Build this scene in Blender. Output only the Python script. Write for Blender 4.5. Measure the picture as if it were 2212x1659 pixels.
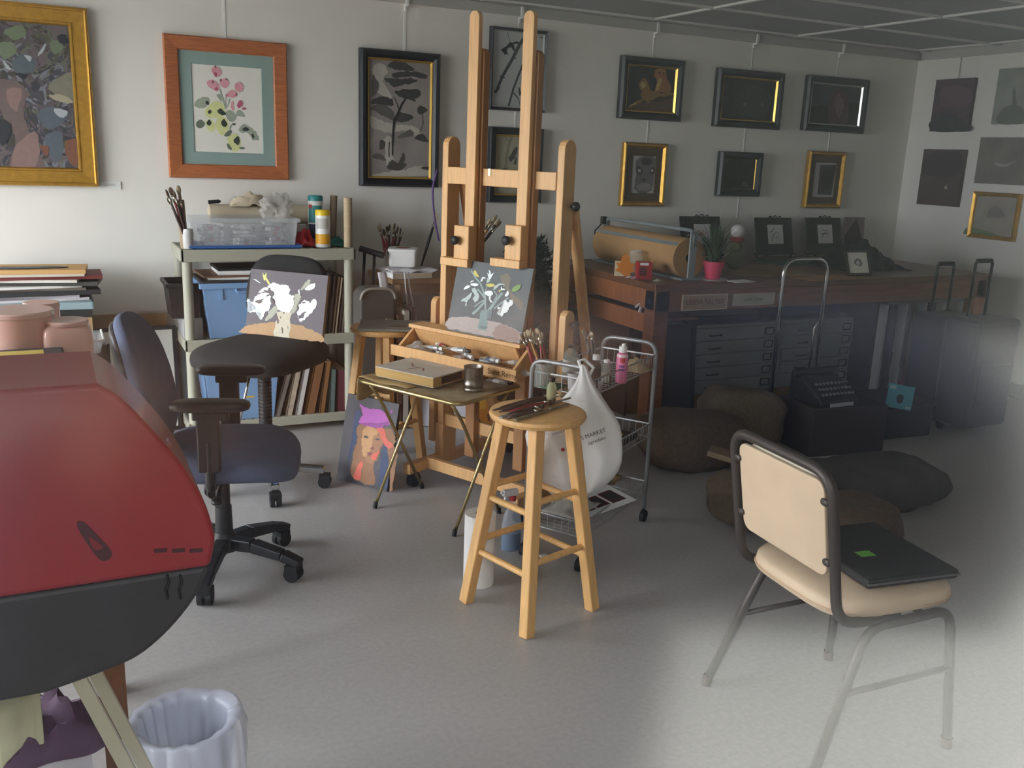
import bpy, math, random
from mathutils import noise
from math import sin, cos, pi, radians, sqrt, atan2
from mathutils import Vector, Matrix, Euler

for o in list(bpy.data.objects):
    bpy.data.objects.remove(o)
S = bpy.context.scene
COL = S.collection
rnd = random.Random(7)

# ------------------------------------------------------------------ camera
CAMH, FPX = 1.58, 2000.0
cd = bpy.data.cameras.new('camera')
cd.sensor_fit = 'HORIZONTAL'; cd.sensor_width = 36.0
cd.lens = FPX / 2212 * 36.0
cd.clip_start = 0.01; cd.clip_end = 200
cam = bpy.data.objects.new('camera', cd); COL.objects.link(cam)
_f = Vector((sin(.4633338643) * cos(.2439774387), cos(.4633338643) * cos(.2439774387), -sin(.2439774387)))
_r = _f.cross(Vector((0, 0, 1))).normalized(); _u = _r.cross(_f)
_c, _s = cos(.0392813357), sin(.0392813357)
RX, UX = _c * _r + _s * _u, -_s * _r + _c * _u
cam.matrix_world = Matrix(((RX.x, UX.x, -_f.x, 0), (RX.y, UX.y, -_f.y, 0), (RX.z, UX.z, -_f.z, CAMH), (0, 0, 0, 1)))
S.camera = cam

# ------------------------------------------------------------------ daylight: overcast sky outside the shop window
w = bpy.data.worlds.new('sky'); S.world = w; w.use_nodes = True
nt = w.node_tree; bg = nt.nodes['Background']
bg.inputs[0].default_value = (.90, .95, 1.0, 1); bg.inputs[1].default_value = 1.0
for _loc, _rot, _sx, _sy in (((-2.31, 3.60, 1.20), (0, radians(-90), 0), 2.1, 2.9), ((.175, .19, 1.55), (radians(90), 0, 0), .95, 1.1)):
    pl = bpy.data.lights.new('window_portal', 'AREA'); pl.shape = 'RECTANGLE'; pl.size = _sx; pl.size_y = _sy
    pl.cycles.is_portal = True
    po = bpy.data.objects.new('window_portal', pl); COL.objects.link(po)
    po.location = _loc; po.rotation_euler = _rot
S.view_settings.view_transform = 'Standard'; S.view_settings.look = 'None'
S.view_settings.exposure = 4.05; S.view_settings.gamma = 1.0
S.view_settings.use_curve_mapping = False
S.cycles.use_denoising = True
S.cycles.max_bounces = 6; S.cycles.diffuse_bounces = 4; S.cycles.glossy_bounces = 2; S.cycles.transparent_max_bounces = 12
S.cycles.use_adaptive_sampling = True; S.cycles.adaptive_threshold = .05; S.cycles.adaptive_min_samples = 16
S.cycles.caustics_reflective = False; S.cycles.caustics_refractive = False
S.cycles.sample_clamp_indirect = 6.0

# ------------------------------------------------------------------ helpers
def ray(px, py):
    return RX * ((px - 1106) / FPX) - UX * ((py - 829.5) / FPX) + _f
CP = Vector((0, 0, CAMH))
def WY(px, py, Y):
    d = ray(px, py); return CP + d * (Y / d.y)
def WX(px, py, X):
    d = ray(px, py); return CP + d * (X / d.x)
def Z(px, py, z=0.0):
    d = ray(px, py); return CP + d * ((z - CAMH) / d.z)
def PL(px, py, p0, n):
    d = ray(px, py); return CP + d * ((p0 - CP).dot(n) / d.dot(n))

def lin(h):
    h = h.lstrip('#')
    c = [int(h[i:i + 2], 16) / 255 for i in (0, 2, 4)]
    return tuple(x / 12.92 if x <= .04045 else ((x + .055) / 1.055) ** 2.4 for x in c) + (1.0,)
MC = {}
def mat(name, col, rough=.55, metal=0.0, var=.0, scale=18., bump=0., bscale=60., grain=None, alpha=1., coat=0., col2=None, stretch=None, trans=0., spec=.5):
    if name in MC: return MC[name]
    m = bpy.data.materials.new(name); m.use_nodes = True; MC[name] = m
    t = m.node_tree; p = t.nodes['Principled BSDF']
    c = lin(col) if isinstance(col, str) else col
    p.inputs['Base Color'].default_value = c
    p.inputs['Roughness'].default_value = rough; p.inputs['Metallic'].default_value = metal
    p.inputs['Alpha'].default_value = alpha; p.inputs['Coat Weight'].default_value = coat
    p.inputs['Specular IOR Level'].default_value = spec
    p.inputs['Transmission Weight'].default_value = trans
    if var or bump or grain:
        tc = t.nodes.new('ShaderNodeTexCoord'); mp = t.nodes.new('ShaderNodeMapping')
        t.links.new(tc.outputs['Object'], mp.inputs['Vector'])
        st = grain or stretch
        if st: mp.inputs['Scale'].default_value = st
        if var or grain:
            nz = t.nodes.new('ShaderNodeTexNoise'); nz.inputs['Scale'].default_value = scale
            nz.inputs['Detail'].default_value = 4
            t.links.new(mp.outputs['Vector'], nz.inputs['Vector'])
            rp = t.nodes.new('ShaderNodeValToRGB')
            rp.color_ramp.elements[0].position = .32; rp.color_ramp.elements[1].position = .68
            k = var or .18
            d = lin(col2) if col2 else tuple(x * (1 - k) for x in c[:3]) + (1,)
            b = c if col2 else tuple(min(1, x * (1 + k)) for x in c[:3]) + (1,)
            rp.color_ramp.elements[0].color = d; rp.color_ramp.elements[1].color = b
            t.links.new(nz.outputs['Fac'], rp.inputs['Fac'])
            t.links.new(rp.outputs['Color'], p.inputs['Base Color'])
        if bump:
            n2 = t.nodes.new('ShaderNodeTexNoise'); n2.inputs['Scale'].default_value = bscale; n2.inputs['Detail'].default_value = 3
            t.links.new(mp.outputs['Vector'], n2.inputs['Vector'])
            bp = t.nodes.new('ShaderNodeBump'); bp.inputs['Strength'].default_value = bump; bp.inputs['Distance'].default_value = .01
            t.links.new(n2.outputs['Fac'], bp.inputs['Height']); t.links.new(bp.outputs['Normal'], p.inputs['Normal'])
    return m

class B:
    """collects shapes into one mesh"""
    def __init__(s): s.v = []; s.f = []; s.mi = []; s.cur = 0; s.T = None
    def m(s, i): s.cur = i; return s
    def at(s, T): s.T = T; return s
    def add(s, vs, fs):
        n = len(s.v)
        for v in vs:
            v = Vector(v); s.v.append(s.T @ v if s.T else v)
        for f in fs: s.f.append([i + n for i in f]); s.mi.append(s.cur)
        return s
    def box(s, c, d, r=None, taper=1.0):
        x, y, z = d[0] / 2, d[1] / 2, d[2] / 2
        vs = [Vector((a * x * (taper if k > 0 else 1), b * y * (taper if k > 0 else 1), k * z)) for k in (-1, 1) for a, b in ((-1, -1), (1, -1), (1, 1), (-1, 1))]
        if r is not None:
            R = r if isinstance(r, Matrix) else Euler(r).to_matrix()
            vs = [R @ v for v in vs]
        c = Vector(c)
        return s.add([v + c for v in vs], [(3, 2, 1, 0), (4, 5, 6, 7), (0, 1, 5, 4), (1, 2, 6, 5), (2, 3, 7, 6), (3, 0, 4, 7)])
    def bar(s, p, q, w, h=None, up=(0, 0, 1), w2=None, h2=None):
        p, q = Vector(p), Vector(q); d = (q - p).normalized(); h = h or w
        x = d.cross(Vector(up))
        if x.length < 1e-4: x = d.cross(Vector((0, 1, 0)))
        x.normalize(); y = x.cross(d)
        w2 = w2 or w; h2 = h2 or h
        vs = [p + x * (a * w / 2) + y * (b * h / 2) for a, b in ((-1, -1), (1, -1), (1, 1), (-1, 1))]
        vs += [q + x * (a * w2 / 2) + y * (b * h2 / 2) for a, b in ((-1, -1), (1, -1), (1, 1), (-1, 1))]
        return s.add(vs, [(0, 1, 2, 3), (7, 6, 5, 4), (4, 5, 1, 0), (5, 6, 2, 1), (6, 7, 3, 2), (7, 4, 0, 3)])
    def cyl(s, p, q, r, r2=None, n=16, caps=True):
        p, q = Vector(p), Vector(q); d = (q - p).normalized(); r2 = r if r2 is None else r2
        x = d.orthogonal().normalized(); y = d.cross(x)
        vs = [p + (x * cos(2 * pi * i / n) + y * sin(2 * pi * i / n)) * r for i in range(n)] + [q + (x * cos(2 * pi * i / n) + y * sin(2 * pi * i / n)) * r2 for i in range(n)]
        fs = [(i, (i + 1) % n, n + (i + 1) % n, n + i) for i in range(n)]
        if caps: fs += [tuple(range(n - 1, -1, -1)), tuple(range(n, 2 * n))]
        return s.add(vs, fs)
    def tube(s, pts, r, n=8, closed=False, caps=True):
        pts = [Vector(p) for p in pts]; N = len(pts); vs = []; x = None
        for i, p in enumerate(pts):
            a = pts[(i - 1) % N] if (closed or i) else p; b = pts[(i + 1) % N] if (closed or i < N - 1) else p
            d = (b - a).normalized()
            if x is None: x = d.orthogonal().normalized()
            x = (x - d * x.dot(d)).normalized(); y = d.cross(x)
            rr = r[i] if isinstance(r, (list, tuple)) else r
            vs += [p + (x * cos(2 * pi * k / n) + y * sin(2 * pi * k / n)) * rr for k in range(n)]
        fs = []
        for i in range(N if closed else N - 1):
            j = (i + 1) % N
            fs += [(i * n + k, i * n + (k + 1) % n, j * n + (k + 1) % n, j * n + k) for k in range(n)]
        if caps and not closed: fs += [tuple(range(n - 1, -1, -1)), tuple(range((N - 1) * n, N * n))]
        return s.add(vs, fs)
    def lathe(s, prof, c=(0, 0, 0), n=24, R=None, capb=True, capt=True, sx=1., sy=1.):
        c = Vector(c); vs = []
        for r, z in prof:
            for k in range(n):
                v = Vector((r * cos(2 * pi * k / n) * sx, r * sin(2 * pi * k / n) * sy, z))
                vs.append((R @ v if R else v) + c)
        fs = [(i * n + k, i * n + (k + 1) % n, (i + 1) * n + (k + 1) % n, (i + 1) * n + k) for i in range(len(prof) - 1) for k in range(n)]
        if capb and prof[0][0] > 1e-5: fs.append(tuple(range(n - 1, -1, -1)))
        if capt and prof[-1][0] > 1e-5: fs.append(tuple(range((len(prof) - 1) * n, len(prof) * n)))
        return s.add(vs, fs)
    def prism(s, poly, d, o=(0, 0, 0), ax=((1, 0, 0), (0, 0, 1))):
        """polygon in the plane (ax0, ax1) extruded by vector d"""
        o, d, a, b = Vector(o), Vector(d), Vector(ax[0]), Vector(ax[1]); n = len(poly)
        vs = [o + a * x + b * y for x, y in poly]; vs += [v + d for v in vs]
        return s.add(vs, [tuple(range(n)), tuple(range(2 * n - 1, n - 1, -1))] + [(i, n + i, n + (i + 1) % n, (i + 1) % n) for i in range(n)])
    def blob(s, c, d, e=1., nu=24, nv=14, R=None, fn=None):
        """superellipsoid with half sizes d; e<1 boxy"""
        c = Vector(c); vs = []
        g = lambda x: math.copysign(abs(x) ** e, x)
        for j in range(nv + 1):
            v = -pi / 2 + pi * j / nv
            for i in range(nu):
                u = 2 * pi * i / nu
                p = Vector((d[0] * g(cos(v)) * g(cos(u)), d[1] * g(cos(v)) * g(sin(u)), d[2] * g(sin(v))))
                if fn: p = fn(p)
                vs.append((R @ p if R else p) + c)
        fs = [(j * nu + i, j * nu + (i + 1) % nu, (j + 1) * nu + (i + 1) % nu, (j + 1) * nu + i) for j in range(nv) for i in range(nu)]
        return s.add(vs, fs)
    def grid(s, nu, nv, fn):
        vs = [fn(i / nu, j / nv) for j in range(nv + 1) for i in range(nu + 1)]
        return s.add(vs, [(j * (nu + 1) + i, j * (nu + 1) + i + 1, (j + 1) * (nu + 1) + i + 1, (j + 1) * (nu + 1) + i) for j in range(nv) for i in range(nu)])
    def mesh(s, name, mats, smooth=False):
        me = bpy.data.meshes.new(name); me.from_pydata([tuple(v) for v in s.v], [], s.f)
        ms = mats if isinstance(mats, (list, tuple)) else [mats]
        for m in ms: me.materials.append(m)
        if len(ms) > 1: me.polygons.foreach_set('material_index', s.mi)
        if smooth is not False:
            me.polygons.foreach_set('use_smooth', [True] * len(me.polygons))
            if smooth is not True: 
                try: me.set_sharp_from_angle(angle=radians(smooth))
                except Exception: pass
        me.validate(); me.update(); return me

def thing(name, label, cat, loc=(0, 0, 0), rz=0., group=None, rot=None):
    o = bpy.data.objects.new(name, None); COL.objects.link(o); o.empty_display_size = .05
    o.location = loc; o.rotation_euler = rot if rot else (0, 0, rz)
    o['label'] = label; o['category'] = cat
    if group: o['group'] = group
    return o
def part(b, name, m, parent=None, smooth=False, bevel=0., solid=0., sub=0, label=None, stuff=False, seg=2):
    """mesh object; coordinates are local to its parent"""
    me = b if isinstance(b, bpy.types.Mesh) else b.mesh(name, m, smooth)
    o = bpy.data.objects.new(name, me); COL.objects.link(o)
    if parent: o.parent = parent
    if solid:
        k = o.modifiers.new('solid', 'SOLIDIFY'); k.thickness = solid; k.offset = 0
    if bevel:
        k = o.modifiers.new('bevel', 'BEVEL'); k.width = bevel; k.segments = seg; k.limit_method = 'ANGLE'; k.angle_limit = radians(40)
    if sub:
        k = o.modifiers.new('sub', 'SUBSURF'); k.levels = sub; k.render_levels = sub
    if label: o['label'] = label
    if stuff: o['kind'] = 'stuff'
    return o
def one(b, name, m, label, cat, loc=(0, 0, 0), rz=0., group=None, rot=None, **k):
    o = part(b, name, m, **k); o.location = loc; o.rotation_euler = rot if rot else (0, 0, rz)
    o['label'] = label; o['category'] = cat
    if group: o['group'] = group
    return o
def struct(b, name, m, parent=None, **k):
    o = part(b, name, m, parent, **k)
    if not parent: o['kind'] = 'structure'
    return o
def copy_tree(o, loc=None, rz=None, label=None, parent=None):
    c = o.copy(); COL.objects.link(c); c.parent = parent
    if loc is not None: c.location = loc
    if rz is not None: c.rotation_euler = (0, 0, rz)
    if label: c['label'] = label
    for ch in [x for x in bpy.data.objects if x.parent == o]: copy_tree(ch, parent=c)
    return c
def MW(o):
    return Matrix.LocRotScale(o.location, o.rotation_euler, o.scale)

def spl(pts, n=4):
    """closed Catmull-Rom through points"""
    N = len(pts); out = []
    for i in range(N):
        a, b, c, d = pts[i - 1], pts[i], pts[(i + 1) % N], pts[(i + 2) % N]
        for k in range(n):
            t = k / n
            out.append(tuple(.5 * (2 * b[q] + (c[q] - a[q]) * t + (2 * a[q] - 5 * b[q] + 4 * c[q] - d[q]) * t * t + (3 * b[q] - a[q] - 3 * c[q] + d[q]) * t ** 3) for q in range(len(b))))
    return out
def curve(pts, n=6):
    """open Catmull-Rom"""
    P = [Vector(p) for p in pts]; P = [P[0] * 2 - P[1]] + P + [P[-1] * 2 - P[-2]]; out = []
    for i in range(1, len(P) - 2):
        a, b, c, d = P[i - 1:i + 3]
        for k in range(n):
            t = k / n; out.append(.5 * (2 * b + (c - a) * t + (2 * a - 5 * b + 4 * c - d) * t * t + (3 * b - a - 3 * c + d) * t ** 3))
    return out + [P[-2]]
def arc(c, r, a0, a1, n=8, ax=((1, 0, 0), (0, 0, 1))):
    c, a, b = Vector(c), Vector(ax[0]), Vector(ax[1])
    return [c + a * (r * cos(radians(a0 + (a1 - a0) * i / n))) + b * (r * sin(radians(a0 + (a1 - a0) * i / n))) for i in range(n + 1)]
def fillet(pts, r, n=5):
    """round the inner corners of an open polyline"""
    P = [Vector(p) for p in pts]; out = [P[0]]
    for i in range(1, len(P) - 1):
        a, b, c = P[i - 1], P[i], P[i + 1]
        u, v = (a - b), (c - b); rr = min(r, u.length * .49, v.length * .49)
        p, q = b + u.normalized() * rr, b + v.normalized() * rr
        for k in range(n + 1):
            t = k / n; out.append(p * (1 - t) ** 2 + b * 2 * t * (1 - t) + q * t * t)
    return out + [P[-1]]

PAINT = {}
def pmat(h):
    return mat('paint_' + h, h, .6, var=.06, scale=40)
def art(parent, p0, nrm, layers, crop=(0, 0, 1.), name='picture', step=.00025):
    """flat painted shapes on a plane: layers of (hex colour, smooth?, [polygons in photo pixels of a crop])"""
    b = B(); mats = []; inv = MW(parent).inverted(); nrm = Vector(nrm).normalized(); h = step
    ox, oy, sc = crop
    for col, sm, polys in layers:
        if pmat(col) not in mats: mats.append(pmat(col))
        b.cur = mats.index(pmat(col))
        for P in polys:
            if sm:
                sz = max(max(p[0] for p in P) - min(p[0] for p in P), max(p[1] for p in P) - min(p[1] for p in P)); j = min(.03 * sz, 9 * sc / 5)
                P = [(x + rnd.uniform(-j, j), y + rnd.uniform(-j, j)) for x, y in spl(P, 5)]
            b.add([inv @ (PL(ox + x / sc, oy + y / sc, p0, nrm) + nrm * h) for x, y in P], [tuple(range(len(P)))])
            h += step / 12
        h += step
    return part(b, name, mats, parent)
def stroke(pts, w0, w1=None):
    """thin brush stroke polygon along 2d points"""
    w1 = w0 if w1 is None else w1; L = []; R = []; n = len(pts)
    for i, p in enumerate(pts):
        a = pts[max(0, i - 1)]; c = pts[min(n - 1, i + 1)]
        dx, dy = c[0] - a[0], c[1] - a[1]; l = math.hypot(dx, dy) or 1
        w = (w0 + (w1 - w0) * i / (n - 1)) / 2
        L.append((p[0] - dy / l * w, p[1] + dx / l * w)); R.append((p[0] + dy / l * w, p[1] - dx / l * w))
    return L + R[::-1]
def text(body, name, m, parent, T, size, ext=.0004, align='CENTER', font_shear=0.):
    c = bpy.data.curves.new(name, 'FONT'); c.body = body; c.size = size; c.extrude = ext; c.align_x = align; c.align_y = 'CENTER'; c.shear = font_shear
    o = bpy.data.objects.new(name, c); COL.objects.link(o)
    me = bpy.data.meshes.new_from_object(o); bpy.data.objects.remove(o); bpy.data.curves.remove(c)
    me.name = name; me.transform(T); me.materials.clear(); me.materials.append(m)
    q = bpy.data.objects.new(name, me); COL.objects.link(q)
    if parent: q.parent = parent
    return q
def T3(o, x, z):
    """matrix: local X->x, local Y->z"""
    x, z = Vector(x).normalized(), Vector(z).normalized(); n = x.cross(z)
    return Matrix(((x.x, z.x, n.x, o[0]), (x.y, z.y, n.y, o[1]), (x.z, z.z, n.z, o[2]), (0, 0, 0, 1)))
# ------------------------------------------------------------------ the room
YB, XR, XL, YF, ZC = 5.5, 6.2, -2.3, .22, 2.46
m_wall = mat('wall_paint', 'E9E6DF', .75, var=.02, scale=3, bump=.04, bscale=90)
m_floor = mat('vinyl_floor', 'B2AFAC', .38, var=.03, scale=60, bump=.02, bscale=160, col2='A8A5A3')
m_tile = mat('ceiling_tile', 'A9ABA8', .9, var=.08, scale=160, bump=.25, bscale=220)
m_tbar = mat('ceiling_bar', 'DEDDD8', .5)
m_white = mat('white_plastic', 'EDEDEA', .4)
m_blk = mat('black_plastic', '1E1E20', .45, bump=.03, bscale=200)
m_blkm = mat('black_metal', '1B1B1D', .4, .4)

b = B(); b.box(((XL + XR) / 2, 2.6, -.05), (XR - XL + .4, 6.0, .1)); struct(b, 'floor', m_floor)
b = B(); b.box(((XL + XR) / 2, YB + .06, 1.3), (XR - XL + .24, .12, 2.8)); struct(b, 'wall_back', m_wall)
b = B(); b.box((XR + .06, 2.8, 1.3), (.12, 5.4, 2.8)); struct(b, 'wall_right', m_wall)
ly0, ly1, lz0, lz1 = 2.15, 5.05, .15, 2.25
b = B()
b.box((XL - .06, (.1 + ly0) / 2, 1.3), (.12, ly0 - .1, 2.8)); b.box((XL - .06, (ly1 + 5.5) / 2, 1.3), (.12, 5.5 - ly1, 2.8))
b.box((XL - .06, (ly0 + ly1) / 2, (lz1 + 2.7) / 2), (.12, ly1 - ly0, 2.7 - lz1)); b.box((XL - .06, (ly0 + ly1) / 2, lz0 / 2 - .05), (.12, ly1 - ly0, lz0 + .1))
struct(b, 'wall_left', m_wall)
# window wall: the camera looks in through this shop window
wx0, wx1, wz0, wz1 = -.30, .65, 1.0, 2.1
b = B()
b.box(((wx1 + XR) / 2, YF - .06, 1.3), (XR - wx1, .12, 2.8))
b.box(((XL + wx0) / 2, YF - .06, 1.3), (wx0 - XL, .12, 2.8))
b.box(((wx0 + wx1) / 2, YF - .06, (wz1 + 2.7) / 2), (wx1 - wx0, .12, 2.7 - wz1))
b.box(((wx0 + wx1) / 2, YF - .06, wz0 / 2 - .05), (wx1 - wx0, .12, wz0 + .1))
struct(b, 'wall_front', m_wall)
b = B(); b.box(((XL + XR) / 2, 2.8, ZC + .14), (XR - XL + .24, 5.4, .2)); ceil = struct(b, 'ceiling', m_tbar)
tw, td = 1.22, .61
bt = B(); bt.box((0, 0, 0), (tw - .026, td - .026, .03)); tme = bt.mesh('ceiling_tile', m_tile)
x = XR - tw / 2 - .12
while x > XL:
    y = YB - td / 2 - .1
    while y > YF + .2:
        o = part(tme, 'ceiling_tile', None, ceil); o.location = (x, y, ZC + .027); y -= td
    x -= tw
gb = B()
x = XR - .12
while x > XL:
    gb.box((x, 2.8, ZC + .012), (.024, 5.3, .024)); x -= tw
y = YB - .1
while y > YF + .1:
    gb.box(((XL + XR) / 2, y, ZC + .0125), (XR - XL, .024, .025)); y -= td
part(gb, 'grid_bar', m_tbar, ceil)
# picture hanging rails under the ceiling
b = B()
b.box(((XL + XR) / 2, YB - .016, ZC - .026), (XR - XL, .032, .05)); b.box(((XL + XR) / 2, YB - .028, ZC - .046), (XR - XL, .012, .022))
struct(b, 'trim_1', mat('rail_metal', 'B9B8B2', .45))
b = B()
b.box((XR - .016, 2.8, ZC - .026), (.032, 5.3, .05)); b.box((XR - .028, 2.8, ZC - .046), (.012, 5.3, .022))
struct(b, 'trim_2', MC['rail_metal'])
b = B(); b.box(((XL + XR) / 2, YB - .006, .05), (XR - XL, .012, .1)); struct(b, 'baseboard_back', mat('vinyl_base', '4A4744', .5))
b = B(); b.box((XR - .006, 2.8, .05), (.012, 5.3, .1)); struct(b, 'baseboard_right', MC['vinyl_base'])
b = B(); b.box((0, -10, -.17), (60, 20.2, .1)); b.box((-16.2, 8, -.17), (27.6, 15.8, .1)); struct(b, 'pavement', mat('concrete_paving', '9C9990', .85, var=.06, scale=4))

# ------------------------------------------------------------------ pictures on the walls
def frame_mesh(w, h, prof):
    b = B(); P = []
    for t, d in prof:
        P.append([(sx * (w / 2 - t), -d, h / 2 + sz * (h / 2 - t)) for sx, sz in ((-1, -1), (1, -1), (1, 1), (-1, 1))])
    vs = [v for r in P for v in r]; n = len(P)
    b.add(vs, [(i * 4 + k, i * 4 + (k + 1) % 4, ((i + 1) % n) * 4 + (k + 1) % 4, ((i + 1) % n) * 4 + k) for i in range(n) for k in range(4)])
    return b
def hung(name, label, q, depth, border, fm, lip=None, canvas=None, matb=None, right=False, prof=None, cat='picture', group=None, inset=.006):
    """q: outer frame corners TL TR BR BL in the photo; returns thing, plane point, normal, inner size"""
    C = [(WX(x, y, XR - depth) if right else WY(x, y, YB - depth)) for x, y in q]
    a = (lambda p: -p.y) if right else (lambda p: p.x)
    x0 = (a(C[0]) + a(C[3])) / 2; x1 = (a(C[1]) + a(C[2])) / 2; z1 = (C[0].z + C[1].z) / 2; z0 = (C[2].z + C[3].z) / 2
    W, Hh = x1 - x0, z1 - z0; cx = (x0 + x1) / 2
    t = thing(name, label, cat, (XR - .004, -cx, z0) if right else (cx, YB - .004, z0), -pi / 2 if right else 0., group)
    if border:
        pf = prof or [(0, 0), (0, depth * .75), (.006, depth), (border - .006, depth - .006), (border, depth - .012), (border, 0)]
        part(frame_mesh(W, Hh, pf), 'frame', fm, t)
    cd_ = depth - .02 if border else depth
    iw, ih = W - 2 * border, Hh - 2 * border
    bb = 0.
    if lip:
        lb = B(); lb = frame_mesh(iw, ih, [(0, cd_ - .004), (0, cd_ + .004), (lip[0] * .3, cd_ + .004), (lip[0], cd_ - .010), (lip[0], cd_ - .012)])
        o = part(lb, 'gilt_slip', lip[1], t); o.location = (0, 0, border); bb = lip[0]; cd_ -= .010
    if matb:
        mw = matb[0]
        l2 = frame_mesh(iw - 2 * bb, ih - 2 * bb, [(0, cd_ - .004), (0, cd_), (mw, cd_), (mw + .003, cd_ - .004)])
        o = part(l2, 'mat_board', matb[1], t); o.location = (0, 0, border + bb); cd_ -= .004
    b = B(); b.box((0, -cd_ / 2 if border else -cd_ / 2, Hh / 2), (iw - .0005, cd_, ih - .0005) if border else (W, cd_, Hh))
    part(b, 'canvas', canvas, t)
    if right: p0, n = Vector((XR - .004 - cd_, 0, 0)), Vector((-1, 0, 0))
    else: p0, n = Vector((0, YB - .004 - cd_, 0)), Vector((0, -1, 0))
    return t, p0, n, (cx, z0, W, Hh)

m_gold = mat('gilt_frame', 'C79A45', .38, .75, var=.12, scale=30)
m_gilt = mat('gilt_slip', 'D9B25A', .3, .85)
m_bframe = mat('black_frame', '23262B', .45, var=.05)
m_oak = mat('cherry_frame', 'B0683F', .5, grain=(3, 3, 40), scale=6)
m_paper = mat('art_paper', 'EAE8DF', .8)

# 1 gilt framed oil of a tree trunk
oil = bpy.data.materials.new('oil_tree'); oil.use_nodes = True
t_ = oil.node_tree; p_ = t_.nodes['Principled BSDF']; p_.inputs['Roughness'].default_value = .45
tc = t_.nodes.new('ShaderNodeTexCoord'); nz = t_.nodes.new('ShaderNodeTexNoise'); nz.inputs['Scale'].default_value = 9; nz.inputs['Detail'].default_value = 2; nz.inputs['Distortion'].default_value = 1.2
vo = t_.nodes.new('ShaderNodeTexVoronoi'); vo.inputs['Scale'].default_value = 16
mx = t_.nodes.new('ShaderNodeMixRGB'); mx.inputs[0].default_value = .55
t_.links.new(tc.outputs['Object'], nz.inputs['Vector']); t_.links.new(nz.outputs['Color'], vo.inputs['Vector'])
t_.links.new(tc.outputs['Object'], mx.inputs[1]); t_.links.new(nz.outputs['Color'], mx.inputs[2]); t_.links.new(mx.outputs[0], vo.inputs['Vector'])
rp = t_.nodes.new('ShaderNodeValToRGB'); rp.color_ramp.interpolation = 'CONSTANT'
sep = t_.nodes.new('ShaderNodeSeparateColor'); t_.links.new(vo.outputs['Color'], sep.inputs[0]); t_.links.new(sep.outputs[0], rp.inputs['Fac'])
E_ = rp.color_ramp.elements
for i, c in enumerate(['3F4048', '54545C', '4B4A50', '66675F', '5D5558', '777A83', '47443F', '6A5F62', '55594B']):
    if i > 1: E_.new(i / 9)
    E_[i].position = i / 9; E_[i].color = lin(c)
t_.links.new(rp.outputs['Color'], p_.inputs['Base Color'])
bp = t_.nodes.new('ShaderNodeBump'); bp.inputs['Strength'].default_value = .4; t_.links.new(nz.outputs['Fac'], bp.inputs['Height']); t_.links.new(bp.outputs['Normal'], p_.inputs['Normal'])
m_ridge = [(0, 0), (0, .035), (.006, .045), (.012, .048), (.018, .046), (.020, .034), (.075, .030), (.078, .036), (.086, .036), (.094, .022), (.094, 0)]
t, p0, n, _ = hung('oil_painting', 'large oil painting of a tree trunk in a wide gilt frame', [(-262, -24), (190, 17), (212, 405), (-250, 394)], .045, .094, m_gold, None, oil, prof=m_ridge)
K = (0, 0, 3.16)
art(t, p0, n, [
 ('6E5E5C', 1, [[(-20, 560), (120, 560), (190, 640), (160, 760), (200, 900), (300, 1160), (60, 1170), (110, 960), (20, 780)]]),
 ('8A6F6A', 1, [[(60, 600), (150, 620), (110, 760), (50, 690)], [(110, 1000), (240, 900), (270, 1040), (220, 1160), (80, 1160)]]),
 ('59636B', 1, [[(80, 430), (150, 370), (240, 400), (230, 480), (130, 510)], [(250, 770), (370, 730), (470, 780), (400, 860), (310, 870)], [(310, 920), (420, 900), (430, 1040), (370, 1100), (320, 1010)]]),
 ('6E7A62', 1, [[(-10, 300), (90, 290), (110, 360), (20, 400)], [(340, 290), (410, 280), (430, 330), (370, 370)], [(30, 210), (140, 170), (180, 240), (90, 270)]]),
 ('A9AEB2', 1, [[(255, 380), (290, 320), (315, 300), (290, 360)], [(165, 375), (215, 390), (200, 420)], [(20, 410), (75, 470), (45, 470)], [(370, 740), (460, 760), (440, 800), (390, 790)], [(40, 110), (190, 130), (120, 150)]]),
 ('7E7A6C', 1, [[(330, 600), (420, 520), (520, 500), (525, 700), (430, 670)]]),
 ('A59C86', 1, [[(330, 655), (430, 650), (500, 700), (420, 700)]]),
 ('7A5240', 1, [[(440, 970), (540, 960), (550, 1110), (480, 1120)], [(270, 1000), (330, 1000), (320, 1070)]]),
 ('2F3238', 1, [[(390, 250), (440, 235), (470, 290), (420, 300)], [(0, 820), (70, 850), (60, 950), (0, 990)], [(110, 500), (190, 510), (160, 545)]]),
], K)
# 2 title card
b = B(); b.box((0, -.003, 0), (.105, .006, .042)); p = WY(238, 401, YB)
tc_ = one(b, 'title_card', m_white, 'small white title card on the wall beside the gilt frame', 'card', (p.x, YB, p.z))
b = B(); b.box((0, -.0062, .008), (.05, .0004, .003)); b.box((0, -.0062, 0), (.06, .0004, .003)); part(b, 'print', mat('faint_print', 'B9B7B5', .7), tc_)
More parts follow.
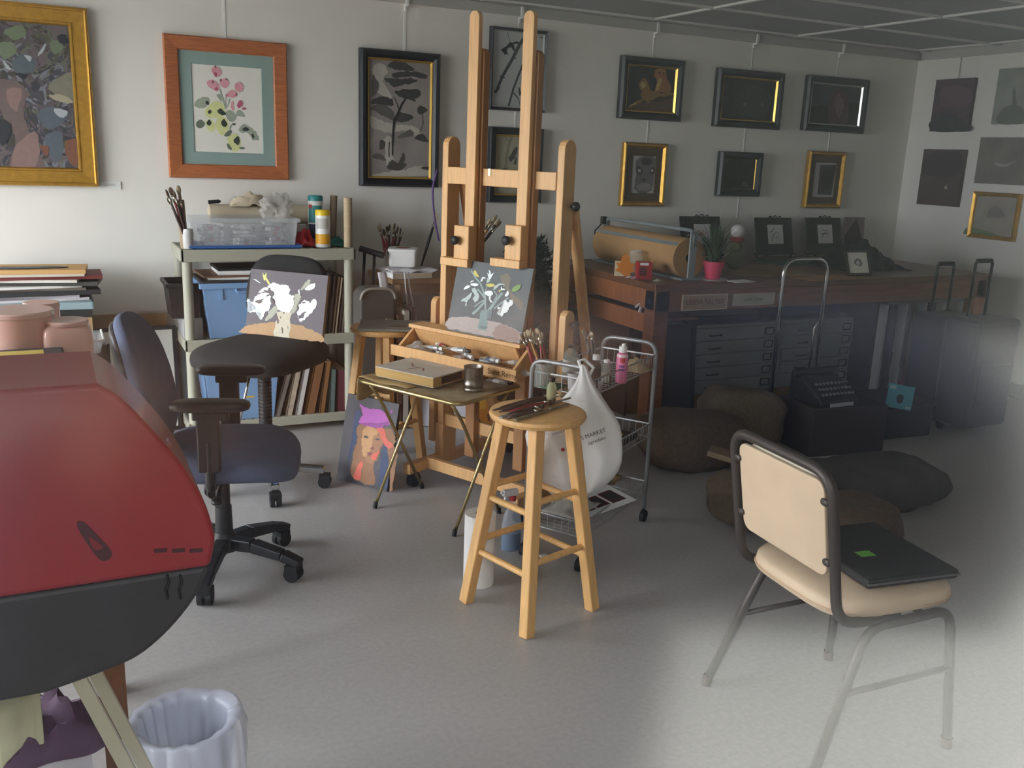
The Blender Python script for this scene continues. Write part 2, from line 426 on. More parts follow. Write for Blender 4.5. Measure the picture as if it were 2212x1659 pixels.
# 3 flower watercolour
t, p0, n, _ = hung('flower_watercolour', 'flower watercolour with blue-green mat in a reddish wooden frame', [(350, 68), (621, 97), (623, 389), (367, 383)], .03, .075, m_oak, None, m_paper, (.064, mat('teal_mat', '8FA5A0', .85)))
art(t, p0, n, [
 ('A3AD9B', 1, [[(255, 810), (300, 730), (400, 695), (465, 720), (460, 790), (390, 850), (310, 850)], [(690, 910), (760, 880), (840, 960), (800, 1040), (720, 1020)], [(875, 1180), (900, 1090), (980, 1080), (1060, 1140), (1110, 1190), (1140, 1290), (1060, 1290), (1000, 1200)], [(830, 960), (850, 880), (910, 890), (955, 970), (890, 965)], [(560, 670), (610, 660), (660, 720), (620, 750)]]),
 ('DBDF9E', 1, [[(400, 900), (440, 830), (530, 760), (640, 790), (680, 880), (640, 980), (500, 990), (420, 960)], [(545, 1060), (600, 960), (700, 1000), (730, 1120), (640, 1230), (570, 1150)], [(410, 1060), (460, 1000), (530, 1060), (530, 1160), (460, 1170)], [(710, 1270), (800, 1200), (890, 1260), (890, 1380), (820, 1460), (740, 1380)]]),
 ('6D7768', 1, [[(280, 1060), (340, 1010), (400, 1060), (370, 1120), (300, 1120)], [(665, 1230), (740, 1150), (770, 1180), (730, 1240)], [(700, 1340), (740, 1360), (775, 1425), (720, 1410)], [(870, 1400), (920, 1385), (955, 1410), (900, 1420)]]),
 ('3F463F', 1, [[(570, 890), (620, 860), (690, 930), (650, 950), (600, 930)], [(620, 1060), (660, 1000), (710, 1080), (660, 1110)], [(420, 1060), (460, 1010), (490, 1060), (460, 1095)], [(790, 1300), (850, 1240), (880, 1290), (860, 1360), (820, 1340)], [(910, 1150), (960, 1115), (1010, 1150), (960, 1170)], [(1040, 1220), (1060, 1205), (1080, 1250), (1060, 1265)], [(440, 900), (470, 875), (490, 905), (460, 935)], [(405, 770), (440, 755), (455, 800), (425, 805)], [(770, 1065), (825, 1065), (800, 1090)]]),
 ('9BA99A', 0, [stroke([(600, 590), (640, 700), (680, 840)], 16), stroke([(740, 720), (720, 800), (690, 860)], 14), stroke([(760, 1080), (740, 1140)], 18), stroke([(690, 660), (680, 860)], 10)]),
 ('E0A0A8', 1, [[(490, 310), (545, 270), (630, 350), (560, 430), (510, 380)], [(425, 500), (500, 460), (590, 530), (575, 615), (470, 570)], [(600, 460), (690, 450), (730, 510), (680, 580), (610, 530)], [(810, 540), (860, 490), (935, 550), (890, 630), (820, 600)], [(680, 680), (770, 600), (840, 660), (810, 705), (720, 700)], [(755, 830), (780, 750), (800, 850), (785, 890)]]),
 ('C2647F', 1, [[(520, 380), (545, 350), (570, 390), (550, 425)], [(845, 800), (885, 740), (925, 790), (880, 850), (850, 840)], [(905, 860), (940, 840), (965, 865), (930, 875)], [(810, 690), (825, 640), (840, 680)], [(690, 680), (705, 660), (715, 690)], [(530, 590), (570, 560), (580, 610)]]),
 ('7A5A62', 1, [[(530, 270), (545, 265), (555, 295), (540, 298)], [(495, 480), (515, 470), (518, 510), (500, 505)], [(600, 465), (625, 450), (630, 485)], [(675, 450), (695, 445), (710, 475)]]),
], (380, 100, 6.382))
# 4 pine ink painting
PF = [(0, 0), (0, .034), (.012, .052), (.03, .048), (.048, .03), (.048, 0)]
m_ink = mat('ink_ground', 'A39B97', .7, var=.16, scale=5, col2='8B8380')
t, p0, n, _ = hung('pine_ink_painting', 'tall ink painting of a pine tree in a black frame with gilt edge', [(779, 101), (961, 118), (941, 405), (780, 402)], .05, .048, m_bframe, (.012, m_gilt), m_ink, prof=PF)
art(t, p0, n, [
 ('BDB8B0', 1, [[(370, 920), (450, 960), (520, 980), (640, 1010), (560, 1060), (440, 1040), (370, 1000)], [(480, 1110), (540, 1100), (545, 1300), (500, 1330), (490, 1200)], [(600, 1000), (720, 1010), (780, 1060), (700, 1080)], [(650, 1350), (740, 1320), (860, 1350), (880, 1400), (380, 1410), (480, 1370)], [(430, 500), (510, 560), (470, 650), (540, 780), (420, 720), (385, 570)]]),
 ('6A6662', 1, [[(380, 610), (400, 600), (440, 690), (420, 740), (380, 760)], [(370, 860), (470, 820), (560, 900), (560, 960), (430, 900)], [(600, 1080), (690, 1030), (710, 1080), (600, 1100)], [(380, 1240), (440, 1220), (495, 1280), (400, 1260)]]),
 ('4C4C49', 1, [[(510, 520), (560, 490), (640, 500), (690, 530), (720, 560), (620, 560), (540, 545)], [(540, 590), (610, 570), (720, 570), (820, 600), (800, 630), (700, 610), (560, 615)], [(475, 620), (560, 630), (690, 620), (740, 650), (620, 680), (560, 695), (510, 660)], [(560, 730), (650, 710), (760, 720), (770, 760), (720, 790), (750, 820), (690, 790), (600, 770)], [(380, 800), (450, 770), (540, 790), (545, 840), (460, 830), (380, 825)], [(570, 930), (610, 895), (700, 920), (700, 950), (620, 975), (570, 960)], [(740, 870), (770, 840), (820, 870), (810, 890), (760, 910)], [(720, 1100), (780, 1065), (830, 1130), (760, 1120)]]),
 ('55514D', 1, [[(440, 1180), (450, 1115), (485, 1130), (480, 1180), (450, 1190)], [(590, 1300), (630, 1215), (645, 1270), (605, 1310)], [(500, 1335), (540, 1275), (580, 1300), (660, 1300), (620, 1350), (560, 1355)], [(770, 1335), (870, 1325), (850, 1345), (800, 1350)]]),
 ('3C3A38', 0, [stroke([(660, 770), (620, 830), (590, 900), (560, 960)], 14, 22), stroke([(600, 880), (570, 800), (555, 770)], 10, 4), stroke([(560, 960), (550, 1060), (545, 1150), (545, 1240)], 22, 10), stroke([(520, 1130), (515, 1200), (518, 1250)], 8), stroke([(780, 900), (790, 980), (760, 1060)], 5)]),
], (700, 0, 3.687))
# 5, 6 bamboo
t, p0, n, _ = hung('bamboo_ink_painting', 'bamboo ink painting in a thin black frame, upper of two behind the easel', [(1063, 57), (1187, 66), (1177, 243), (1058, 236)], .045, .018, m_bframe, (.008, mat('silver_slip', 'D8D8D2', .3, .7)), mat('pale_paper', 'B9BCBA', .7))
art(t, p0, n, [('4E5357', 0, [stroke([(1370, 730), (1420, 610), (1500, 470), (1560, 350), (1620, 270)], 20, 30), stroke([(1470, 845), (1510, 700), (1560, 570), (1600, 470)], 16), stroke([(1360, 740), (1395, 690)], 22), stroke([(1460, 250), (1475, 320), (1500, 380)], 4), stroke([(1720, 470), (1760, 440)], 4), stroke([(1510, 740), (1550, 790), (1560, 840)], 12, 4), stroke([(1400, 605), (1440, 620)], 10), stroke([(1500, 455), (1530, 465)], 10)]),
 ('3C4043', 1, [[(1410, 400), (1440, 375), (1480, 340), (1490, 370), (1450, 400), (1470, 440)], [(1440, 440), (1430, 400), (1460, 390)], [(1480, 340), (1500, 395), (1520, 405), (1510, 350)], [(1500, 340), (1540, 330), (1550, 345), (1520, 350)], [(1715, 290), (1750, 300), (1730, 305)], [(1550, 690), (1570, 740), (1555, 760)]])], (700, 0, 3.687))
t, p0, n, _ = hung('bamboo_sepia_painting', 'sepia bamboo painting in a black frame, lower of two behind the easel', [(1062, 273), (1178, 279), (1168, 439), (1054, 437)], .045, .045, m_bframe, (.012, m_gilt), mat('sepia_paper', 'ABA48F', .7, var=.1, scale=6))
art(t, p0, n, [('8A8471', 0, [stroke([(1500, 1080), (1470, 1160), (1450, 1280), (1440, 1400)], 18), stroke([(1445, 1090), (1480, 1140)], 8), stroke([(1440, 1345), (1470, 1280), (1540, 1230), (1620, 1190), (1695, 1140)], 5)]),
 ('56564F', 1, [[(1475, 1250), (1530, 1170), (1540, 1210), (1500, 1280), (1480, 1290)], [(1510, 1300), (1535, 1240), (1530, 1310)], [(1400, 1350), (1470, 1335), (1420, 1360)], [(1680, 1140), (1700, 1120), (1690, 1180)]])], (700, 0, 3.687))
# 7-9 upper row on the back wall
t, p0, n, _ = hung('lion_painting', 'oil painting of two lions in a black frame with gilt edge', [(1349, 119), (1484, 131), (1471, 263), (1337, 255)], .05, .05, m_bframe, (.013, m_gilt), mat('night_ground', '2F2C2B', .5, var=.15, scale=9), prof=PF)
art(t, p0, n, [
 ('5E4433', 1, [[(180, 610), (300, 560), (420, 520), (560, 500), (650, 470), (640, 680), (150, 655)]]),
 ('8C6A3A', 1, [[(275, 390), (310, 320), (350, 330), (380, 400), (380, 440), (340, 460), (300, 440)], [(310, 450), (380, 430), (470, 460), (560, 450), (650, 470), (560, 500), (420, 540), (370, 560), (300, 520)], [(170, 600), (290, 530), (310, 550), (200, 605)]]),
 ('9A6B42', 1, [[(430, 290), (450, 230), (540, 235), (550, 310), (600, 440), (440, 450), (470, 380)]]),
 ('B79B63', 1, [[(290, 380), (320, 350), (345, 390), (320, 420)], [(470, 330), (500, 320), (495, 370), (470, 430), (440, 440)], [(180, 590), (250, 555), (240, 580)]]),
 ('4B3626', 1, [[(470, 260), (490, 255), (485, 280)], [(515, 262), (530, 262), (525, 285)], [(370, 550), (520, 495), (640, 500), (500, 540)]]),
], (1320, 100, 4.6075))
t, p0, n, _ = hung('dark_beast_painting', 'very dark oil painting in a black frame, middle of the upper three', [(1556, 147), (1699, 157), (1686, 279), (1544, 274)], .05, .05, m_bframe, (.011, m_gilt), mat('dark_ground', '34312F', .5, var=.12, scale=7), prof=PF)
art(t, p0, n, [('3F403C', 1, [[(1230, 560), (1290, 440), (1400, 390), (1560, 440), (1600, 560), (1500, 690), (1300, 680)]]), ('5B5E58', 1, [[(1310, 570), (1350, 560), (1340, 600)], [(1480, 590), (1510, 560), (1515, 600)]])], (1320, 100, 4.6075))
t, p0, n, _ = hung('horse_painting', 'dim blue-grey oil painting with a reddish figure, right of the upper three', [(1753, 162), (1883, 172), (1866, 289), (1734, 281)], .05, .05, m_bframe, (.010, mat('silver_slip', 'D8D8D2', .3, .7)), mat('dusk_ground', '3E434A', .55, var=.15, scale=6), prof=PF)
art(t, p0, n, [('2F2B2B', 1, [[(1150, 420), (1260, 410), (1400, 400), (1390, 520), (1140, 505)]]), ('563E42', 1, [[(1240, 440), (1245, 360), (1290, 325), (1330, 350), (1340, 440), (1330, 500), (1290, 520), (1250, 500)]]), ('755A5C', 1, [[(1265, 400), (1290, 345), (1315, 400), (1295, 470)]])], (1250, 50, 2.2994))
# 10-12 lower row
m_umber = mat('umber_mat', '5A4633', .7)
GF = [(0, 0), (0, .03), (.01, .04), (.02, .038), (.034, .022), (.034, 0)]
t, p0, n, _ = hung('cat_drawing', 'drawing of a cat face with brown mat in a narrow gilt frame', [(1353, 307), (1447, 311), (1432, 446), (1338, 445)], .04, .034, m_gold, None, mat('grey_paper', 'B4B2AF', .7), (.05, m_umber), prof=GF)
art(t, p0, n, [('6E6A68', 1, [[(270, 1110), (440, 1110), (430, 1250), (400, 1440), (240, 1440), (250, 1260)]]), ('47413F', 1, [[(310, 1120), (400, 1120), (390, 1180), (320, 1180)], [(255, 1200), (300, 1210), (310, 1270), (260, 1260)], [(385, 1260), (400, 1210), (440, 1215), (420, 1270)], [(305, 1320), (345, 1320), (325, 1350)]]), ('B5B0AC', 1, [[(265, 1225), (290, 1225), (292, 1250), (270, 1250)], [(400, 1225), (420, 1225), (415, 1250), (398, 1250)]]), ('8D8684', 1, [[(260, 1380), (320, 1360), (390, 1380), (380, 1430), (260, 1430)]])], (1320, 100, 4.6075))
t, p0, n, _ = hung('small_dark_painting', 'small nearly black painting in a black frame on the lower row', [(1562, 326), (1655, 331), (1638, 425), (1547, 423)], .045, .042, m_bframe, (.009, m_gilt), mat('dark_ground', '34312F'), prof=PF)
art(t, p0, n, [('2A2727', 1, [[(1180, 1120), (1460, 1140), (1410, 1430), (1140, 1420)]]), ('4A4240', 1, [[(1300, 1380), (1340, 1340), (1360, 1400)]])], (1320, 100, 4.6075))
t, p0, n, _ = hung('ink_study', 'narrow ink study with brown mat in a pale gilt frame', [(1752, 326), (1831, 329), (1816, 450), (1737, 449)], .04, .034, m_gold, None, mat('grey_paper', 'B4B2AF'), (.045, m_umber), prof=GF)
art(t, p0, n, [('4A4442', 0, [[(1200, 705), (1280, 705), (1255, 855), (1185, 850)]]), ('3A3534', 1, [[(1215, 740), (1265, 740), (1250, 820), (1205, 820)]])], (1250, 50, 2.2994))
# hanging rods
m_rod = mat('hanging_rod', 'F0F0EC', .35)
for px, py0, py1, lab in ((485, -30, 90, 'white hanging rod above the reddish wooden frame'), (877, 2, 112, 'white hanging rod above the pine ink painting'), (1125, 19, 275, 'white hanging rod behind the two bamboo pictures'), (1418, 58, 310, 'white hanging rod behind the lion painting'), (1632, 88, 470, 'white hanging rod behind the very dark middle painting'), (1818, 105, 330, 'white hanging rod behind the blue-grey painting')):
    p = WY(px, max(py0, 30), YB - .02); q = WY(px, py1, YB - .02)
    zt = ZC - .03
    b = B(); b.box((0, 0, (zt + q.z) / 2 - q.z), (.008 if px > 900 else .014, .003, zt - q.z))
    t = thing('hanging_rod', lab, 'rod', (p.x, YB - .0018, q.z), group='picture hanging rods')
    part(b, 'rod', m_rod, t)
    b = B(); b.box((0, -.042, zt - q.z + .0), (.022, .012, .06)); b.box((0, -.024, zt - q.z - .036), (.016, .046, .012)); b.box((0, -.008, zt - q.z - .05), (.016, .012, .03)); part(b, 'hook', m_rod, t, bevel=.003)
# right wall
for nm, lab, q, bc, layers, brd in (
 ('plum_print', 'dark plum print hanging highest on the right wall near the corner', [(2022, 171), (2107, 169), (2091, 283), (2010, 284)], '4B3440', [('38303A', 1, [[(640, 540), (760, 520), (900, 600), (910, 660), (620, 660)]]), ('5E4050', 1, [[(700, 330), (900, 320), (930, 450), (720, 470)]])], 0),
 ('brown_print', 'dark brown print below the plum one on the right wall', [(1995, 322), (2085, 323), (2069, 448), (1982, 440)], '4A3A3A', [('3A2F34', 1, [[(600, 850), (850, 830), (820, 1000), (560, 1000)]]), ('9A8A78', 1, [[(720, 1100), (740, 1085), (740, 1115)]])], 0),
 ('tree_print', 'pale grey-green print with a tree high on the right wall', [(2160, 150), (2300, 138), (2290, 268), (2141, 267)], '8E938A', [('6C7268', 1, [[(1250, 460), (1265, 300), (1285, 450)], [(1130, 590), (1200, 470), (1330, 480), (1330, 600)]])], 0),
 ('grey_print', 'plain mid-grey print in the middle of the right wall column', [(2119, 293), (2290, 301), (2282, 408), (2106, 392)], '7A756E', [('98958E', 1, [[(1100, 900), (1180, 920), (1280, 890), (1180, 945)]])], 0),
 ('hill_painting', 'hazy landscape with green foreground in a pale gilt frame on the right wall', [(2102, 411), (2204, 421), (2189, 526), (2088, 509)], '9B948A', [('7F7A75', 1, [[(1050, 1330), (1120, 1240), (1200, 1330)]]), ('6C7F5E', 1, [[(900, 1420), (1000, 1430), (1200, 1510), (900, 1470)]])], .03)):
    t, p0, n, _ = hung(nm, lab, q, .03, brd, m_gold, None, mat(nm + '_ground', bc, .6, var=.12, scale=7), right=True)
    art(t, p0, n, layers, (1840, 100, 3.6075))
b = B(); p = WX(2075, 140, XR - .01); b.cyl((0, 0, -.15), (0, 0, .06), .0025, n=6)
one(b, 'hanging_wire', mat('steel_wire', '77736E', .4, .8), 'thin wire above the plum print on the right wall', 'wire', (XR - .012, p.y, p.z))
# ------------------------------------------------------------------ shared materials
m_pine = mat('pale_beech', 'E2B172', .5, grain=(14, 14, 1.2), scale=5, var=.1)
m_beech = mat('easel_beech', 'DFAE74', .5, grain=(16, 16, 1.2), scale=5, var=.1)
m_fab_bl = mat('blue_fabric', '59627A', .95, bump=.25, bscale=500, var=.06)
m_fab_bk = mat('black_fabric', '262626', .95, bump=.25, bscale=500, var=.06)
m_chrome = mat('chrome', 'C8C8C8', .15, 1.)
m_brass = mat('brass_tube', 'C4B07C', .28, 1.)
m_steel = mat('grey_tube', '9A9B9C', .35, .5)
m_clear = mat('clear_plastic', 'DDE0E4', .15, alpha=.28)
m_glass = mat('bottle_glass', 'BFC4BC', .05, alpha=.3)
m_resin = mat('resin_shelf', 'A9A796', .6, bump=.03, bscale=120)
m_card = mat('cardboard', 'A5835D', .85, var=.06)
m_red = mat('brush_red', '8E2026', .35, coat=.3)
m_dk = mat('brush_dark', '3A2622', .35, coat=.3)
m_fer = mat('ferrule', 'C9C3B4', .25, .9)
m_bri = mat('bristle', 'B9A88A', .9)
m_brid = mat('bristle_dark', '5A4636', .9)
m_silver = mat('tube_foil', 'C3C4C4', .35, .55, bump=.2, bscale=60)
m_blk2 = mat('black_rubber', '161617', .7)

# ------------------------------------------------------------------ bar stools
def stool(loc, rz, label, top=.732, R=.168, foot=.228):
    t = thing('bar_stool', label, 'stool', loc, rz, 'round wooden bar stools')
    b = B(); b.lathe([(0, top - .034), (R - .03, top - .034), (R - .006, top - .026), (R, top - .014), (R - .004, top - .004), (R - .016, top), (0, top)], n=40)
    part(b, 'seat', m_pine, t, smooth=35)
    F = [Vector((foot * cos(k * pi / 2), foot * sin(k * pi / 2), 0)) for k in range(4)]
    U = [Vector((.115 * cos(k * pi / 2), .115 * sin(k * pi / 2), top - .03)) for k in range(4)]
    for k in range(4):
        b = B(); d = Vector((-sin(k * pi / 2 + pi / 4), cos(k * pi / 2 + pi / 4), 0))
        b.bar(F[k], U[k], .040, .040, up=(cos(k * pi / 2 + pi / 4), sin(k * pi / 2 + pi / 4), 0)); part(b, 'leg', m_pine, t, bevel=.004)
    for k in range(4):
        z0 = (.245, .45) if k % 2 == 0 else (.204, .41)
        for z in z0:
            a, c = F[k].lerp(U[k], z / (top - .03)), F[(k + 1) % 4].lerp(U[(k + 1) % 4], z / (top - .03))
            b = B(); b.cyl(a, c, .0115, n=12); part(b, 'rung', m_pine, t, smooth=40)
    return t
stool((1.447, 2.689, 0), radians(-119), 'wooden bar stool in the foreground with brushes lying on its seat')
stool((1.435, 4.30, 0), radians(-100), 'wooden bar stool with a grey board on its seat beside the easel', foot=.20)

# ------------------------------------------------------------------ easel
EA = radians(-64)
EL = Vector((1.64, 4.06, 0))
EU = Vector((cos(EA), sin(EA), 0)); EN = Vector((sin(EA), -cos(EA), 0))
def EP(px, py, off):
    p = PL(px, py, EL + EN * off, EN) - EL
    return p.dot(EU), p.z
t = easel = thing('studio_easel', 'tall double-mast beech studio easel holding the lily painting', 'easel', EL, EA)
def rpost(b, u, v, w, d, z0, z1, r=None):
    r = r or w / 2
    if w >= d:
        pts = [(-w / 2, z0), (w / 2, z0)] + [(r * cos(a * pi / 8), z1 - r + r * sin(a * pi / 8)) for a in range(9)]
        b.prism(pts, (0, d, 0), (u, v - d / 2, 0))
    else:
        r = d / 2
        pts = [(-d / 2, z0), (d / 2, z0)] + [(r * cos(a * pi / 8), z1 - r + r * sin(a * pi / 8)) for a in range(9)]
        b.prism(pts, (w, 0, 0), (u - w / 2, v, 0), ((0, 1, 0), (0, 0, 1)))
    return b
for u in (.0, .648): part(rpost(B(), u, .045, .035, .085, .09, 1.645), 'side_post', m_beech, t, bevel=.003)
b = B(); b.box((.324, .01, 1.472), (.648 - .035, .026, .075)); part(b, 'top_rail', m_beech, t, bevel=.003)
b = B(); b.box((.27, -.0045, 1.495), (.012, .004, .03)); part(b, 'catch', m_brass, t)
for px0, px1, zt in ((1031, 1008, 0), (1151, 1118, 0)):
    u0 = EP(px0, 40, .035)[0]; u1 = EP(px1 + 4, 480, .035)[0]; u = (u0 + u1) / 2
    zt = EP(px0, 22, .035)[1]
    part(rpost(B(), u, -.030, .055, .026, .62, zt), 'mast', m_beech, t, bevel=.003)
    part(rpost(B(), u + .012, .005, .055, .040, .16, zt - .15), 'mast_channel', mat('easel_brown', 'A87645', .55, grain=(16, 16, 1.2), scale=5, var=.1), t, bevel=.003)
    zb = EP(1000, 488, .08)[1] if px0 < 1100 else EP(1100, 486, .08)[1]
    blk = B(); blk.box((u - .012, -.062, zb - .075), (.088, .036, .15)); o = part(blk, 'canvas_clamp', m_beech, t, bevel=.004)
    c = B(); c.box((u - .040, -.072, zb - .165), (.165, .05, .036)); part(c, 'clamp_lip', m_beech, o, bevel=.004)
    c = B(); R = Matrix.Rotation(pi / 2, 3, 'X')
    prof = [(0, 0), (.008, 0), (.008, .012), (.02, .016), (.021, .028), (.016, .034), (0, .036)]
    c.lathe(prof, (u - .032, -.08, zb - .065), n=14, R=R); part(c, 'clamp_knob', m_blk, o, smooth=50)
# diagonal braces and knobs
b = B(); b.bar((.655, .10, 1.36), (.665, .42, .12), .022, .05, up=(1, 0, 0)); part(b, 'rear_brace', m_beech, t, bevel=.003)
b = B(); b.bar((.03, .10, 1.44), (.03, .42, .12), .022, .05, up=(1, 0, 0)); part(b, 'rear_brace', m_beech, t, bevel=.003)
R = Matrix.Rotation(pi / 2, 3, 'Y')
b = B(); b.lathe([(0, 0), (.008, 0), (.008, .012), (.02, .016), (.021, .028), (.016, .034), (0, .036)], (.666, .07, 1.37), n=14, R=R); part(b, 'knob', m_blk, t, smooth=50)
# lower side blocks
for u in (-.052, .70):
    part(rpost(B(), u, .03, .034, .07, .18, .90 if u < 0 else .93), 'side_block', m_beech, t, bevel=.003)
b = B(); b.lathe([(0, 0), (.008, 0), (.008, .012), (.02, .016), (.021, .028), (.016, .034), (0, .036)], (.718, .04, .87), n=14, R=R); part(b, 'knob', m_blk, t, smooth=50)
# ledge, sloping board and paint tray
b = B(); b.box((.26, -.105, .778), (.66, .10, .018)); part(b, 'canvas_ledge', m_beech, t, bevel=.003)
b = B(); b.bar((.26, -.14, .768), (.26, -.075, .665), .60, .012, up=(0, 1, 0)); part(b, 'tray_back', m_beech, t)
b = B(); b.box((.275, -.15, .652), (.68, .17, .010)); part(b, 'tray_floor', m_beech, t)
b = B(); b.box((.275, -.24, .672), (.74, .014, .050)); lip = part(b, 'tray_lip', m_beech, t, bevel=.002)
for u in (-.07, .605):
    b = B(); b.prism([(-.235, .65), (-.06, .65), (-.06, .77), (-.12, .77), (-.225, .69)], (.014, 0, 0), (u, 0, 0), ((0, 1, 0), (0, 0, 1))); part(b, 'tray_side', m_beech, t)
m_brand = mat('branded_brown', '5A3A22', .7)
_a, _b = EP(1051, 793, .2475), EP(1118, 811, .2475)
text('Saint Remy', 'tray_lettering', m_brand, lip, T3(((_a[0] + _b[0]) / 2, -.2475, .671), (1, 0, 0), (0, 0, 1)), .035, .0004)
# base
for u in (.0, .648):
    b = B(); b.box((u, .20, .10), (.045, .86, .05)); part(b, 'runner', m_beech, t, bevel=.004)
    b = B(); b.box((u, .045, .20), (.05, .10, .16)); part(b, 'post_foot', m_beech, t, bevel=.003)
    for v in (-.18, .56):
        w = B(); w.cyl((u - .014, v, .036), (u + .014, v, .036), .036, n=18); w.box((u, v, .068), (.03, .04, .016)); part(w, 'castor', m_blk2, t, smooth=40)
b = B(); b.box((.324, -.10, .11), (.61, .028, .055)); part(b, 'cross_rail', m_beech, t, bevel=.003)
b = B(); b.box((.324, .50, .11), (.61, .028, .055)); part(b, 'cross_rail', m_beech, t, bevel=.003)
b = B(); b.box((.324, .03, .30), (.61, .028, .06)); part(b, 'cross_rail', m_beech, t, bevel=.003)

# ------------------------------------------------------------------ lily paintings
def canvas_on(name, label, BL, BR, hgt, lean, thick, base, edge):
    """stretched canvas from its bottom front corners, leaning back by 'lean' metres at the top"""
    BL, BR = Vector(BL), Vector(BR); x = (BR - BL); x.z = 0; w_ = x.length; x.normalize()
    n0 = Vector((x.y, -x.x, 0))                       # horizontal front normal
    up = (Vector((0, 0, 1)) * sqrt(hgt * hgt - lean * lean) - n0 * lean).normalized()
    n = x.cross(up).normalized()
    M = Matrix(((x.x, -n.x, up.x, BL.x), (x.y, -n.y, up.y, BL.y), (x.z, -n.z, up.z, BL.z), (0, 0, 0, 1)))
    t = thing(name, label, 'painting', BL, rot=M.to_euler())
    b = B(); b.box((w_ / 2, thick / 2, hgt / 2), (w_, thick, hgt)); part(b, 'stretcher', edge, t)
    b = B(); b.box((w_ / 2, -.0006, hgt / 2), (w_, .0012, hgt)); part(b, 'canvas', base, t)
    return t, BL + n * .0012, n
m_edge = mat('raw_canvas_edge', '8A7350', .8)
p0 = Vector(EL) + EU * EP(964.5, 707, .138)[0] + EN * .138; p1 = Vector(EL) + EU * EP(1124, 745, .138)[0] + EN * .138
p0.z = p1.z = .7875
t, q, n = canvas_on('lily_painting', 'oil painting of white lilies in a glass vase standing on the easel', p0, p1, .325, .075, .018, mat('lily_ground', '585E60', .55, var=.14, scale=9, col2='494F51'), m_edge)
art(t, q, n, [
 ('7A6F60', 1, [[(1060, 370), (1130, 310), (1220, 350), (1230, 600), (1420, 780), (1380, 900), (1250, 740), (1150, 560)]]),
 ('B0A49E', 1, [[(190, 1185), (215, 1050), (330, 1015), (500, 1008), (700, 1040), (930, 1080), (1150, 1150), (1380, 1260), (1390, 1300), (1360, 1440), (1250, 1420), (900, 1345), (500, 1255)]]),
 ('9A8278', 1, [[(960, 1230), (1060, 1140), (1250, 1200), (1370, 1290), (1350, 1420), (1180, 1400), (960, 1350)]]),
 ('8FA3A0', 0, [stroke([(590, 260), (660, 380), (740, 470), (790, 600), (820, 760), (820, 900)], 24, 30), stroke([(690, 560), (760, 640), (800, 700)], 30), stroke([(610, 970), (690, 900), (780, 800), (830, 730)], 44, 34), stroke([(640, 850), (730, 780), (800, 740)], 20), stroke([(1100, 620), (1000, 740), (900, 880), (840, 960)], 44, 50), stroke([(860, 480), (820, 600), (830, 740)], 14), stroke([(1200, 700), (1080, 790), (960, 880)], 24), stroke([(960, 590), (1010, 660), (960, 760)], 20)]),
 ('7E9492', 1, [[(750, 920), (870, 900), (930, 920), (900, 980), (850, 1060), (850, 1220), (780, 1230), (700, 1190), (720, 1060)]]),
 ('66787A', 1, [[(860, 930), (935, 890), (920, 1010), (870, 1050)], [(720, 1170), (790, 1160), (845, 1190), (780, 1215)]]),
 ('B9C6C2', 1, [[(600, 570), (650, 540), (690, 600), (720, 700), (660, 780), (620, 720), (640, 660)], [(430, 750), (520, 680), (600, 620), (590, 690), (530, 760), (520, 840), (490, 830), (500, 770)], [(840, 460), (860, 380), (890, 400), (900, 430), (860, 460)], [(955, 580), (980, 510), (1060, 470), (1140, 495), (1060, 500), (1000, 550)]]),
 ('EEF2F0', 1, [[(470, 570), (500, 520), (570, 500), (560, 540), (500, 565)], [(580, 480), (640, 465), (705, 480), (690, 510), (610, 510)], [(575, 455), (600, 425), (640, 430), (600, 450)], [(810, 630), (850, 590), (920, 590), (950, 640), (900, 680), (840, 660)], [(880, 680), (910, 680), (910, 730), (945, 780), (900, 770)], [(745, 430), (770, 375), (810, 365), (825, 400), (790, 390), (770, 440)], [(850, 295), (880, 320), (885, 255), (910, 290), (915, 320), (960, 295), (930, 360), (890, 410), (870, 360)], [(1040, 620), (1075, 570), (1075, 520), (1100, 550), (1145, 560), (1130, 580), (1090, 580)], [(1140, 680), (1160, 630), (1190, 585), (1205, 640), (1180, 680)], [(1010, 960), (1060, 970), (1070, 900), (1030, 890), (1030, 850), (1090, 860), (1110, 780), (1150, 740), (1200, 780), (1220, 740), (1265, 750), (1270, 810), (1220, 860), (1180, 940), (1130, 960), (1080, 1005)]]),
 ('CFC46A', 1, [[(630, 280), (665, 260), (690, 300), (720, 360), (660, 350)], [(835, 490), (900, 475), (975, 490), (960, 520), (880, 530)], [(1040, 610), (1060, 570), (1080, 590)]]),
 ('7FA05A', 1, [[(1255, 570), (1300, 520), (1395, 490), (1380, 560), (1320, 600), (1260, 605)]]),
], (940, 550, 7.54))
BLp, BRp = Vector((.785, 4.415, .712)), Vector((1.073, 4.115, .712))
t, q, n = canvas_on('lily_underpainting', 'unfinished painting of flat white lilies on grey leaning on the black chair', BLp, BRp, .300, .062, .018, mat('grey_ground', '5C545A', .6, var=.06, scale=6), m_edge)
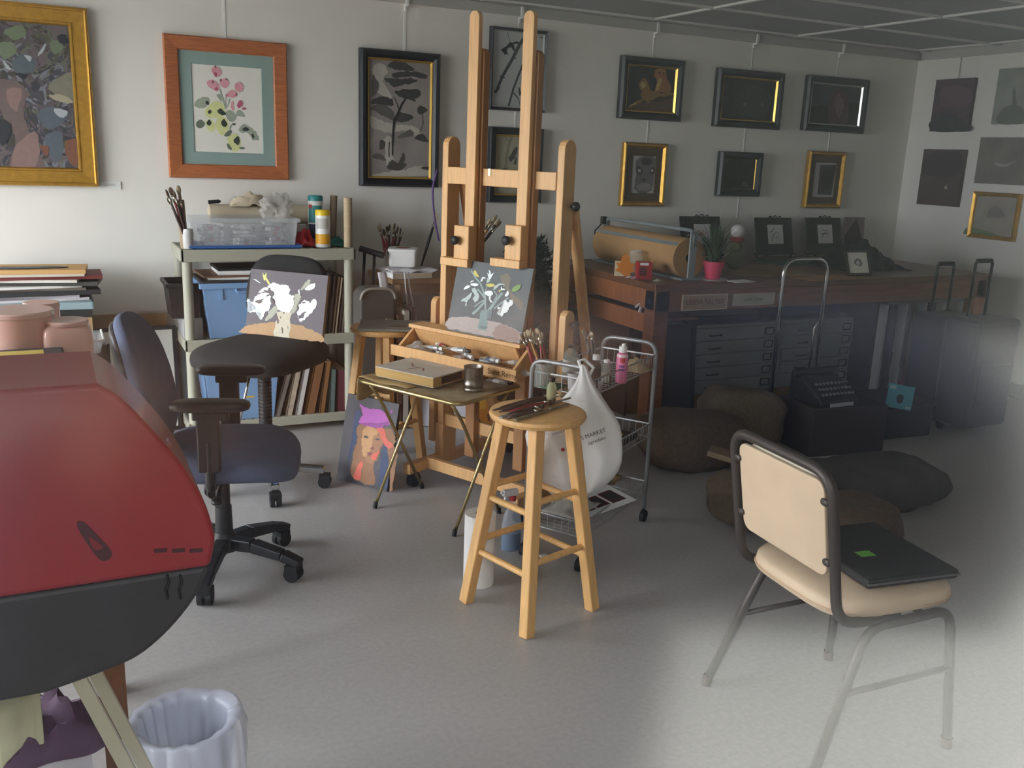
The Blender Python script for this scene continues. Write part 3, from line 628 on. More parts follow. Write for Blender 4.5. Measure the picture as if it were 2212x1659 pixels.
art(t, q, n, [
 ('B0895C', 1, [[(15, 1330), (60, 1290), (200, 1230), (400, 1200), (650, 1190), (900, 1215), (1180, 1270), (1400, 1360), (1555, 1450), (1540, 1555), (1230, 1530), (700, 1475), (20, 1395)]]),
 ('A8A896', 1, [[(460, 1160), (560, 960), (640, 880), (690, 900), (690, 980), (600, 1090)], [(1130, 580), (1230, 430), (1300, 380), (1310, 440), (1250, 520)], [(1000, 770), (1040, 760), (1070, 900), (1020, 990), (950, 1040), (940, 960)], [(1010, 700), (1050, 650), (1140, 700), (1100, 800), (1060, 850)]]),
 ('C9BFA8', 1, [[(690, 990), (800, 985), (940, 1010), (935, 1150), (920, 1440), (900, 1490), (640, 1460), (640, 1300), (680, 1100)]]),
 ('D6D07A', 1, [[(415, 260), (450, 300), (480, 255), (495, 290), (490, 340), (550, 460), (520, 470), (480, 400), (440, 400)]]),
 ('6A5748', 1, [[(690, 1060), (720, 1150), (710, 1230), (690, 1180)], [(745, 1080), (770, 1090), (760, 1130)], [(770, 1290), (800, 1300), (800, 1400), (780, 1380)], [(885, 1260), (900, 1280), (895, 1330)], [(800, 1000), (830, 1000), (820, 1040)]]),
 ('F2F8FC', 1, [[(510, 520), (560, 470), (640, 445), (720, 480), (820, 480), (900, 500), (935, 580), (920, 650), (1000, 700), (1000, 820), (970, 930), (900, 1010), (760, 980), (680, 890), (650, 800), (600, 700), (640, 640), (560, 560)], [(120, 790), (150, 740), (190, 800), (260, 800), (250, 760), (400, 770), (480, 700), (560, 690), (580, 800), (560, 910), (530, 1000), (500, 970), (440, 1050), (400, 1130), (370, 1130), (360, 1070), (370, 1010), (260, 995), (140, 1000), (200, 970), (270, 940), (250, 900), (170, 870)], [(255, 740), (330, 670), (450, 630), (540, 650), (500, 700), (380, 760), (290, 770)], [(335, 640), (400, 560), (500, 530), (520, 590), (420, 620)], [(1060, 1010), (1100, 940), (1100, 860), (1150, 830), (1220, 770), (1320, 830), (1345, 770), (1410, 765), (1440, 860), (1400, 920), (1330, 1020), (1240, 1110), (1180, 1160), (1110, 1170), (1100, 1130), (1180, 1110), (1220, 1010), (1200, 1000), (1100, 1060), (1090, 1110)], [(1210, 570), (1250, 520), (1320, 470), (1410, 460), (1390, 540), (1310, 585)], [(245, 375), (300, 390), (390, 455), (330, 430)], [(1085, 600), (1110, 570), (1120, 660), (1100, 670)]]),
 ('5F5450', 1, [[(440, 580), (540, 600), (640, 660), (620, 690), (560, 640), (450, 605)], [(270, 790), (400, 770), (400, 820), (340, 835)], [(560, 760), (590, 730), (640, 830), (600, 870)], [(485, 690), (530, 660), (540, 680), (500, 705)], [(1060, 880), (1090, 870), (1105, 920), (1080, 960)], [(1150, 820), (1230, 805), (1200, 835)]]),
], (520, 560, 8.732))
# ------------------------------------------------------------------ portrait on the floor
sh = Vector((-.84, -.54, 0)) * .05
BLp, BRp = Vector((1.205, 4.238, .004)) + sh, Vector((1.375, 3.975, .004)) + sh
t, q, n = canvas_on('portrait_painting', 'portrait of a blonde figure in a magenta cat-eared hat leaning on a stool', BLp, BRp, .42, .09, .018, mat('portrait_ground', '2B2630', .5, var=.2, scale=5), mat('dark_edge', '1E1A1C', .6))
art(t, q, n, [
 ('2B3A5E', 1, [[(130, 1230), (200, 850), (270, 400), (340, 330), (360, 560), (290, 800), (200, 1050)], [(640, 1300), (700, 950), (760, 900), (780, 1100), (780, 1530), (650, 1500)]]),
 ('8A5F3E', 1, [[(330, 560), (430, 540), (620, 600), (730, 610), (850, 640), (900, 780), (860, 900), (780, 900), (700, 840), (620, 1100), (560, 1160), (550, 1490), (220, 1370), (230, 1050), (300, 800), (290, 650)], [(780, 920), (900, 900), (930, 1000), (880, 1300), (850, 1570), (800, 1550), (800, 1200)]]),
 ('B98B5A', 1, [[(400, 640), (480, 580), (590, 620), (620, 700), (560, 760), (540, 900), (480, 1000), (430, 1080), (380, 1000), (370, 820)]]),
 ('9A6A48', 1, [[(560, 740), (680, 720), (700, 830), (640, 960), (580, 1020), (520, 960), (540, 860)], [(420, 1060), (540, 1080), (560, 1160), (460, 1150)]]),
 ('D2604E', 1, [[(600, 620), (720, 610), (760, 780), (860, 880), (800, 930), (700, 830), (650, 700)], [(520, 1040), (640, 960), (690, 880), (640, 1000), (570, 1110)], [(240, 1380), (320, 1180), (390, 1130), (360, 1300), (340, 1420)]]),
 ('7A3A3A', 1, [[(455, 1000), (500, 985), (530, 1010), (490, 1040)], [(500, 930), (550, 900), (560, 950)]]),
 ('3E3834', 1, [[(405, 745), (440, 730), (480, 760), (440, 770)], [(580, 790), (620, 770), (660, 790), (620, 800)]]),
 ('B45BB0', 1, [[(335, 520), (380, 420), (460, 340), (560, 310), (660, 325), (770, 400), (830, 520), (760, 570), (620, 605), (480, 580), (400, 545)], [(345, 235), (420, 280), (500, 320), (400, 400), (370, 320)], [(820, 350), (850, 330), (850, 390)]]),
 ('8E3F8C', 1, [[(340, 530), (480, 520), (640, 540), (800, 500), (760, 570), (620, 605), (480, 580)]]),
], (730, 840, 7.212))
# ------------------------------------------------------------------ generic small makers
def slab_book(name, label, pb, pt, Y, wpx, dep, cover, pages, group, sub=None):
    """upright book seen from its spine: bottom and top pixel of the spine centre"""
    a, c = WY(*pb, Y), WY(*pt, Y); L = (c - a).length; ang = atan2(c.x - a.x, c.z - a.z)
    w_ = wpx * .00252
    t = thing(name, label, 'book', a, group=group, rot=(0, ang, 0))
    b = B(); b.box((0, .003, L / 2), (w_, .006, L)); b.box((-w_ / 2 + .002, dep / 2, L / 2), (.004, dep, L)); b.box((w_ / 2 - .002, dep / 2, L / 2), (.004, dep, L)); part(b, 'cover', cover, t)
    b = B(); b.box((0, dep / 2, L / 2), (w_ - .008, dep - .014, L - .01)); part(b, 'pages', pages, t)
    return t
m_pages = mat('pages', 'D8CDB8', .9)
def bin_mesh(w, d, h, tp, th=.004, rim=.018):
    b = B(); P = []
    for (k, z, e) in ((tp, 0, 0), (1, h - rim, 0), (1, h - rim, rim), (1, h, rim), (1, h, -th), (1, h - rim, -th), (tp, th, -th)):
        P.append([(sx * (w / 2 * k + e * .6), sy * (d / 2 * k + e * .6), z) for sx, sy in ((-1, -1), (1, -1), (1, 1), (-1, 1))])
    vs = [v for r in P for v in r]; n = len(P)
    fs = [(i * 4 + k, i * 4 + (k + 1) % 4, (i + 1) * 4 + (k + 1) % 4, (i + 1) * 4 + k) for i in range(n - 1) for k in range(4)]
    fs += [(3, 2, 1, 0), (24, 25, 26, 27)]
    return b.add(vs, fs)
def tube_proto():
    b = B(); n = 12; vs = []
    for z, w_, t_ in ((0, .021, .0012), (.012, .021, .0016), (.04, .0185, .008), (.075, .0145, .0135), (.088, .0142, .0142), (.094, .007, .007), (.098, .006, .006)):
        vs += [(w_ * cos(2 * pi * k / n), t_ * sin(2 * pi * k / n), z) for k in range(n)]
    b.add(vs, [(i * n + k, i * n + (k + 1) % n, (i + 1) * n + (k + 1) % n, (i + 1) * n + k) for i in range(6) for k in range(n)] + [tuple(range(n - 1, -1, -1))])
    me = b.mesh('paint_tube', m_silver, 40)
    c = B(); c.cyl((0, 0, .096), (0, 0, .113), .0095, .008, n=10); mc = c.mesh('cap', m_white, 40)
    c2 = c.mesh('cap', m_blk, 40)
    l = B(); nn = 12
    l.add([(1.03 * w_ * cos(2 * pi * k / nn), 1.05 * t_ * sin(2 * pi * k / nn), z) for z, w_, t_ in ((.035, .019, .007), (.062, .0162, .0116)) for k in range(nn)], [(k, (k + 1) % nn, nn + (k + 1) % nn, nn + k) for k in range(nn)])
    return me, (mc, c2), l
TUBE_ME, CAP_ME, _lab = tube_proto()
BAND = [_lab.mesh('colour_band', mat('tube_band_' + h, h, .5), True) for h in ('E9E7E2', 'B8BDC2', '9E3340', '3F5F7A', 'C9A24A', '6B5E4E')]
def paint_tube(loc, rot, label, group, band=0, cap=0, sc=1.):
    o = part(TUBE_ME, 'paint_tube', None); o.location = loc; o.rotation_euler = rot; o.scale = (sc,) * 3
    o['label'] = label; o['category'] = 'paint tube'; o['group'] = group
    part(CAP_ME[cap], 'cap', None, o); part(BAND[band], 'colour_band', None, o)
    return o
def brush_meshes(hm, bm, flat):
    h = B(); h.lathe([(0, 0), (.0015, .0), (.003, .05), (.0045, .14), (.0038, .2), (.003, .215)], n=8)
    f = B(); f.lathe([(.0032, .212), (.0034, .23), (.0036, .25)], n=8, sx=1. if not flat else 1.6, sy=1. if not flat else .6)
    r = B(); r.lathe([(.0034, .249), (.0046, .265), (.0034, .278), (.0008, .285)], n=8, sx=1. if not flat else 1.9, sy=1. if not flat else .6)
    return h.mesh('paintbrush', hm, True), f.mesh('ferrule', m_fer, True), r.mesh('bristles', bm, True)
ORD = ('first', 'second', 'third', 'fourth', 'fifth', 'sixth', 'seventh', 'eighth', 'ninth', 'tenth', 'eleventh', 'twelfth', 'thirteenth', 'fourteenth', 'fifteenth', 'sixteenth')
BR = {k: brush_meshes(*v) for k, v in dict(red=(m_red, m_bri, False), dark=(m_dk, m_brid, False), rflat=(m_red, m_brid, True), dflat=(m_dk, m_bri, True), blk=(m_blk, m_bri, True), tan=(mat('brush_tan', 'A8793F', .4), m_bri, True)).items()}
def brush(p, d, L, kind, label, group, roll=0., thick=1.):
    """p: butt end of the handle, d: direction to the bristles"""
    h, f, r = BR[kind]; d = Vector(d).normalized()
    o = part(h, 'paintbrush', None); o.location = p
    o.rotation_euler = (d.to_track_quat('Z', 'Y').to_matrix() @ Matrix.Rotation(roll, 3, 'Z')).to_euler()
    s_ = L / .285; o.scale = (thick * s_ ** .5 if L > .2 else thick,) * 2 + (s_,)
    o['label'] = label; o['category'] = 'paintbrush'; o['group'] = group
    part(f, 'ferrule', None, o); part(r, 'bristles', None, o); return o

# ------------------------------------------------------------------ swivel chairs
def swivel(name, label, loc, rz, legang, base_m, fab, seat_z, chrome, R=.27):
    t = thing(name, label, 'chair', loc, rz)
    b = B(); b.lathe([(.05, .085), (.05, .13), (.035, .15), (.03, .16)], n=16); part(b, 'base_hub', base_m, t, smooth=40)
    for a in legang:
        a = radians(a) - rz; c, s_ = cos(a), sin(a)
        b = B()
        if chrome: b.bar((.03 * c, .03 * s_, .105), (R * c, R * s_, .085), .042, .034)
        else:
            for (r0, z0, h0), (r1, z1, h1) in (((.03, .115, .05), (.12, .115, .045)), ((.12, .115, .045), (R * .85, .095, .035)), ((R * .85, .095, .035), (R + .03, .072, .03))):
                b.bar((r0 * c, r0 * s_, z0), (r1 * c, r1 * s_, z1), .05, h0, w2=.046, h2=h1)
        part(b, 'base_leg', base_m, t, bevel=.006)
        b = B(); x, y = R * c, R * s_
        for k in (-1, 1):
            b.cyl((x - s_ * .006 * k, y + c * .006 * k, .03), (x - s_ * .024 * k, y + c * .024 * k, .03), .030, n=16)
        b.box((x, y, .05), (.05, .05, .03), Euler((0, 0, a)).to_matrix()); part(b, 'castor', m_blk2, t, smooth=40)
    b = B(); b.cyl((0, 0, .14), (0, 0, .26), .033, .03, n=18); b.cyl((0, 0, .26), (0, 0, seat_z - .1), .026, .026, n=18)
    if chrome:
        z = .3
        while z < seat_z - .12: b.cyl((0, 0, z), (0, 0, z + .010), .031, n=18); z += .017
    b.box((0, 0, seat_z - .105), (.18, .16, .04)); part(b, 'gas_column', m_blk, t, smooth=40)
    return t
# blue task chair with arms
CZ = .515
t = swivel('office_chair', 'blue fabric office chair with armrests and black five-star base', (.50, 3.38, 0), radians(-17), (-113, -41, 31, 103, 175), m_blk, m_fab_bl, CZ, False, .285)
def seatfn(p):
    p.z -= max(0, p.x - .10) ** 2 * 1.1
    p.z += .10 * max(0, abs(p.y) - .13)
    return p
b = B(); b.blob((.03, 0, CZ - .055), (.255, .25, .058), .55, 36, 18, fn=seatfn); part(b, 'seat', m_fab_bl, t, smooth=True)
b = B(); b.box((.0, 0, CZ - .095), (.34, .34, .02)); part(b, 'seat_pan', m_blk, t, bevel=.008)
R = Matrix.Rotation(radians(-13), 3, 'Y')
def backfn(p):
    p.x += .9 * p.y * p.y
    k = 1 - .22 * max(0, p.z / .27) ; p.y *= k
    return p
b = B(); b.blob((-.265, 0, .735), (.038, .225, .255), .7, 30, 20, R=R, fn=backfn); part(b, 'backrest', m_fab_bl, t, smooth=True)
b = B(); b.blob((-.292, 0, .73), (.026, .205, .235), .7, 24, 16, R=R, fn=backfn); part(b, 'back_shell', m_blk, t, smooth=True)
b = B(); b.tube(fillet([(-.05, 0, CZ - .105), (-.27, 0, CZ - .10), (-.315, 0, .72)], .06), .02, 8); part(b, 'back_bar', m_blk, t, smooth=True)
for sgn in (-1, 1):
    b = B(); y = sgn * .262
    b.tube(fillet([(.0, sgn * .1, CZ - .10), (.0, y, CZ - .10), (.0, y, CZ + .08)], .04), .018, 8)
    b.box((.0, y, CZ + .07), (.075, .03, .20)); b.box((.01, y, CZ + .17), (.12, .034, .03)); o = part(b, 'armrest', m_blk, t, bevel=.006)
    b = B(); b.blob((.01, y, CZ + .205), (.132, .044, .021), .6, 28, 10); part(b, 'arm_pad', m_blk, o, smooth=True)
b = B(); b.cyl((.02, -.16, CZ - .12), (.02, -.25, CZ - .13), .008, n=8); b.blob((.02, -.265, CZ - .135), (.02, .03, .012), .8, 12, 8); part(b, 'lever', m_blk, t, smooth=True)
# black drafting chair
t = swivel('drafting_chair', 'black drafting chair with chrome star base holding a lily canvas', (.83, 4.22, 0), radians(-135), (-22, 50, 122, 194, -94), m_chrome, m_fab_bk, .71, True, .27)
b = B(); b.blob((0.02, 0, .655), (.275, .27, .055), .6, 36, 18, fn=lambda p: Vector((p.x, p.y, p.z - max(0, p.x - .1) ** 2 * .9 - max(0, abs(p.y) - .13) ** 2 * .8))); part(b, 'seat', m_fab_bk, t, smooth=True)
R = Matrix.Rotation(radians(-10), 3, 'Y')
b = B(); b.blob((-.265, -.035, .895), (.035, .225, .175), .6, 30, 18, R=R, fn=lambda p: Vector((p.x, p.y * (1 - .1 * max(0, p.z / .16)), p.z))); part(b, 'backrest', m_fab_bk, t, smooth=True)
b = B(); b.tube(fillet([(-.1, 0, .60), (-.33, 0, .60), (-.31, 0, .84)], .05), .012, 8); part(b, 'back_bar', m_chrome, t, smooth=True)
b = B(); b.tube([(.05, -.03, .60), (.12, -.06, .34)], .006, 8); part(b, 'lever', m_chrome, t, smooth=True)

# ------------------------------------------------------------------ resin shelf unit and what is on it
SX0, SX1, SY0, SY1 = .585, 1.515, 5.05, 5.46
t = thing('resin_shelf', 'grey-beige plastic shelf unit loaded with art supplies against the wall', 'shelf', ((SX0 + SX1) / 2, (SY0 + SY1) / 2, 0))
sw, sd = SX1 - SX0, SY1 - SY0
for z0, z1 in ((.038, .09), (.494, .553), (.968, 1.032)):
    b = B()
    b.box((0, -sd / 2 + .008, (z0 + z1) / 2), (sw, .016, z1 - z0)); b.box((0, sd / 2 - .008, (z0 + z1) / 2), (sw, .016, z1 - z0))
    b.box((-sw / 2 + .008, 0, (z0 + z1) / 2), (.016, sd, z1 - z0)); b.box((sw / 2 - .008, 0, (z0 + z1) / 2), (.016, sd, z1 - z0))
    o = part(b, 'tier', m_resin, t, bevel=.004)
    b = B()
    for k in range(19): b.box((-sw / 2 + .04 + k * (sw - .08) / 18, 0, z1 - .012), (.030, sd - .03, .012))
    b.box((0, 0, z1 - .022), (sw - .03, sd - .03, .008)); part(b, 'slat_top', m_resin, o)
for sx in (-1, 1):
    for sy in (-1, 1):
        b = B()
        for z0, z1 in ((0, .04), (.09, .496), (.553, .97)): b.cyl((sx * (sw / 2 - .032), sy * (sd / 2 - .032), z0), (sx * (sw / 2 - .032), sy * (sd / 2 - .032), z1), .026, n=18)
        part(b, 'post', m_resin, t, smooth=40)
ZT, ZM, ZL = 1.032, .547, .084
# clear tub of paint tubes on a blue tray
tubx, tuby = .925, 5.21
b = bin_mesh(.575, .27, .018, .97, .004, .012); one(b, 'blue_tray', mat('blue_lid_plastic', '3E66A8', .45), 'shallow blue tray under the clear tub on the top shelf', 'tray', (tubx, tuby, ZT))
b = bin_mesh(.55, .25, .155, .94, .004, .02); one(b, 'storage_tub', m_clear, 'clear plastic tub of paint tubes on the top shelf', 'tub', (tubx, tuby, ZT + .0045))
r_ = random.Random(3)
for k in range(45):
    lay, sl = divmod(k, 9); sx, sy = sl % 3 - 1, sl // 3 - 1; fl = r_.choice((-1, 1)); rz_ = fl * pi / 2 + r_.uniform(-.3, .3)
    ax = Vector((sin(rz_), -cos(rz_), 0)); c = Vector((tubx + sx * .168, tuby + sy * .068 + r_.uniform(-.008, .008), ZT + .022 + .0255 * lay * (.8 + .2 * (sx > 0)))) - ax * .055
    paint_tube(c, (radians(90), r_.uniform(-.2, .2), rz_), 'crumpled silver paint tube piled in the clear tub', 'paint tubes in the clear tub', r_.choice((0, 0, 1, 1, 2, 3, 5)), r_.choice((0, 0, 1)), 1.0)
# rolled canvas, marker, folded canvas, bubble bag
b = B(); b.cyl((-.30, 0, .0), (.30, 0, .0), .052, n=20); b.cyl((-.302, 0, 0), (.302, 0, 0), .03, n=16)
p = WY(560, 468, 5.38); one(b, 'canvas_roll', mat('raw_canvas', 'C9BBA2', .9, bump=.1, bscale=300), 'roll of raw canvas lying behind the clear tub', 'canvas roll', (p.x + .03, 5.395, ZT + .162), smooth=40)
b = B(); b.box((0, 0, .054), (.46, .09, .108)); one(b, 'pale_carton', mat('pale_carton', 'C9C4BA', .8), 'long pale carton supporting the canvas roll on the top shelf', 'carton', (1.08, 5.395, ZT + .001), bevel=.003)
p = WY(465, 454, 5.36)
b = B(); b.cyl((-.03, 0, 0), (.03, 0, .004), .0105, n=12); b.cyl((.03, 0, .004), (.036, 0, .005), .006, n=10)
one(b, 'marker_pen', m_blk, 'black marker pen lying on the canvas roll', 'pen', (p.x, 5.395, ZT + .162 + .052 + .0105), smooth=40)
def crumple(nx, ny, w_, d_, h_, seed, fold=3.):
    rr = random.Random(seed); ph = [rr.uniform(0, 6.28) for _ in range(8)]
    def f(u, v):
        x, y = (u - .5) * w_, (v - .5) * d_
        z = h_ * max(0, 1 - (abs(u - .5) * 2) ** 2.2) * max(0, 1 - (abs(v - .5) * 2) ** 2.2)
        z *= .75 + .25 * sin(fold * 6.28 * u + ph[0] + 2 * sin(5 * v + ph[1]))
        z += h_ * .12 * (sin(17 * u + 9 * v + ph[2]) + sin(23 * v - 7 * u + ph[3])) * (.3 + .7 * max(0, 1 - abs(u - .5) * 2))
        return (x + .02 * w_ * sin(11 * v + ph[4]), y + .02 * d_ * sin(13 * u + ph[5]), max(.001, z))
    return B().grid(nx, ny, f)
p = WY(545, 450, 5.36)
one(crumple(18, 10, .24, .11, .085, 5), 'canvas_scrap', mat('raw_canvas', 'C9BBA2'), 'folded scrap of raw canvas heaped on the canvas roll', 'cloth', (p.x, 5.385, ZT + .205), smooth=40, solid=.003)
p = WY(602, 470, 5.2)
b = B(); b.blob((0, 0, .06), (.085, .05, .075), .9, 40, 26, fn=lambda q: q * (1 + .45 * noise.noise(q * 22) + .25 * noise.noise(q * 50)))
one(b, 'bubble_bag', mat('bubble_film', 'D5D2CE', .2, alpha=.45, bump=.5, bscale=150), 'crumpled clear plastic bag sticking out of the tub', 'plastic bag', (p.x, 5.22, ZT + .145), smooth=50)
# wipes canisters
def canister(px, py0, py1, Y, label, cap, base, patches):
    a, c = WY(px, py1, Y), WY(px, py0, Y); h = c.z - ZT; r = .041
    t = thing('wipes_canister', label, 'canister', (a.x, Y, ZT), group='wipes canisters')
    b = B(); b.lathe([(0, 0), (r - .003, 0), (r, .004), (r, h - .032), (r - .002, h - .028)], n=28); part(b, 'canister_body', m_white, t, smooth=40)
    b = B(); b.lathe([(r + .001, h - .03), (r + .001, h - .006), (r - .004, h), (0, h)], n=28); part(b, 'cap', cap, t, smooth=40)
    for m_, z0, z1, a0, a1 in patches:
        b = B(); n = 14
        b.add([((r + .0006) * cos(radians(a0 + (a1 - a0) * k / n)), (r + .0006) * sin(radians(a0 + (a1 - a0) * k / n)), z) for z in (z0 * h, z1 * h) for k in range(n + 1)], [(k, k + 1, n + 2 + k, n + 1 + k) for k in range(n)])
        part(b, 'label_print', m_, t)
m_teal = mat('teal_cap', '2E8E90', .4)
canister(682, 422, 498, 5.30, 'wipes canister with a teal cap on the top shelf', m_teal, None, ((mat('teal_print', '3A8E8E', .5), .45, .8, -170, -50), (mat('navy_print', '27364F', .5), .12, .42, -175, -40), (mat('red_print', 'B23A3C', .5), .74, .82, -170, -130)))
canister(698, 453, 538, 5.14, 'wipes canister with a yellow cap and yellow label on the top shelf', mat('yellow_cap', 'E8C62E', .4), None, ((mat('orange_print', 'E3A41E', .5), .09, .36, -180, -40), (mat('grey_print', 'C8C6C0', .6), .5, .78, -160, -60)))
# cardboard tubes
for px, py0, Y, lab, tilt in ((721, 423, 5.33, 'thin cardboard tube leaning behind the wipes canisters', .04), (754, 428, 5.10, 'pale cardboard tube standing at the right end of the top shelf', 0), (374, 432, 5.12, 'banded cardboard tube standing at the left end of the top shelf', -.05)):
    c = WY(px, py0, Y); h = c.z - ZT; r = .0205 if px != 754 else .023
    b = B(); b.lathe([(r, 0), (r, h), (r - .003, h), (r - .003, .01), (0, .01)], n=20, capt=False)
    mm = mat('tube_card_' + str(px), {721: '8A7862', 754: 'B9A586', 374: 'A08B70'}[px], .85, var=.1, scale=8, stretch=(.3, .3, 9))
    x0 = min(max(c.x - tilt * h, SX0 + .03), SX1 - .03)
    one(b, 'cardboard_tube', mm, lab, 'tube', (x0, Y, ZT + .002), group='cardboard tubes', rot=(0, tilt, 0), smooth=40)
# brushes in a cup, left end
p = WY(404, 505, 5.09)
b = B(); b.lathe([(0, 0), (.024, 0), (.026, .004), (.028, .085), (.024, .1), (.024, .102), (.022, .09), (.022, .005), (0, .005)], n=20)
one(b, 'brush_cup', mat('dirty_white', 'C9C7C5', .45, var=.15), 'dirty white cup of brushes at the left end of the top shelf', 'cup', (SX0 + .045, 5.095, ZT + .002), smooth=40)
for k, (px, py) in enumerate(((358, 409), (367, 404), (384, 400), (375, 412), (388, 420), (363, 425))):
    c = WY(px, py, 5.09 + .008 * (k % 3)); a = Vector((SX0 + .045 + .005 * (k % 2), 5.095 + .006 * (k % 3 - 1), ZT + .009)); d = c - a
    brush(a, d, d.length, ('dark', 'rflat', 'dflat', 'dark', 'dark', 'rflat')[k], ORD[sorted((358, 367, 384, 375, 388, 363)).index(px)] + ' from the left of the brushes in the cup at the shelf end', 'brushes in the shelf cup', k, 1.5)
# red bag, teal cloth, small pencil box
p = WY(662, 520, 5.18)
one(crumple(18, 12, .13, .16, .085, 11), 'red_pouch', mat('red_nylon', 'B3202B', .45), 'crumpled red pouch between tub and yellow canister', 'pouch', (p.x + .005, 5.24, ZT + .001), smooth=40, solid=.003)
p = WY(735, 527, 5.2)
one(crumple(12, 10, .09, .16, .05, 12), 'teal_cloth', mat('teal_cloth', '2E7D78', .8), 'teal cloth behind the yellow-capped canister', 'cloth', (p.x - .005, 5.24, ZT + .001), smooth=40, solid=.003)
# middle tier: blue bin, folders, black basket, boxes, records
m_bin = mat('blue_bin_plastic', '7FA3CC', .45)
def blue_bin(loc, w_, d_, h_, label):
    t = thing('blue_bin', label, 'bin', loc, group='blue plastic bins')
    part(bin_mesh(w_, d_, h_, .86, .005, .03), 'bin_body', m_bin, t, bevel=.004)
    for sx in (-.3, .3):
        b = B(); b.box((sx * w_, -d_ / 2 * .96 - .004, h_ - .06), (.02, .014, .06)); part(b, 'rib', m_bin, t)
    b = B(); b.tube(fillet([(-.06, -d_ / 2 - .004, h_ - .02), (-.06, -d_ / 2 - .02, h_ - .05), (.06, -d_ / 2 - .02, h_ - .05), (.06, -d_ / 2 - .004, h_ - .02)], .015), .006, 6); part(b, 'handle', m_bin, t)
    return t
t = blue_bin((.92, 5.25, ZM), .46, .34, .305, 'blue plastic bin on the middle shelf behind the black chair')
b = B(); b.box((.06, -.152, .07), (.055, .001, .09)); part(b, 'sticker', mat('cyan_note', '49A0CC', .6), t)
fz = ZM + .306
for k, (w_, d_, h_, cc, dx, rz_, lab) in enumerate(((.44, .33, .012, '33302E', .0, .03, 'dark folder, lowest on the blue bin'), (.40, .30, .014, 'E4E4E2', .03, -.04, 'white folder in the pile on the blue bin'), (.38, .30, .010, '7A5A44', -.02, .05, 'brown folder in the pile on the blue bin'), (.34, .27, .022, 'EFEFED', .05, -.02, 'thick white binder in the pile on the blue bin'), (.31, .24, .016, '242426', .03, .02, 'black case on top of the blue bin pile'))):
    b = B(); b.box((0, 0, h_ / 2), (w_, d_, h_)); one(b, 'folder', mat('folder_' + cc, cc, .55), lab, 'folder', (.90 + dx, 5.24, fz), rz_, 'folders on the blue bin', bevel=.003); fz += h_
b = B(); b.box((0, 0, .055), (.10, .26, .11)); one(b, 'grey_box', mat('grey_carton', 'A8A6A8', .8), 'grey carton under the black basket on the middle shelf', 'box', (.640, 5.25, ZM), bevel=.003)
one(bin_mesh(.165, .26, .19, .82, .004, .02), 'black_basket', m_blk, 'black plastic basket on a grey carton, left of the blue bin', 'basket', (.605, 5.25, ZM + .111))
for k, (pb, pt, wd, cc) in enumerate((((703, 722), (716, 592), 5, '2C2624'), ((711, 722), (724, 596), 7, '3B2E2A'), ((719, 721), (733, 598), 5, '8E6E58'), ((725, 720), (739, 600), 6, 'B9A48C'), ((733, 719), (745, 600), 7, '4A362E'), ((740, 719), (748, 603), 4, 'C8BBA8'), ((693, 724), (704, 600), 6, '232022'))):
    slab_book('record_sleeve', ('dark portfolio', 'brown-black portfolio', 'tan portfolio', 'cream portfolio', 'brown portfolio', 'pale thin portfolio', 'black portfolio')[k] + ' leaning at the right of the middle shelf', pb, pt, 5.10, wd, .30, mat('sleeve_' + cc, cc, .6), m_pages, 'portfolios on the middle shelf')
# bottom tier: bin with yellow note, books
t = blue_bin((.88, 5.24, ZL), .40, .34, .34, 'blue plastic bin with a yellow note on the bottom shelf')
b = B(); b.box((.035, -.156, .16), (.055, .001, .07)); part(b, 'note', mat('yellow_note', 'D9B62F', .7), t)
for k, (pb, pt, wd, cc, lab) in enumerate((((600, 901), (628, 796), 12, '7D726C', 'plastic-wrapped grey book at the left of the bottom shelf row'), ((625, 899), (649, 782), 14, 'C0AE98', 'stone-patterned book on the bottom shelf'), ((645, 899), (668, 777), 13, 'D8D0CC', 'white book with red edge on the bottom shelf'), ((670, 895), (692, 782), 21, '8A5E3C', 'thick brown book on the bottom shelf'), ((696, 892), (711, 781), 12, '94683F', 'tan book next to the thick brown book'), ((718, 890), (721, 798), 13, '5F7470', 'teal-grey book on the bottom shelf'), ((739, 889), (741, 799), 25, '5E2A36', 'wide maroon book at the right of the bottom shelf'))):
    o = slab_book('book', lab, pb, pt, 5.09, wd, .24, mat('book_' + cc, cc, .55 if k else .2, var=.2 if k == 1 else .05, scale=25), mat('red_pages', 'B84A4A', .8) if k == 2 else m_pages, 'books on the bottom shelf')

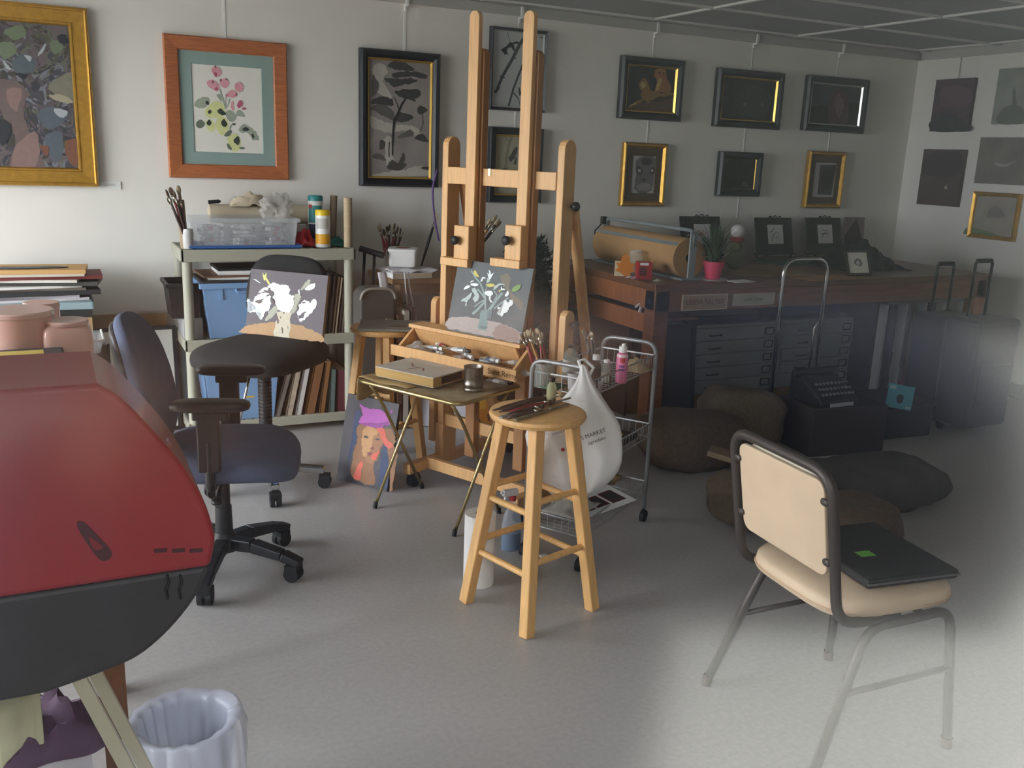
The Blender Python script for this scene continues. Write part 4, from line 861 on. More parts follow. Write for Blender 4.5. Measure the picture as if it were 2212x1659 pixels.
# ------------------------------------------------------------------ left wall side: cabinet, papers, leaning pictures
p = WY(200, 700, 5.07)
t = thing('carton_stack', 'tan carton with blue-grey lid by the wall, papers piled on it', 'carton', (p.x - .45, 5.23, 0))
b = B(); b.box((0, 0, .36), (.90, .30, .70)); part(b, 'carton_body', m_card, t)
b = B(); b.box((0, 0, .715), (.905, .305, .04)); part(b, 'dark_band', m_blk, t)
b = B(); b.box((0, 0, .755), (.93, .32, .04)); part(b, 'lid', mat('bluegrey_lid', '8FA3A8', .5), t, bevel=.01)
zz = .7755
cols = ('D9D4D6', 'B9B2B8', '2C2A2E', '6A5E52', 'E6E2DE', '3B3A34', 'CFC6BC', '7A3230', 'C9BEB0', 'C79C62')
nms = ('grey', 'pale mauve', 'black', 'olive brown', 'white', 'dark green', 'cream', 'dark red', 'buff', 'tan')
for k in range(10):
    h_ = (.012, .015, .025, .012, .012, .02, .012, .018, .012, .02)[k]; w_ = (.5, .46, .56, .5, .48, .54, .5, .58, .52, .50)[k]
    b = B(); b.box((0, 0, h_ / 2), (w_, .25, h_))
    one(b, 'paper_folder', mat('pf_' + cols[k], cols[k], .7), nms[k] + ' folder in the paper pile on the lidded carton', 'folder', (p.x - .24 + r_.uniform(-.05, .04), 5.24 + r_.uniform(-.02, .02), zz), r_.uniform(-.16, .16), 'folders on the carton'); zz += h_
b = B(); b.prism(spl([(-.16, -.02), (-.05, -.05), (.08, -.04), (.17, -.01), (.1, .04), (-.03, .03), (-.12, .045)], 3), (0, 0, .004), (0, 0, 0), ((1, 0, 0), (0, 1, 0)))
one(b, 'black_scrap', m_blk, 'torn black paper scrap on top of the paper pile', 'paper', (p.x - .26, 5.20, zz + .001))
b = B(); b.tube(curve([(-.14, 0, .01), (-.04, .03, .02), (.05, 0, .015), (.0, -.03, .012), (-.13, -.01, .008)], 6), .007, 6)
one(b, 'red_strap', mat('red_strap', 'A3202C', .5), 'red strap loop lying left of the paper pile', 'strap', (p.x - .34 - .30, 5.14, .776), smooth=True)
a, c = WY(225, 712, 5.32), WY(382, 706, 5.32)
t = thing('leaning_frame', 'large black-framed white picture leaning against the wall', 'picture', ((a.x + c.x) / 2 - .06, 5.30, 0), rot=(radians(-9), 0, 0))
fw, fh = c.x - a.x + .12, .585
o = part(frame_mesh(fw, fh, [(0, 0), (0, .02), (.02, .022), (.022, .014), (.022, 0)]), 'frame', m_bframe, t)
b = B(); b.box((0, -.006, fh / 2), (fw - .04, .008, fh - .04)); part(b, 'white_sheet', m_paper, t)
b = B(); b.box((.12, -.0105, fh / 2 + .07), (.06, .001, .004)); part(b, 'faint_mark', mat('grey_mark', '9A9AA0', .7), t)
a = WY(362, 680, 5.42)
b = B(); b.box((0, 0, .32), (.62, .012, .64)); one(b, 'cardboard_sheet', m_card, 'brown cardboard sheet behind the leaning black frame', 'cardboard', (a.x - .31, 5.405, 0), rot=(radians(-6), 0, 0))
# work table behind the grill with pink tubs
t = thing('work_table', 'dark wooden work table behind the red grill', 'table', (-.62, 3.02, 0))
m_dwood = mat('dark_table_wood', '6B452B', .55, grain=(1.2, 16, 16), scale=4)
b = B(); b.box((0, 0, .905), (1.42, .78, .03)); part(b, 'tabletop', m_dwood, t, bevel=.004)
for sx in (-1, 1):
    for sy in (-1, 1):
        b = B(); b.box((sx * .675, sy * .355, .445), (.055, .055, .89)); part(b, 'leg', m_dwood, t, bevel=.003)
for sy in (-1, 1): b = B(); b.box((0, sy * .355, .84), (1.29, .025, .09)); part(b, 'apron', m_dwood, t)
m_pink = mat('pink_tub_plastic', 'F7C6B6', .25, var=.08, scale=4, coat=.3)
for px, pyt, pyb, rpx, Y, lab in ((45, 668, 772, 62, 2.92, 'large pink plastic tub at the left edge of the table'), (98, 652, 760, 33, 3.12, 'pink tub standing behind the large one'), (150, 690, 775, 43, 2.88, 'square-shouldered pink tub nearest the office chair')):
    a, c = WY(px, pyb, Y), WY(px, pyt, Y); rr_ = rpx * .00152; h = c.z - .921
    t = thing('pink_tub', lab, 'tub', (a.x, Y, .921), group='pink plastic tubs')
    b = B(); sq = px == 150
    pf = [(0, 0), (rr_ * .90, 0), (rr_ * .96, .01), (rr_, .03), (rr_, h - .03), (rr_ * .97, h - .015)]
    if sq: b.blob((0, 0, h / 2 - .005), (rr_, rr_ * .9, h / 2 - .004), .35, 32, 16)
    else: b.lathe(pf, n=32, capt=False)
    part(b, 'tub_body', m_pink, t, smooth=50)
    if sq:
        b = B(); b.lathe([(rr_ * .86, h - .012), (rr_ * .9, h - .004), (rr_ * .86, h), (0, h)], n=28); part(b, 'lid', mat('pink_lid', 'F5CDC0', .2, coat=.5), t, smooth=40)
    else:
        b = B(); b.lathe([(rr_ * .97, h - .018), (rr_ * 1.02, h - .014), (rr_ * 1.02, h - .004), (rr_ * .97, h), (0, h)], n=32); part(b, 'lid', mat('pink_lid', 'F5CDC0', .2, coat=.5), t, smooth=40)
a = WY(60, 790, 2.72)
t = thing('black_case', 'flat black case with a yellow label in front of the pink tubs', 'case', (a.x - .045, 2.75, .921), .03)
hb = WY(60, 768, 2.72).z - .921
b = B(); b.box((0, 0, hb / 2), (.27, .13, hb)); part(b, 'case_body', mat('charcoal_case', '3B3A40', .5), t, bevel=.006)
b = B(); b.box((0, 0.0, hb + .0008), (.17, .06, .0012)); b.box((0, -.0655, hb - .014), (.17, .001, .02)); o = part(b, 'yellow_label', mat('label_yellow', 'D6BE5A', .6), t)
b = B(); b.box((0, -.0662, hb - .014), (.05, .0006, .010)); part(b, 'label_bar', m_blk, o)
a = WY(172, 800, 2.72)
t = thing('cream_bowl', 'cream bowl with a red handle at the table edge', 'bowl', (a.x - .02, 2.76, .921))
hb = WY(170, 782, 2.74).z - .921
b = B(); b.lathe([(0, 0), (.032, 0), (.046, .02), (.052, hb), (.048, hb), (.042, .022), (.03, .008), (0, .006)], n=28); part(b, 'bowl_body', mat('cream_glaze', 'E6E0C4', .4), t, smooth=50)
b = B(); b.blob((.056, 0, hb * .6), (.012, .014, .015), .9, 12, 8); part(b, 'red_handle', m_red, t, smooth=True)
a = WY(216, 722, 3.15)
t = thing('clear_tray', 'clear plastic tray jutting out beyond the pink tubs', 'tray', (.035, 3.20, .921))
part(bin_mesh(.16, .18, .04, .9, .003, .008), 'tray_body', m_clear, t)
b = B(); b.tube(fillet([(-.08, -.095, .041), (.085, -.095, .041), (.085, .095, .041)], .03), .0035, 6); part(b, 'rim', m_white, t)
a = WY(217, 745, 3.45)
b = B(); b.lathe([(.030, 0), (.030, a.z), (.026, a.z), (.026, a.z - .1), (0, a.z - .1)], n=20, capt=False); one(b, 'brown_tube', mat('brown_tube', '4A372E', .6, var=.15), 'dark brown tube standing between table and blue office chair', 'tube', (a.x, 3.47, 0), smooth=40)
# ------------------------------------------------------------------ TV tray table with book and can
TA = radians(-63)
t = thing('tray_table', 'folding brass-legged tray table in front of the easel', 'table', (1.47, 3.65, 0), TA)
m_tray = mat('stained_tray', 'B5A98C', .6, var=.2, scale=14, col2='8C7A5A')
pts = []
for cx_, cy_, a0 in ((.24, .165, 0), (-.24, .165, 90), (-.24, -.165, 180), (.24, -.165, 270)):
    pts += [(cx_ + .05 * cos(radians(a0 + k * 18)), cy_ + .05 * sin(radians(a0 + k * 18))) for k in range(6)]
b = B(); b.prism(pts, (0, 0, .012), (0, 0, .588), ((1, 0, 0), (0, 1, 0))); part(b, 'tray_top', m_tray, t)
b = B(); b.tube([(x * 1.01, y * 1.01, .594) for x, y in pts], .009, 8, closed=True); part(b, 'brass_rim', m_brass, t, smooth=True)
for x in (-.235, .235):
    for s_ in (-1, 1):
        b = B(); xx = x + s_ * .008
        b.tube(fillet([(xx, s_ * .185, .582), (xx, s_ * .12, .50), (xx, -s_ * .165, .012)], .09), .0075, 8); part(b, 'leg', m_brass, t, smooth=True)
        b = B(); b.cyl((xx, -s_ * .160, .028), (xx, -s_ * .167, .0), .010, n=10); part(b, 'foot_cap', m_blk2, t)
def TT(x, y, z): return Vector((1.47, 3.65, 0)) + Matrix.Rotation(TA, 3, 'Z') @ Vector((x, y, z))
# cloth over the far-left end
def clothf(u, v):
    x = -.335 + .33 * u; y = (v - .5) * .36 - .02
    z = .6035 + .004 * sin(9 * u + 7 * v)
    if x < -.302: z -= (-.302 - x) * 3.2 + .01 * sin(v * 14); x = -.302 - (-.302 - x) * .2
    return (x, y, z)
one(B().grid(24, 14, clothf), 'tray_cloth', mat('stained_cloth', 'B79C6C', .9, var=.15, scale=10), 'stained tan cloth under the book on the tray table', 'cloth', (1.47, 3.65, 0), TA, smooth=40, solid=.002)
t = thing('sketch_block', 'thick paint-stained book block lying on the tray table', 'book', TT(-.085, -.015, .612), TA + .05)
b = B(); b.box((0, 0, .020), (.32, .255, .040)); part(b, 'pages', mat('yellowed_pages', 'C9A566', .85, var=.12, stretch=(1, 1, 60), scale=4), t)
b = B(); b.box((0, 0, .042), (.326, .26, .004)); o = part(b, 'cover', mat('stained_paper', 'C9C1B6', .8, var=.1, scale=12), t)
b = B(); b.box((0, 0, .001), (.326, .26, .002)); part(b, 'back_cover', mat('stained_paper', 'C9C1B6'), t)
b = B(); b.prism(stroke([(-.08, .02), (-.03, -.03), (.02, -.02), (.05, -.06)], .008), (0, 0, .0004), (0, 0, .0442), ((1, 0, 0), (0, 1, 0))); b.prism(stroke([(.0, -.03), (-.02, -.08)], .006), (0, 0, .0004), (0, 0, .0442), ((1, 0, 0), (0, 1, 0))); part(b, 'paint_smear', mat('mauve_paint', '8A5E5A', .6), o)
b = B(); b.box((.161, .0, .022), (.003, .14, .03)); part(b, 'dark_edge', mat('dark_edge', '1E1A1C'), t)
c = Z(1022, 842, .603)
t = thing('steel_can', 'dented steel turpentine can on the tray table', 'can', (c.x, c.y, .602))
m_can = mat('steel_can', '8F8A82', .34, 1., bump=.15, bscale=30)
b = B(); b.lathe([(0, .002), (.041, 0), (.043, .008), (.039, .014), (.043, .022), (.043, .034), (.039, .04), (.041, .05), (.041, .098), (.043, .103), (.041, .104), (.039, .1), (.038, .012), (0, .01)], n=32); part(b, 'can_body', m_can, t, smooth=50)
b = B(); b.tube(arc((.0, -.043, .08), .016, 200, 340, 8), .0022, 6); part(b, 'can_bail', m_can, t)
c = Z(1066, 826, .606)
paint_tube((c.x - .02, c.y + .03, .615), (radians(90), 0, radians(40)), 'white paint tube with brown cap lying beside the steel can', 'loose paint tubes', 0, 1, 1.1)
# paint tubes in the easel tray
r_ = random.Random(21)
def ET(u, off, z): return EL + EU * u + EN * off + Vector((0, 0, z))
cl = ('silver', 'white-banded', 'grey-banded', 'crimson-banded', 'blue-banded', 'yellow-banded', 'brown-banded')
for k in range(16):
    u = -.02 + k * .038; off = .13 + .06 * r_.random(); bd = (0, 5, 1, 0, 0, 2, 0, 1, 0, 5, 0, 3, 0, 1, 0, 4)[k]
    d = EA + r_.uniform(-.7, .7)
    paint_tube(ET(u, off, .672 + .016 * (k % 3)), (radians(90), r_.uniform(-.4, .4), d + pi / 2 + (pi if k % 4 == 1 else 0)), ORD[k] + ' paint tube from the left end of the easel tray', 'paint tubes in the easel tray', bd, k % 3 == 1, 1.0)
o = paint_tube(ET(.21, .20, .722), (radians(90), 0, EA + pi / 2 + .1), 'white paint tube with black cap topmost in the easel tray', 'paint tubes in the easel tray', 0, 1, 1.15)
one(crumple(16, 12, .17, .13, .05, 31), 'palette_wrap', mat('greasy_film', 'C2BCB4', .3, alpha=.75), 'crumpled plastic wrap at the left end of the easel tray', 'plastic wrap', ET(.0, .16, .659), EA, smooth=40, solid=.001)
# ------------------------------------------------------------------ board on the back stool
t = thing('grey_board', 'grey painted board lying on the stool seat beside the easel', 'board', (1.455, 4.27, .7335), radians(-20))
b = B(); b.box((0, 0, .005), (.30, .26, .010)); part(b, 'board', mat('grey_board', '7F8078', .7, var=.1, scale=8), t)
b = B(); b.prism(spl([(-.01, -.05), (.05, -.07), (.1, -.04), (.05, -.02)], 3), (0, 0, .0004), (0, 0, .010), ((1, 0, 0), (0, 1, 0))); part(b, 'rust_stain', mat('rust_stain', '7A5A44', .8), t)
# ------------------------------------------------------------------ on the foreground stool
zs = .732
def on_stool(px, py, z=zs): return Z(px, py, z)
for k, (a, c, kd) in enumerate((((1066, 886), (1190, 858), 'dark'), ((1078, 890), (1185, 868), 'dark'), ((1090, 897), (1176, 876), 'dark'), ((1085, 884), (1215, 852), 'dflat'), ((1096, 903), (1172, 885), 'dark'), ((1100, 888), (1200, 866), 'rflat'), ((1082, 880), (1205, 851), 'dark'))):
    p, q_ = on_stool(*a, zs + .009 + .008 * (k % 3 == 0)), on_stool(*c, zs + .009 + .008 * (k % 2))
    brush(p, q_ - p, (q_ - p).length, kd, ('long dark brush overhanging the left of the foreground stool seat', 'dark brush second in the bundle on the foreground stool', 'dark short brush in the middle of the stool bundle', 'dark brush with pale flat bristles on the foreground stool', 'shortest dark brush at the front of the stool bundle', 'red-handled brush beside the oil bottle on the stool', 'dark brush at the back of the bundle on the stool')[k], 'brushes on the foreground stool', k, 2.0)
m_stick = mat('grey_stick', '8E8A84', .6, var=.15)
for (a, c, w_, lab, mm) in (((1082, 906), (1232, 863), .013, 'flat grey palette knife handle across the foreground stool seat', m_stick), ((1112, 911), (1228, 876), .016, 'olive-grey painting stick at the front of the stool seat', mat('olive_stick', '6E6650', .6))):
    p, q_ = on_stool(*a), on_stool(*c); d = q_ - p
    t = thing('painting_stick', lab, 'stick', (p.x, p.y, zs + .001), atan2(d.y, d.x))
    b = B(); b.bar((0, 0, .005), (d.length, 0, .005), w_, .008, w2=w_ * .45, h2=.005); part(b, 'stick', mm, t)
    b = B(); b.cyl((d.length * .62, 0, .0095), (d.length * .66, 0, .0095), .0045, n=8); part(b, 'collar', m_fer, t)
p = on_stool(1190, 872)
t = thing('oil_bottle', 'small bottle of pale painting oil with dark cap on the foreground stool', 'bottle', (p.x, p.y, zs + .001))
b = B(); b.lathe([(0, .0), (.017, 0), (.018, .004), (.018, .058), (.013, .07), (.010, .074), (.010, .08)], n=20); part(b, 'bottle', mat('oil_glass', 'C9C79E', .08, alpha=.45), t, smooth=50)
b = B(); b.lathe([(0, .003), (.0165, .003), (.0165, .050), (0, .050)], n=20); part(b, 'oil', mat('pale_oil', 'B9B47A', .2, alpha=.7), t, smooth=40)
b = B(); b.cyl((0, 0, .079), (0, 0, .094), .0115, n=16); part(b, 'cap', m_blk, t, smooth=40)
# ------------------------------------------------------------------ paper towels, spray bottle
t = thing('paper_towel_roll', 'white paper towel roll standing on the floor behind the stool', 'paper roll', (1.352, 2.925, 0))
b = B(); b.lathe([(.018, 0), (.058, 0), (.0585, .006), (.0585, .274), (.058, .28), (.018, .28)], n=36, capb=False, capt=False); part(b, 'paper', mat('paper_towel', 'F1EFEC', .9, bump=.3, bscale=160), t, smooth=40)
b = B(); b.lathe([(.0185, .0), (.0185, .2805), (.0165, .2805), (.0165, .0)], n=24, capb=False, capt=False); part(b, 'core', m_card, t, smooth=40)
t = thing('spray_bottle', 'clear spray bottle with blue cleaner on the floor beside the paper towels', 'bottle', (1.60, 3.155, 0))
pf = [(0, 0), (.04, 0), (.043, .006), (.043, .11), (.036, .15), (.02, .19), (.014, .205), (.014, .215)]
b = B(); b.lathe(pf, n=24, sy=.75); part(b, 'bottle', mat('spray_plastic', 'C8D2E0', .1, alpha=.35), t, smooth=50)
b = B(); b.lathe([(0, .004), (.040, .004), (.0415, .075), (0, .075)], n=24, sy=.75); part(b, 'cleaner', mat('blue_cleaner', '2F6FA8', .15, alpha=.8), t, smooth=40)
b = B(); b.cyl((0, 0, .213), (0, 0, .235), .014, n=14); part(b, 'red_collar', mat('red_collar', 'B3262C', .4), t, smooth=40)
b = B(); b.box((-.012, 0, .248), (.065, .022, .026)); b.bar((-.03, 0, .24), (-.04, 0, .205), .012, .008); b.cyl((-.045, 0, .252), (-.055, 0, .252), .007, n=10); part(b, 'trigger_head', m_white, t, bevel=.003)
# ------------------------------------------------------------------ wire cart
CA = radians(32.7); CC = Vector((1.955, 3.145, 0))
t = cart = thing('wire_cart', 'grey three-tier wire rolling cart with bottles and brushes', 'cart', CC, CA)
hl, hw = .313, .126
for x in (-hl, hl):
    b = B(); b.tube(fillet([(x, -hw, .065), (x, -hw, .815), (x, hw, .815), (x, hw, .065)], .055), .009, 10); part(b, 'hoop', m_steel, t, smooth=True)
    for y in (-hw, hw):
        b = B(); b.cyl((x, y - .010, .027), (x, y + .010, .027), .027, n=16); b.cyl((x, y, .04), (x, y, .07), .007, n=8); part(b, 'castor', m_blk2, t, smooth=40)
m_wire = mat('basket_wire', 'A5A7A7', .35, .6)
for z0, z1 in ((.705, .765), (.40, .46), (.135, .195)):
    b = B(); r = .0025
    x, y = hl - .012, hw
    for z, rr in ((z0, r), (z1, .0035)):
        b.tube([(-x, -y, z), (x, -y, z), (x, y, z), (-x, y, z)], rr, 6, closed=True)
    n = 20
    for k in range(n + 1):
        xx = -x + 2 * x * k / n
        b.tube([(xx, -y, z1), (xx, -y, z0), (xx, y, z0), (xx, y, z1)], .0014, 4)
    for k in range(1, 8):
        yy = -y + 2 * y * k / 8; b.tube([(-x, yy, z1), (-x, yy, z0), (x, yy, z0), (x, yy, z1)], .0014, 4)
    part(b, 'basket', m_wire, t)
def CT(px, py, z=.709): return Z(px, py, z)
def jar(name, label, p, r, h, mm, brushes, grp, lab2, cat='jar'):
    t = thing(name, label, cat, p)
    b = B(); b.lathe([(0, 0), (r - .002, 0), (r, .004), (r, h), (r - .003, h), (r - .003, .006), (0, .005)], n=24); part(b, 'jar_body', mm, t, smooth=50)
    for k, (px, py, kd) in enumerate(brushes):
        a = Vector(p) + Vector(((r - .009) * cos(k * 2.4) * .8, (r - .009) * sin(k * 2.4) * .8, .008))
        d0 = ray(px, py); c = CP + d0 * ((Vector(p) - CP).dot(_f) / d0.dot(_f))
        brush(a, c - a, (c - a).length, kd, ORD[sorted(q[0] for q in brushes).index(px)] + ' from left of ' + lab2, grp, k, 1.5)
    return t
p = CT(1170, 836)
jar('brush_jar', 'wire-fronted glass jar of red and black brushes at the cart corner', (p.x + .015, p.y + .01, .709), .04, .095, m_glass,
    ((1121, 722, 'red'), (1132, 716, 'red'), (1138, 712, 'tan'), (1146, 708, 'blk'), (1152, 715, 'blk'), (1158, 709, 'tan'), (1163, 712, 'blk'), (1166, 717, 'red'), (1170, 716, 'red'), (1156, 722, 'blk'), (1143, 722, 'dark')), 'brushes in the cart jar', 'red and black brushes in the glass jar at the cart corner')
p = CT(1274, 803)
jar('small_brush_jar', 'dark jar holding thin brushes behind the white-capped bottle', (p.x + .01, p.y - .01, .709), .024, .085, mat('amber_glass', '3A2618', .1, alpha=.85),
    ((1259, 712, 'blk'), (1268, 714, 'dark'), (1276, 716, 'blk'), (1281, 722, 'dark')), 'thin brushes in the cart', 'thin brushes in the dark jar on the cart')
def bottle(name, label, p, prof, mm, cap, liquid=None, lab=None, cat='bottle'):
    t = thing(name, label, cat, p)
    b = B(); b.lathe(prof, n=24); part(b, 'bottle', mm, t, smooth=50)
    r, z0, z1, m_ = cap; b = B(); b.lathe([(0, z0), (r, z0), (r, z1 - .002), (r - .002, z1), (0, z1)], n=18); part(b, 'cap', m_, t, smooth=40)
    if liquid: r, z1, m_ = liquid; b = B(); b.lathe([(0, .004), (r, .004), (r, z1), (0, z1)], n=22); part(b, 'liquid', m_, t, smooth=40)
    if lab: r, z0, z1, m_ = lab; b = B(); b.lathe([(r, z0), (r, z1)], n=24, capb=False, capt=False); part(b, 'label', m_, t, smooth=40)
    return t
p = CT(1231, 818)
bottle('solvent_bottle', 'large clear solvent bottle with black cap and white label on the cart', (p.x, p.y, .709), [(0, 0), (.030, 0), (.032, .005), (.032, .085), (.028, .105), (.014, .12), (.012, .124), (.012, .13)], m_glass, (.015, .128, .142, m_blk), None, (.0325, .03, .082, mat('dirty_label', 'B9B6AC', .7)))
p = CT(1285, 822)
bottle('medicine_bottle', 'brown bottle with white cap on the cart', (p.x, p.y, .709), [(0, 0), (.021, 0), (.022, .004), (.022, .062), (.018, .075), (.011, .084), (.011, .09)], mat('amber_glass', '3A2618'), (.0145, .086, .106, m_white))
p = CT(1308, 824)
bottle('small_clear_bottle', 'small clear bottle with white cap beside the pink bottle', (p.x, p.y, .709), [(0, 0), (.019, 0), (.02, .004), (.02, .05), (.014, .07), (.010, .076), (.010, .08)], m_glass, (.0125, .078, .090, m_white), (.0185, .04, mat('grey_liquid', '8C8A78', .2, alpha=.8)))
p = CT(1341, 826)
m_pk = mat('pink_bottle', 'D96A9A', .35)
t = bottle('pink_bottle', 'pink cleaner bottle with white nozzle cap on the cart', (p.x, p.y, .709), [(0, 0), (.022, 0), (.0235, .004), (.0235, .105), (.02, .118), (.014, .122), (.014, .126)], m_pk, (.0155, .124, .148, m_white))
b = B(); b.cyl((.003, 0, .146), (.003, 0, .158), .0085, n=12); part(b, 'nozzle', m_white, t, smooth=40)
b = B(); b.lathe([(.0237, .106), (.0212, .117)], n=24, capb=False, capt=False); part(b, 'clear_shoulder', mat('pale_pink', 'E3C3C6', .3), t, smooth=True)
for zz_, aa, m_ in ((.085, -120, mat('red_emblem', 'C0303A', .5)), (.066, -125, mat('violet_print', '6A3F8E', .5)), (.052, -122, mat('violet_print', '6A3F8E'))):
    b = B(); n = 6; hh = .018 if zz_ > .08 else .008
    b.add([(.0238 * cos(radians(aa + (k - 3) * 9)), .0238 * sin(radians(aa + (k - 3) * 9)), z) for z in (zz_, zz_ + hh) for k in range(n + 1)], [(k, k + 1, n + 2 + k, n + 1 + k) for k in range(n)]); part(b, 'print', m_, t)
p = CT(1240, 846)
b = B(); b.lathe([(0, 0), (.021, 0), (.026, .062), (.028, .064), (.025, .062), (.02, .004), (0, .003)], n=24)
one(b, 'paper_cup', mat('dirty_white', 'C9C7C5'), 'white cup standing behind the bag on the cart', 'cup', (p.x + .02, p.y + .04, .709), smooth=40)
p = CT(1195, 838)
one(crumple(10, 8, .11, .09, .012, 41), 'green_leaflet', mat('green_card', '3F6A4A', .6), 'green and white leaflet lying in the cart top basket', 'leaflet', (p.x + .01, p.y + .02, .710), CA, smooth=40, solid=.001)
p = CT(1385, 800)
one(crumple(8, 8, .12, .12, .05, 42, 1.), 'tan_packet', mat('tan_packet', 'B39B74', .7), 'tan paper packet at the far end of the cart top', 'packet', (p.x - .02, p.y + .02, .710), CA, smooth=40, solid=.002)
# lower tiers
q_ = lambda x, y, z: CC + Matrix.Rotation(CA, 3, 'Z') @ Vector((x, y, z))
b = B(); b.box((0, 0, .01), (.34, .20, .02)); one(b, 'dark_portfolio', mat('dark_edge', '1E1A1C'), 'black portfolio lying on the cart middle tier', 'portfolio', q_(.08, 0, .404), CA, bevel=.003)
t = thing('daffodil', 'yellow silk flower lying on the black portfolio', 'flower', q_(.12, -.05, .426), CA)
b = B()
for k in range(6):
    a = k * pi / 3; b.blob((.018 * cos(a), .018 * sin(a), .016), (.015, .015, .004), 1, 10, 6)
part(b, 'petals', mat('yellow_petal', 'D9B83A', .7), t, smooth=True)
b = B(); b.lathe([(.005, .012), (.009, .034), (.007, .034)], n=12); part(b, 'trumpet', mat('gold_petal', 'C8942A', .7), t, smooth=True)
b = B(); b.tube([(0, 0, .012), (-.03, .02, .006), (-.08, .03, .004)], .0025, 6); part(b, 'stem', mat('stem_green', '5E7A3A', .7), t)
b = B(); b.box((0, 0, .045), (.14, .16, .09)); one(b, 'tan_box', m_card, 'tan cardboard box on the cart middle tier', 'box', q_(-.17, .02, .404), CA + .1)
for k, (x, y, rz_, lab) in enumerate(((.06, -.03, .15, 'light wooden batten uppermost in the cart bottom basket'), (.09, .01, .28, 'light wooden batten in the middle of the cart bottom basket'), (.05, .05, .05, 'light wooden batten at the back of the cart bottom basket'), (.11, .04, -.1, 'light wooden batten at the far side of the cart bottom basket'))):
    b = B(); b.box((0, 0, .006), (.30, .03, .012)); one(b, 'wood_batten', mat('raw_slat', 'B88657', .7, grain=(1.2, 16, 16), scale=5), lab, 'batten', q_(x, y, .140 + .012 * k), CA + rz_, 'battens in the cart')
t = thing('brochure', 'white brochure with dark pictures in the cart bottom basket', 'brochure', q_(-.06, -.05, .196), CA - .35, rot=(radians(4), radians(-4), CA - .35))
b = B(); b.box((0, 0, .002), (.30, .20, .004)); part(b, 'sheet', m_white, t)
for x, w_, h_ in ((-.08, .07, .09), (.0, .07, .09), (.085, .075, .10)):
    b = B(); b.box((x, -.02, .0044), (w_, h_, .0006)); o = part(b, 'picture_print', mat('maroon_print', '5A2A2A', .5), t)
    b = B(); b.box((x, -.02, .0048), (w_ * .75, h_ * .7, .0004)); part(b, 'picture_inset', mat('dark_ground', '34312F'), o)
one(crumple(16, 12, .22, .16, .055, 44), 'plastic_packet', mat('greasy_film', 'C2BCB4'), 'clear packet with coloured rings at the near end of the cart bottom', 'packet', q_(-.20, -.02, .205), CA, smooth=40, solid=.001)
b = B()
for k in range(9):
    a = k * .7; b.tube(curve([(.05 * cos(a), .04 * sin(a), .03 + .008 * (k % 3)), (.02 * cos(a + 2), .05 * sin(a + 2), .05), (.06 * cos(a + 3.4), .03 * sin(a + 3.4), .03)], 5), .013, 6)
one(b, 'rag_bundle', mat('tan_rag', '8E7550', .95, bump=.3), 'bundle of tan rags at the far end of the cart bottom', 'rags', q_(.25, .03, .150), CA, smooth=True)
# carrier bag hanging from the near hoop
BC = Z(1240, 960, .5); BC = CP + ray(1235, 950) * 2.93
bx_, by_ = (RX - Vector((0, 0, RX.z))).normalized(), None
def bagpt(px, py, dep): return CP + ray(px, py) * dep
rows = [(786, 1258, 6, .012), (800, 1262, 9, .016), (820, 1262, 16, .022), (845, 1262, 30, .032), (880, 1255, 62, .045), (920, 1240, 108, .055), (960, 1242, 102, .064), (1000, 1250, 98, .066), (1035, 1240, 84, .060), (1062, 1235, 55, .05), (1080, 1232, 26, .03), (1084, 1232, 4, .005)]
DB = 3.44
b = B(); n = 40; vs = []
for j, (py, pxc, hwx, th) in enumerate(rows):
    for k in range(n):
        a = 2 * pi * k / n; g = lambda x, e: math.copysign(abs(x) ** e, x)
        wob = 1 + .035 * sin(5 * a + j * .9) + .02 * sin(9 * a - j * 1.3)
        ux, ud = g(cos(a), .8) * hwx * wob, g(sin(a), .6) * th * (1 + .10 * sin(7 * a + j))
        vs.append(bagpt(pxc + ux, py, DB - ud))
org = bagpt(1235, 1084, DB)
b.add([v - org for v in vs], [(j * n + k, j * n + (k + 1) % n, (j + 1) * n + (k + 1) % n, (j + 1) * n + k) for j in range(len(rows) - 1) for k in range(n)] + [tuple(range(n - 1, -1, -1)), tuple(range((len(rows) - 1) * n, len(rows) * n))])
t = thing('carrier_bag', 'white plastic carrier bag with market lettering hanging on the cart', 'carrier bag', org)
o = part(b, 'bag_body', mat('bag_film', 'EDEBE8', .4, bump=.5, bscale=14, alpha=.93), t, smooth=True, sub=1)
b = B(); b.tube([bagpt(1258, 800, DB) - org, bagpt(1250, 780, DB) - org, bagpt(1262, 776, DB + .02) - org, bagpt(1282, 795, DB + .01) - org, bagpt(1272, 812, DB) - org], .007, 8); part(b, 'bag_handle', m_white, t, smooth=True)
Rx, Ux = RX * cos(radians(19)) + UX * sin(radians(19)), -RX * sin(radians(19)) + UX * cos(radians(19))
def bagtext(s, px, py, size, mm, sh=0., dd=.078):
    text(s, 'bag_lettering', mm, t, T3(bagpt(px, py, DB - dd) - org, Rx, Ux), size, .0003, font_shear=sh)
m_bt = mat('bag_ink', '2A2424', .6); m_btr = mat('bag_red', 'A3232F', .6)
bagtext('S MARKET', 1282, 938, .021, m_bt); bagtext('ingredient', 1288, 952, .017, m_bt, .35); bagtext('no', 1229, 969, .020, m_bt); bagtext('Ta', 1231, 978, .012, m_bt, .3)
bagtext('O PLEASE RETURN', 1214, 932, .009, m_bt)
b = B(); c = bagpt(1216, 971, DB - .078) - org
b.prism([(x * .007, y * .007) for x, y in spl([(0, -1), (.8, -.8), (1, .2), (.5, .9), (0, .7), (-.6, .9), (-1, .1), (-.7, -.8)], 3)], -_f * .0004, c, (Rx, Ux)); part(b, 'red_emblem', m_btr, t)

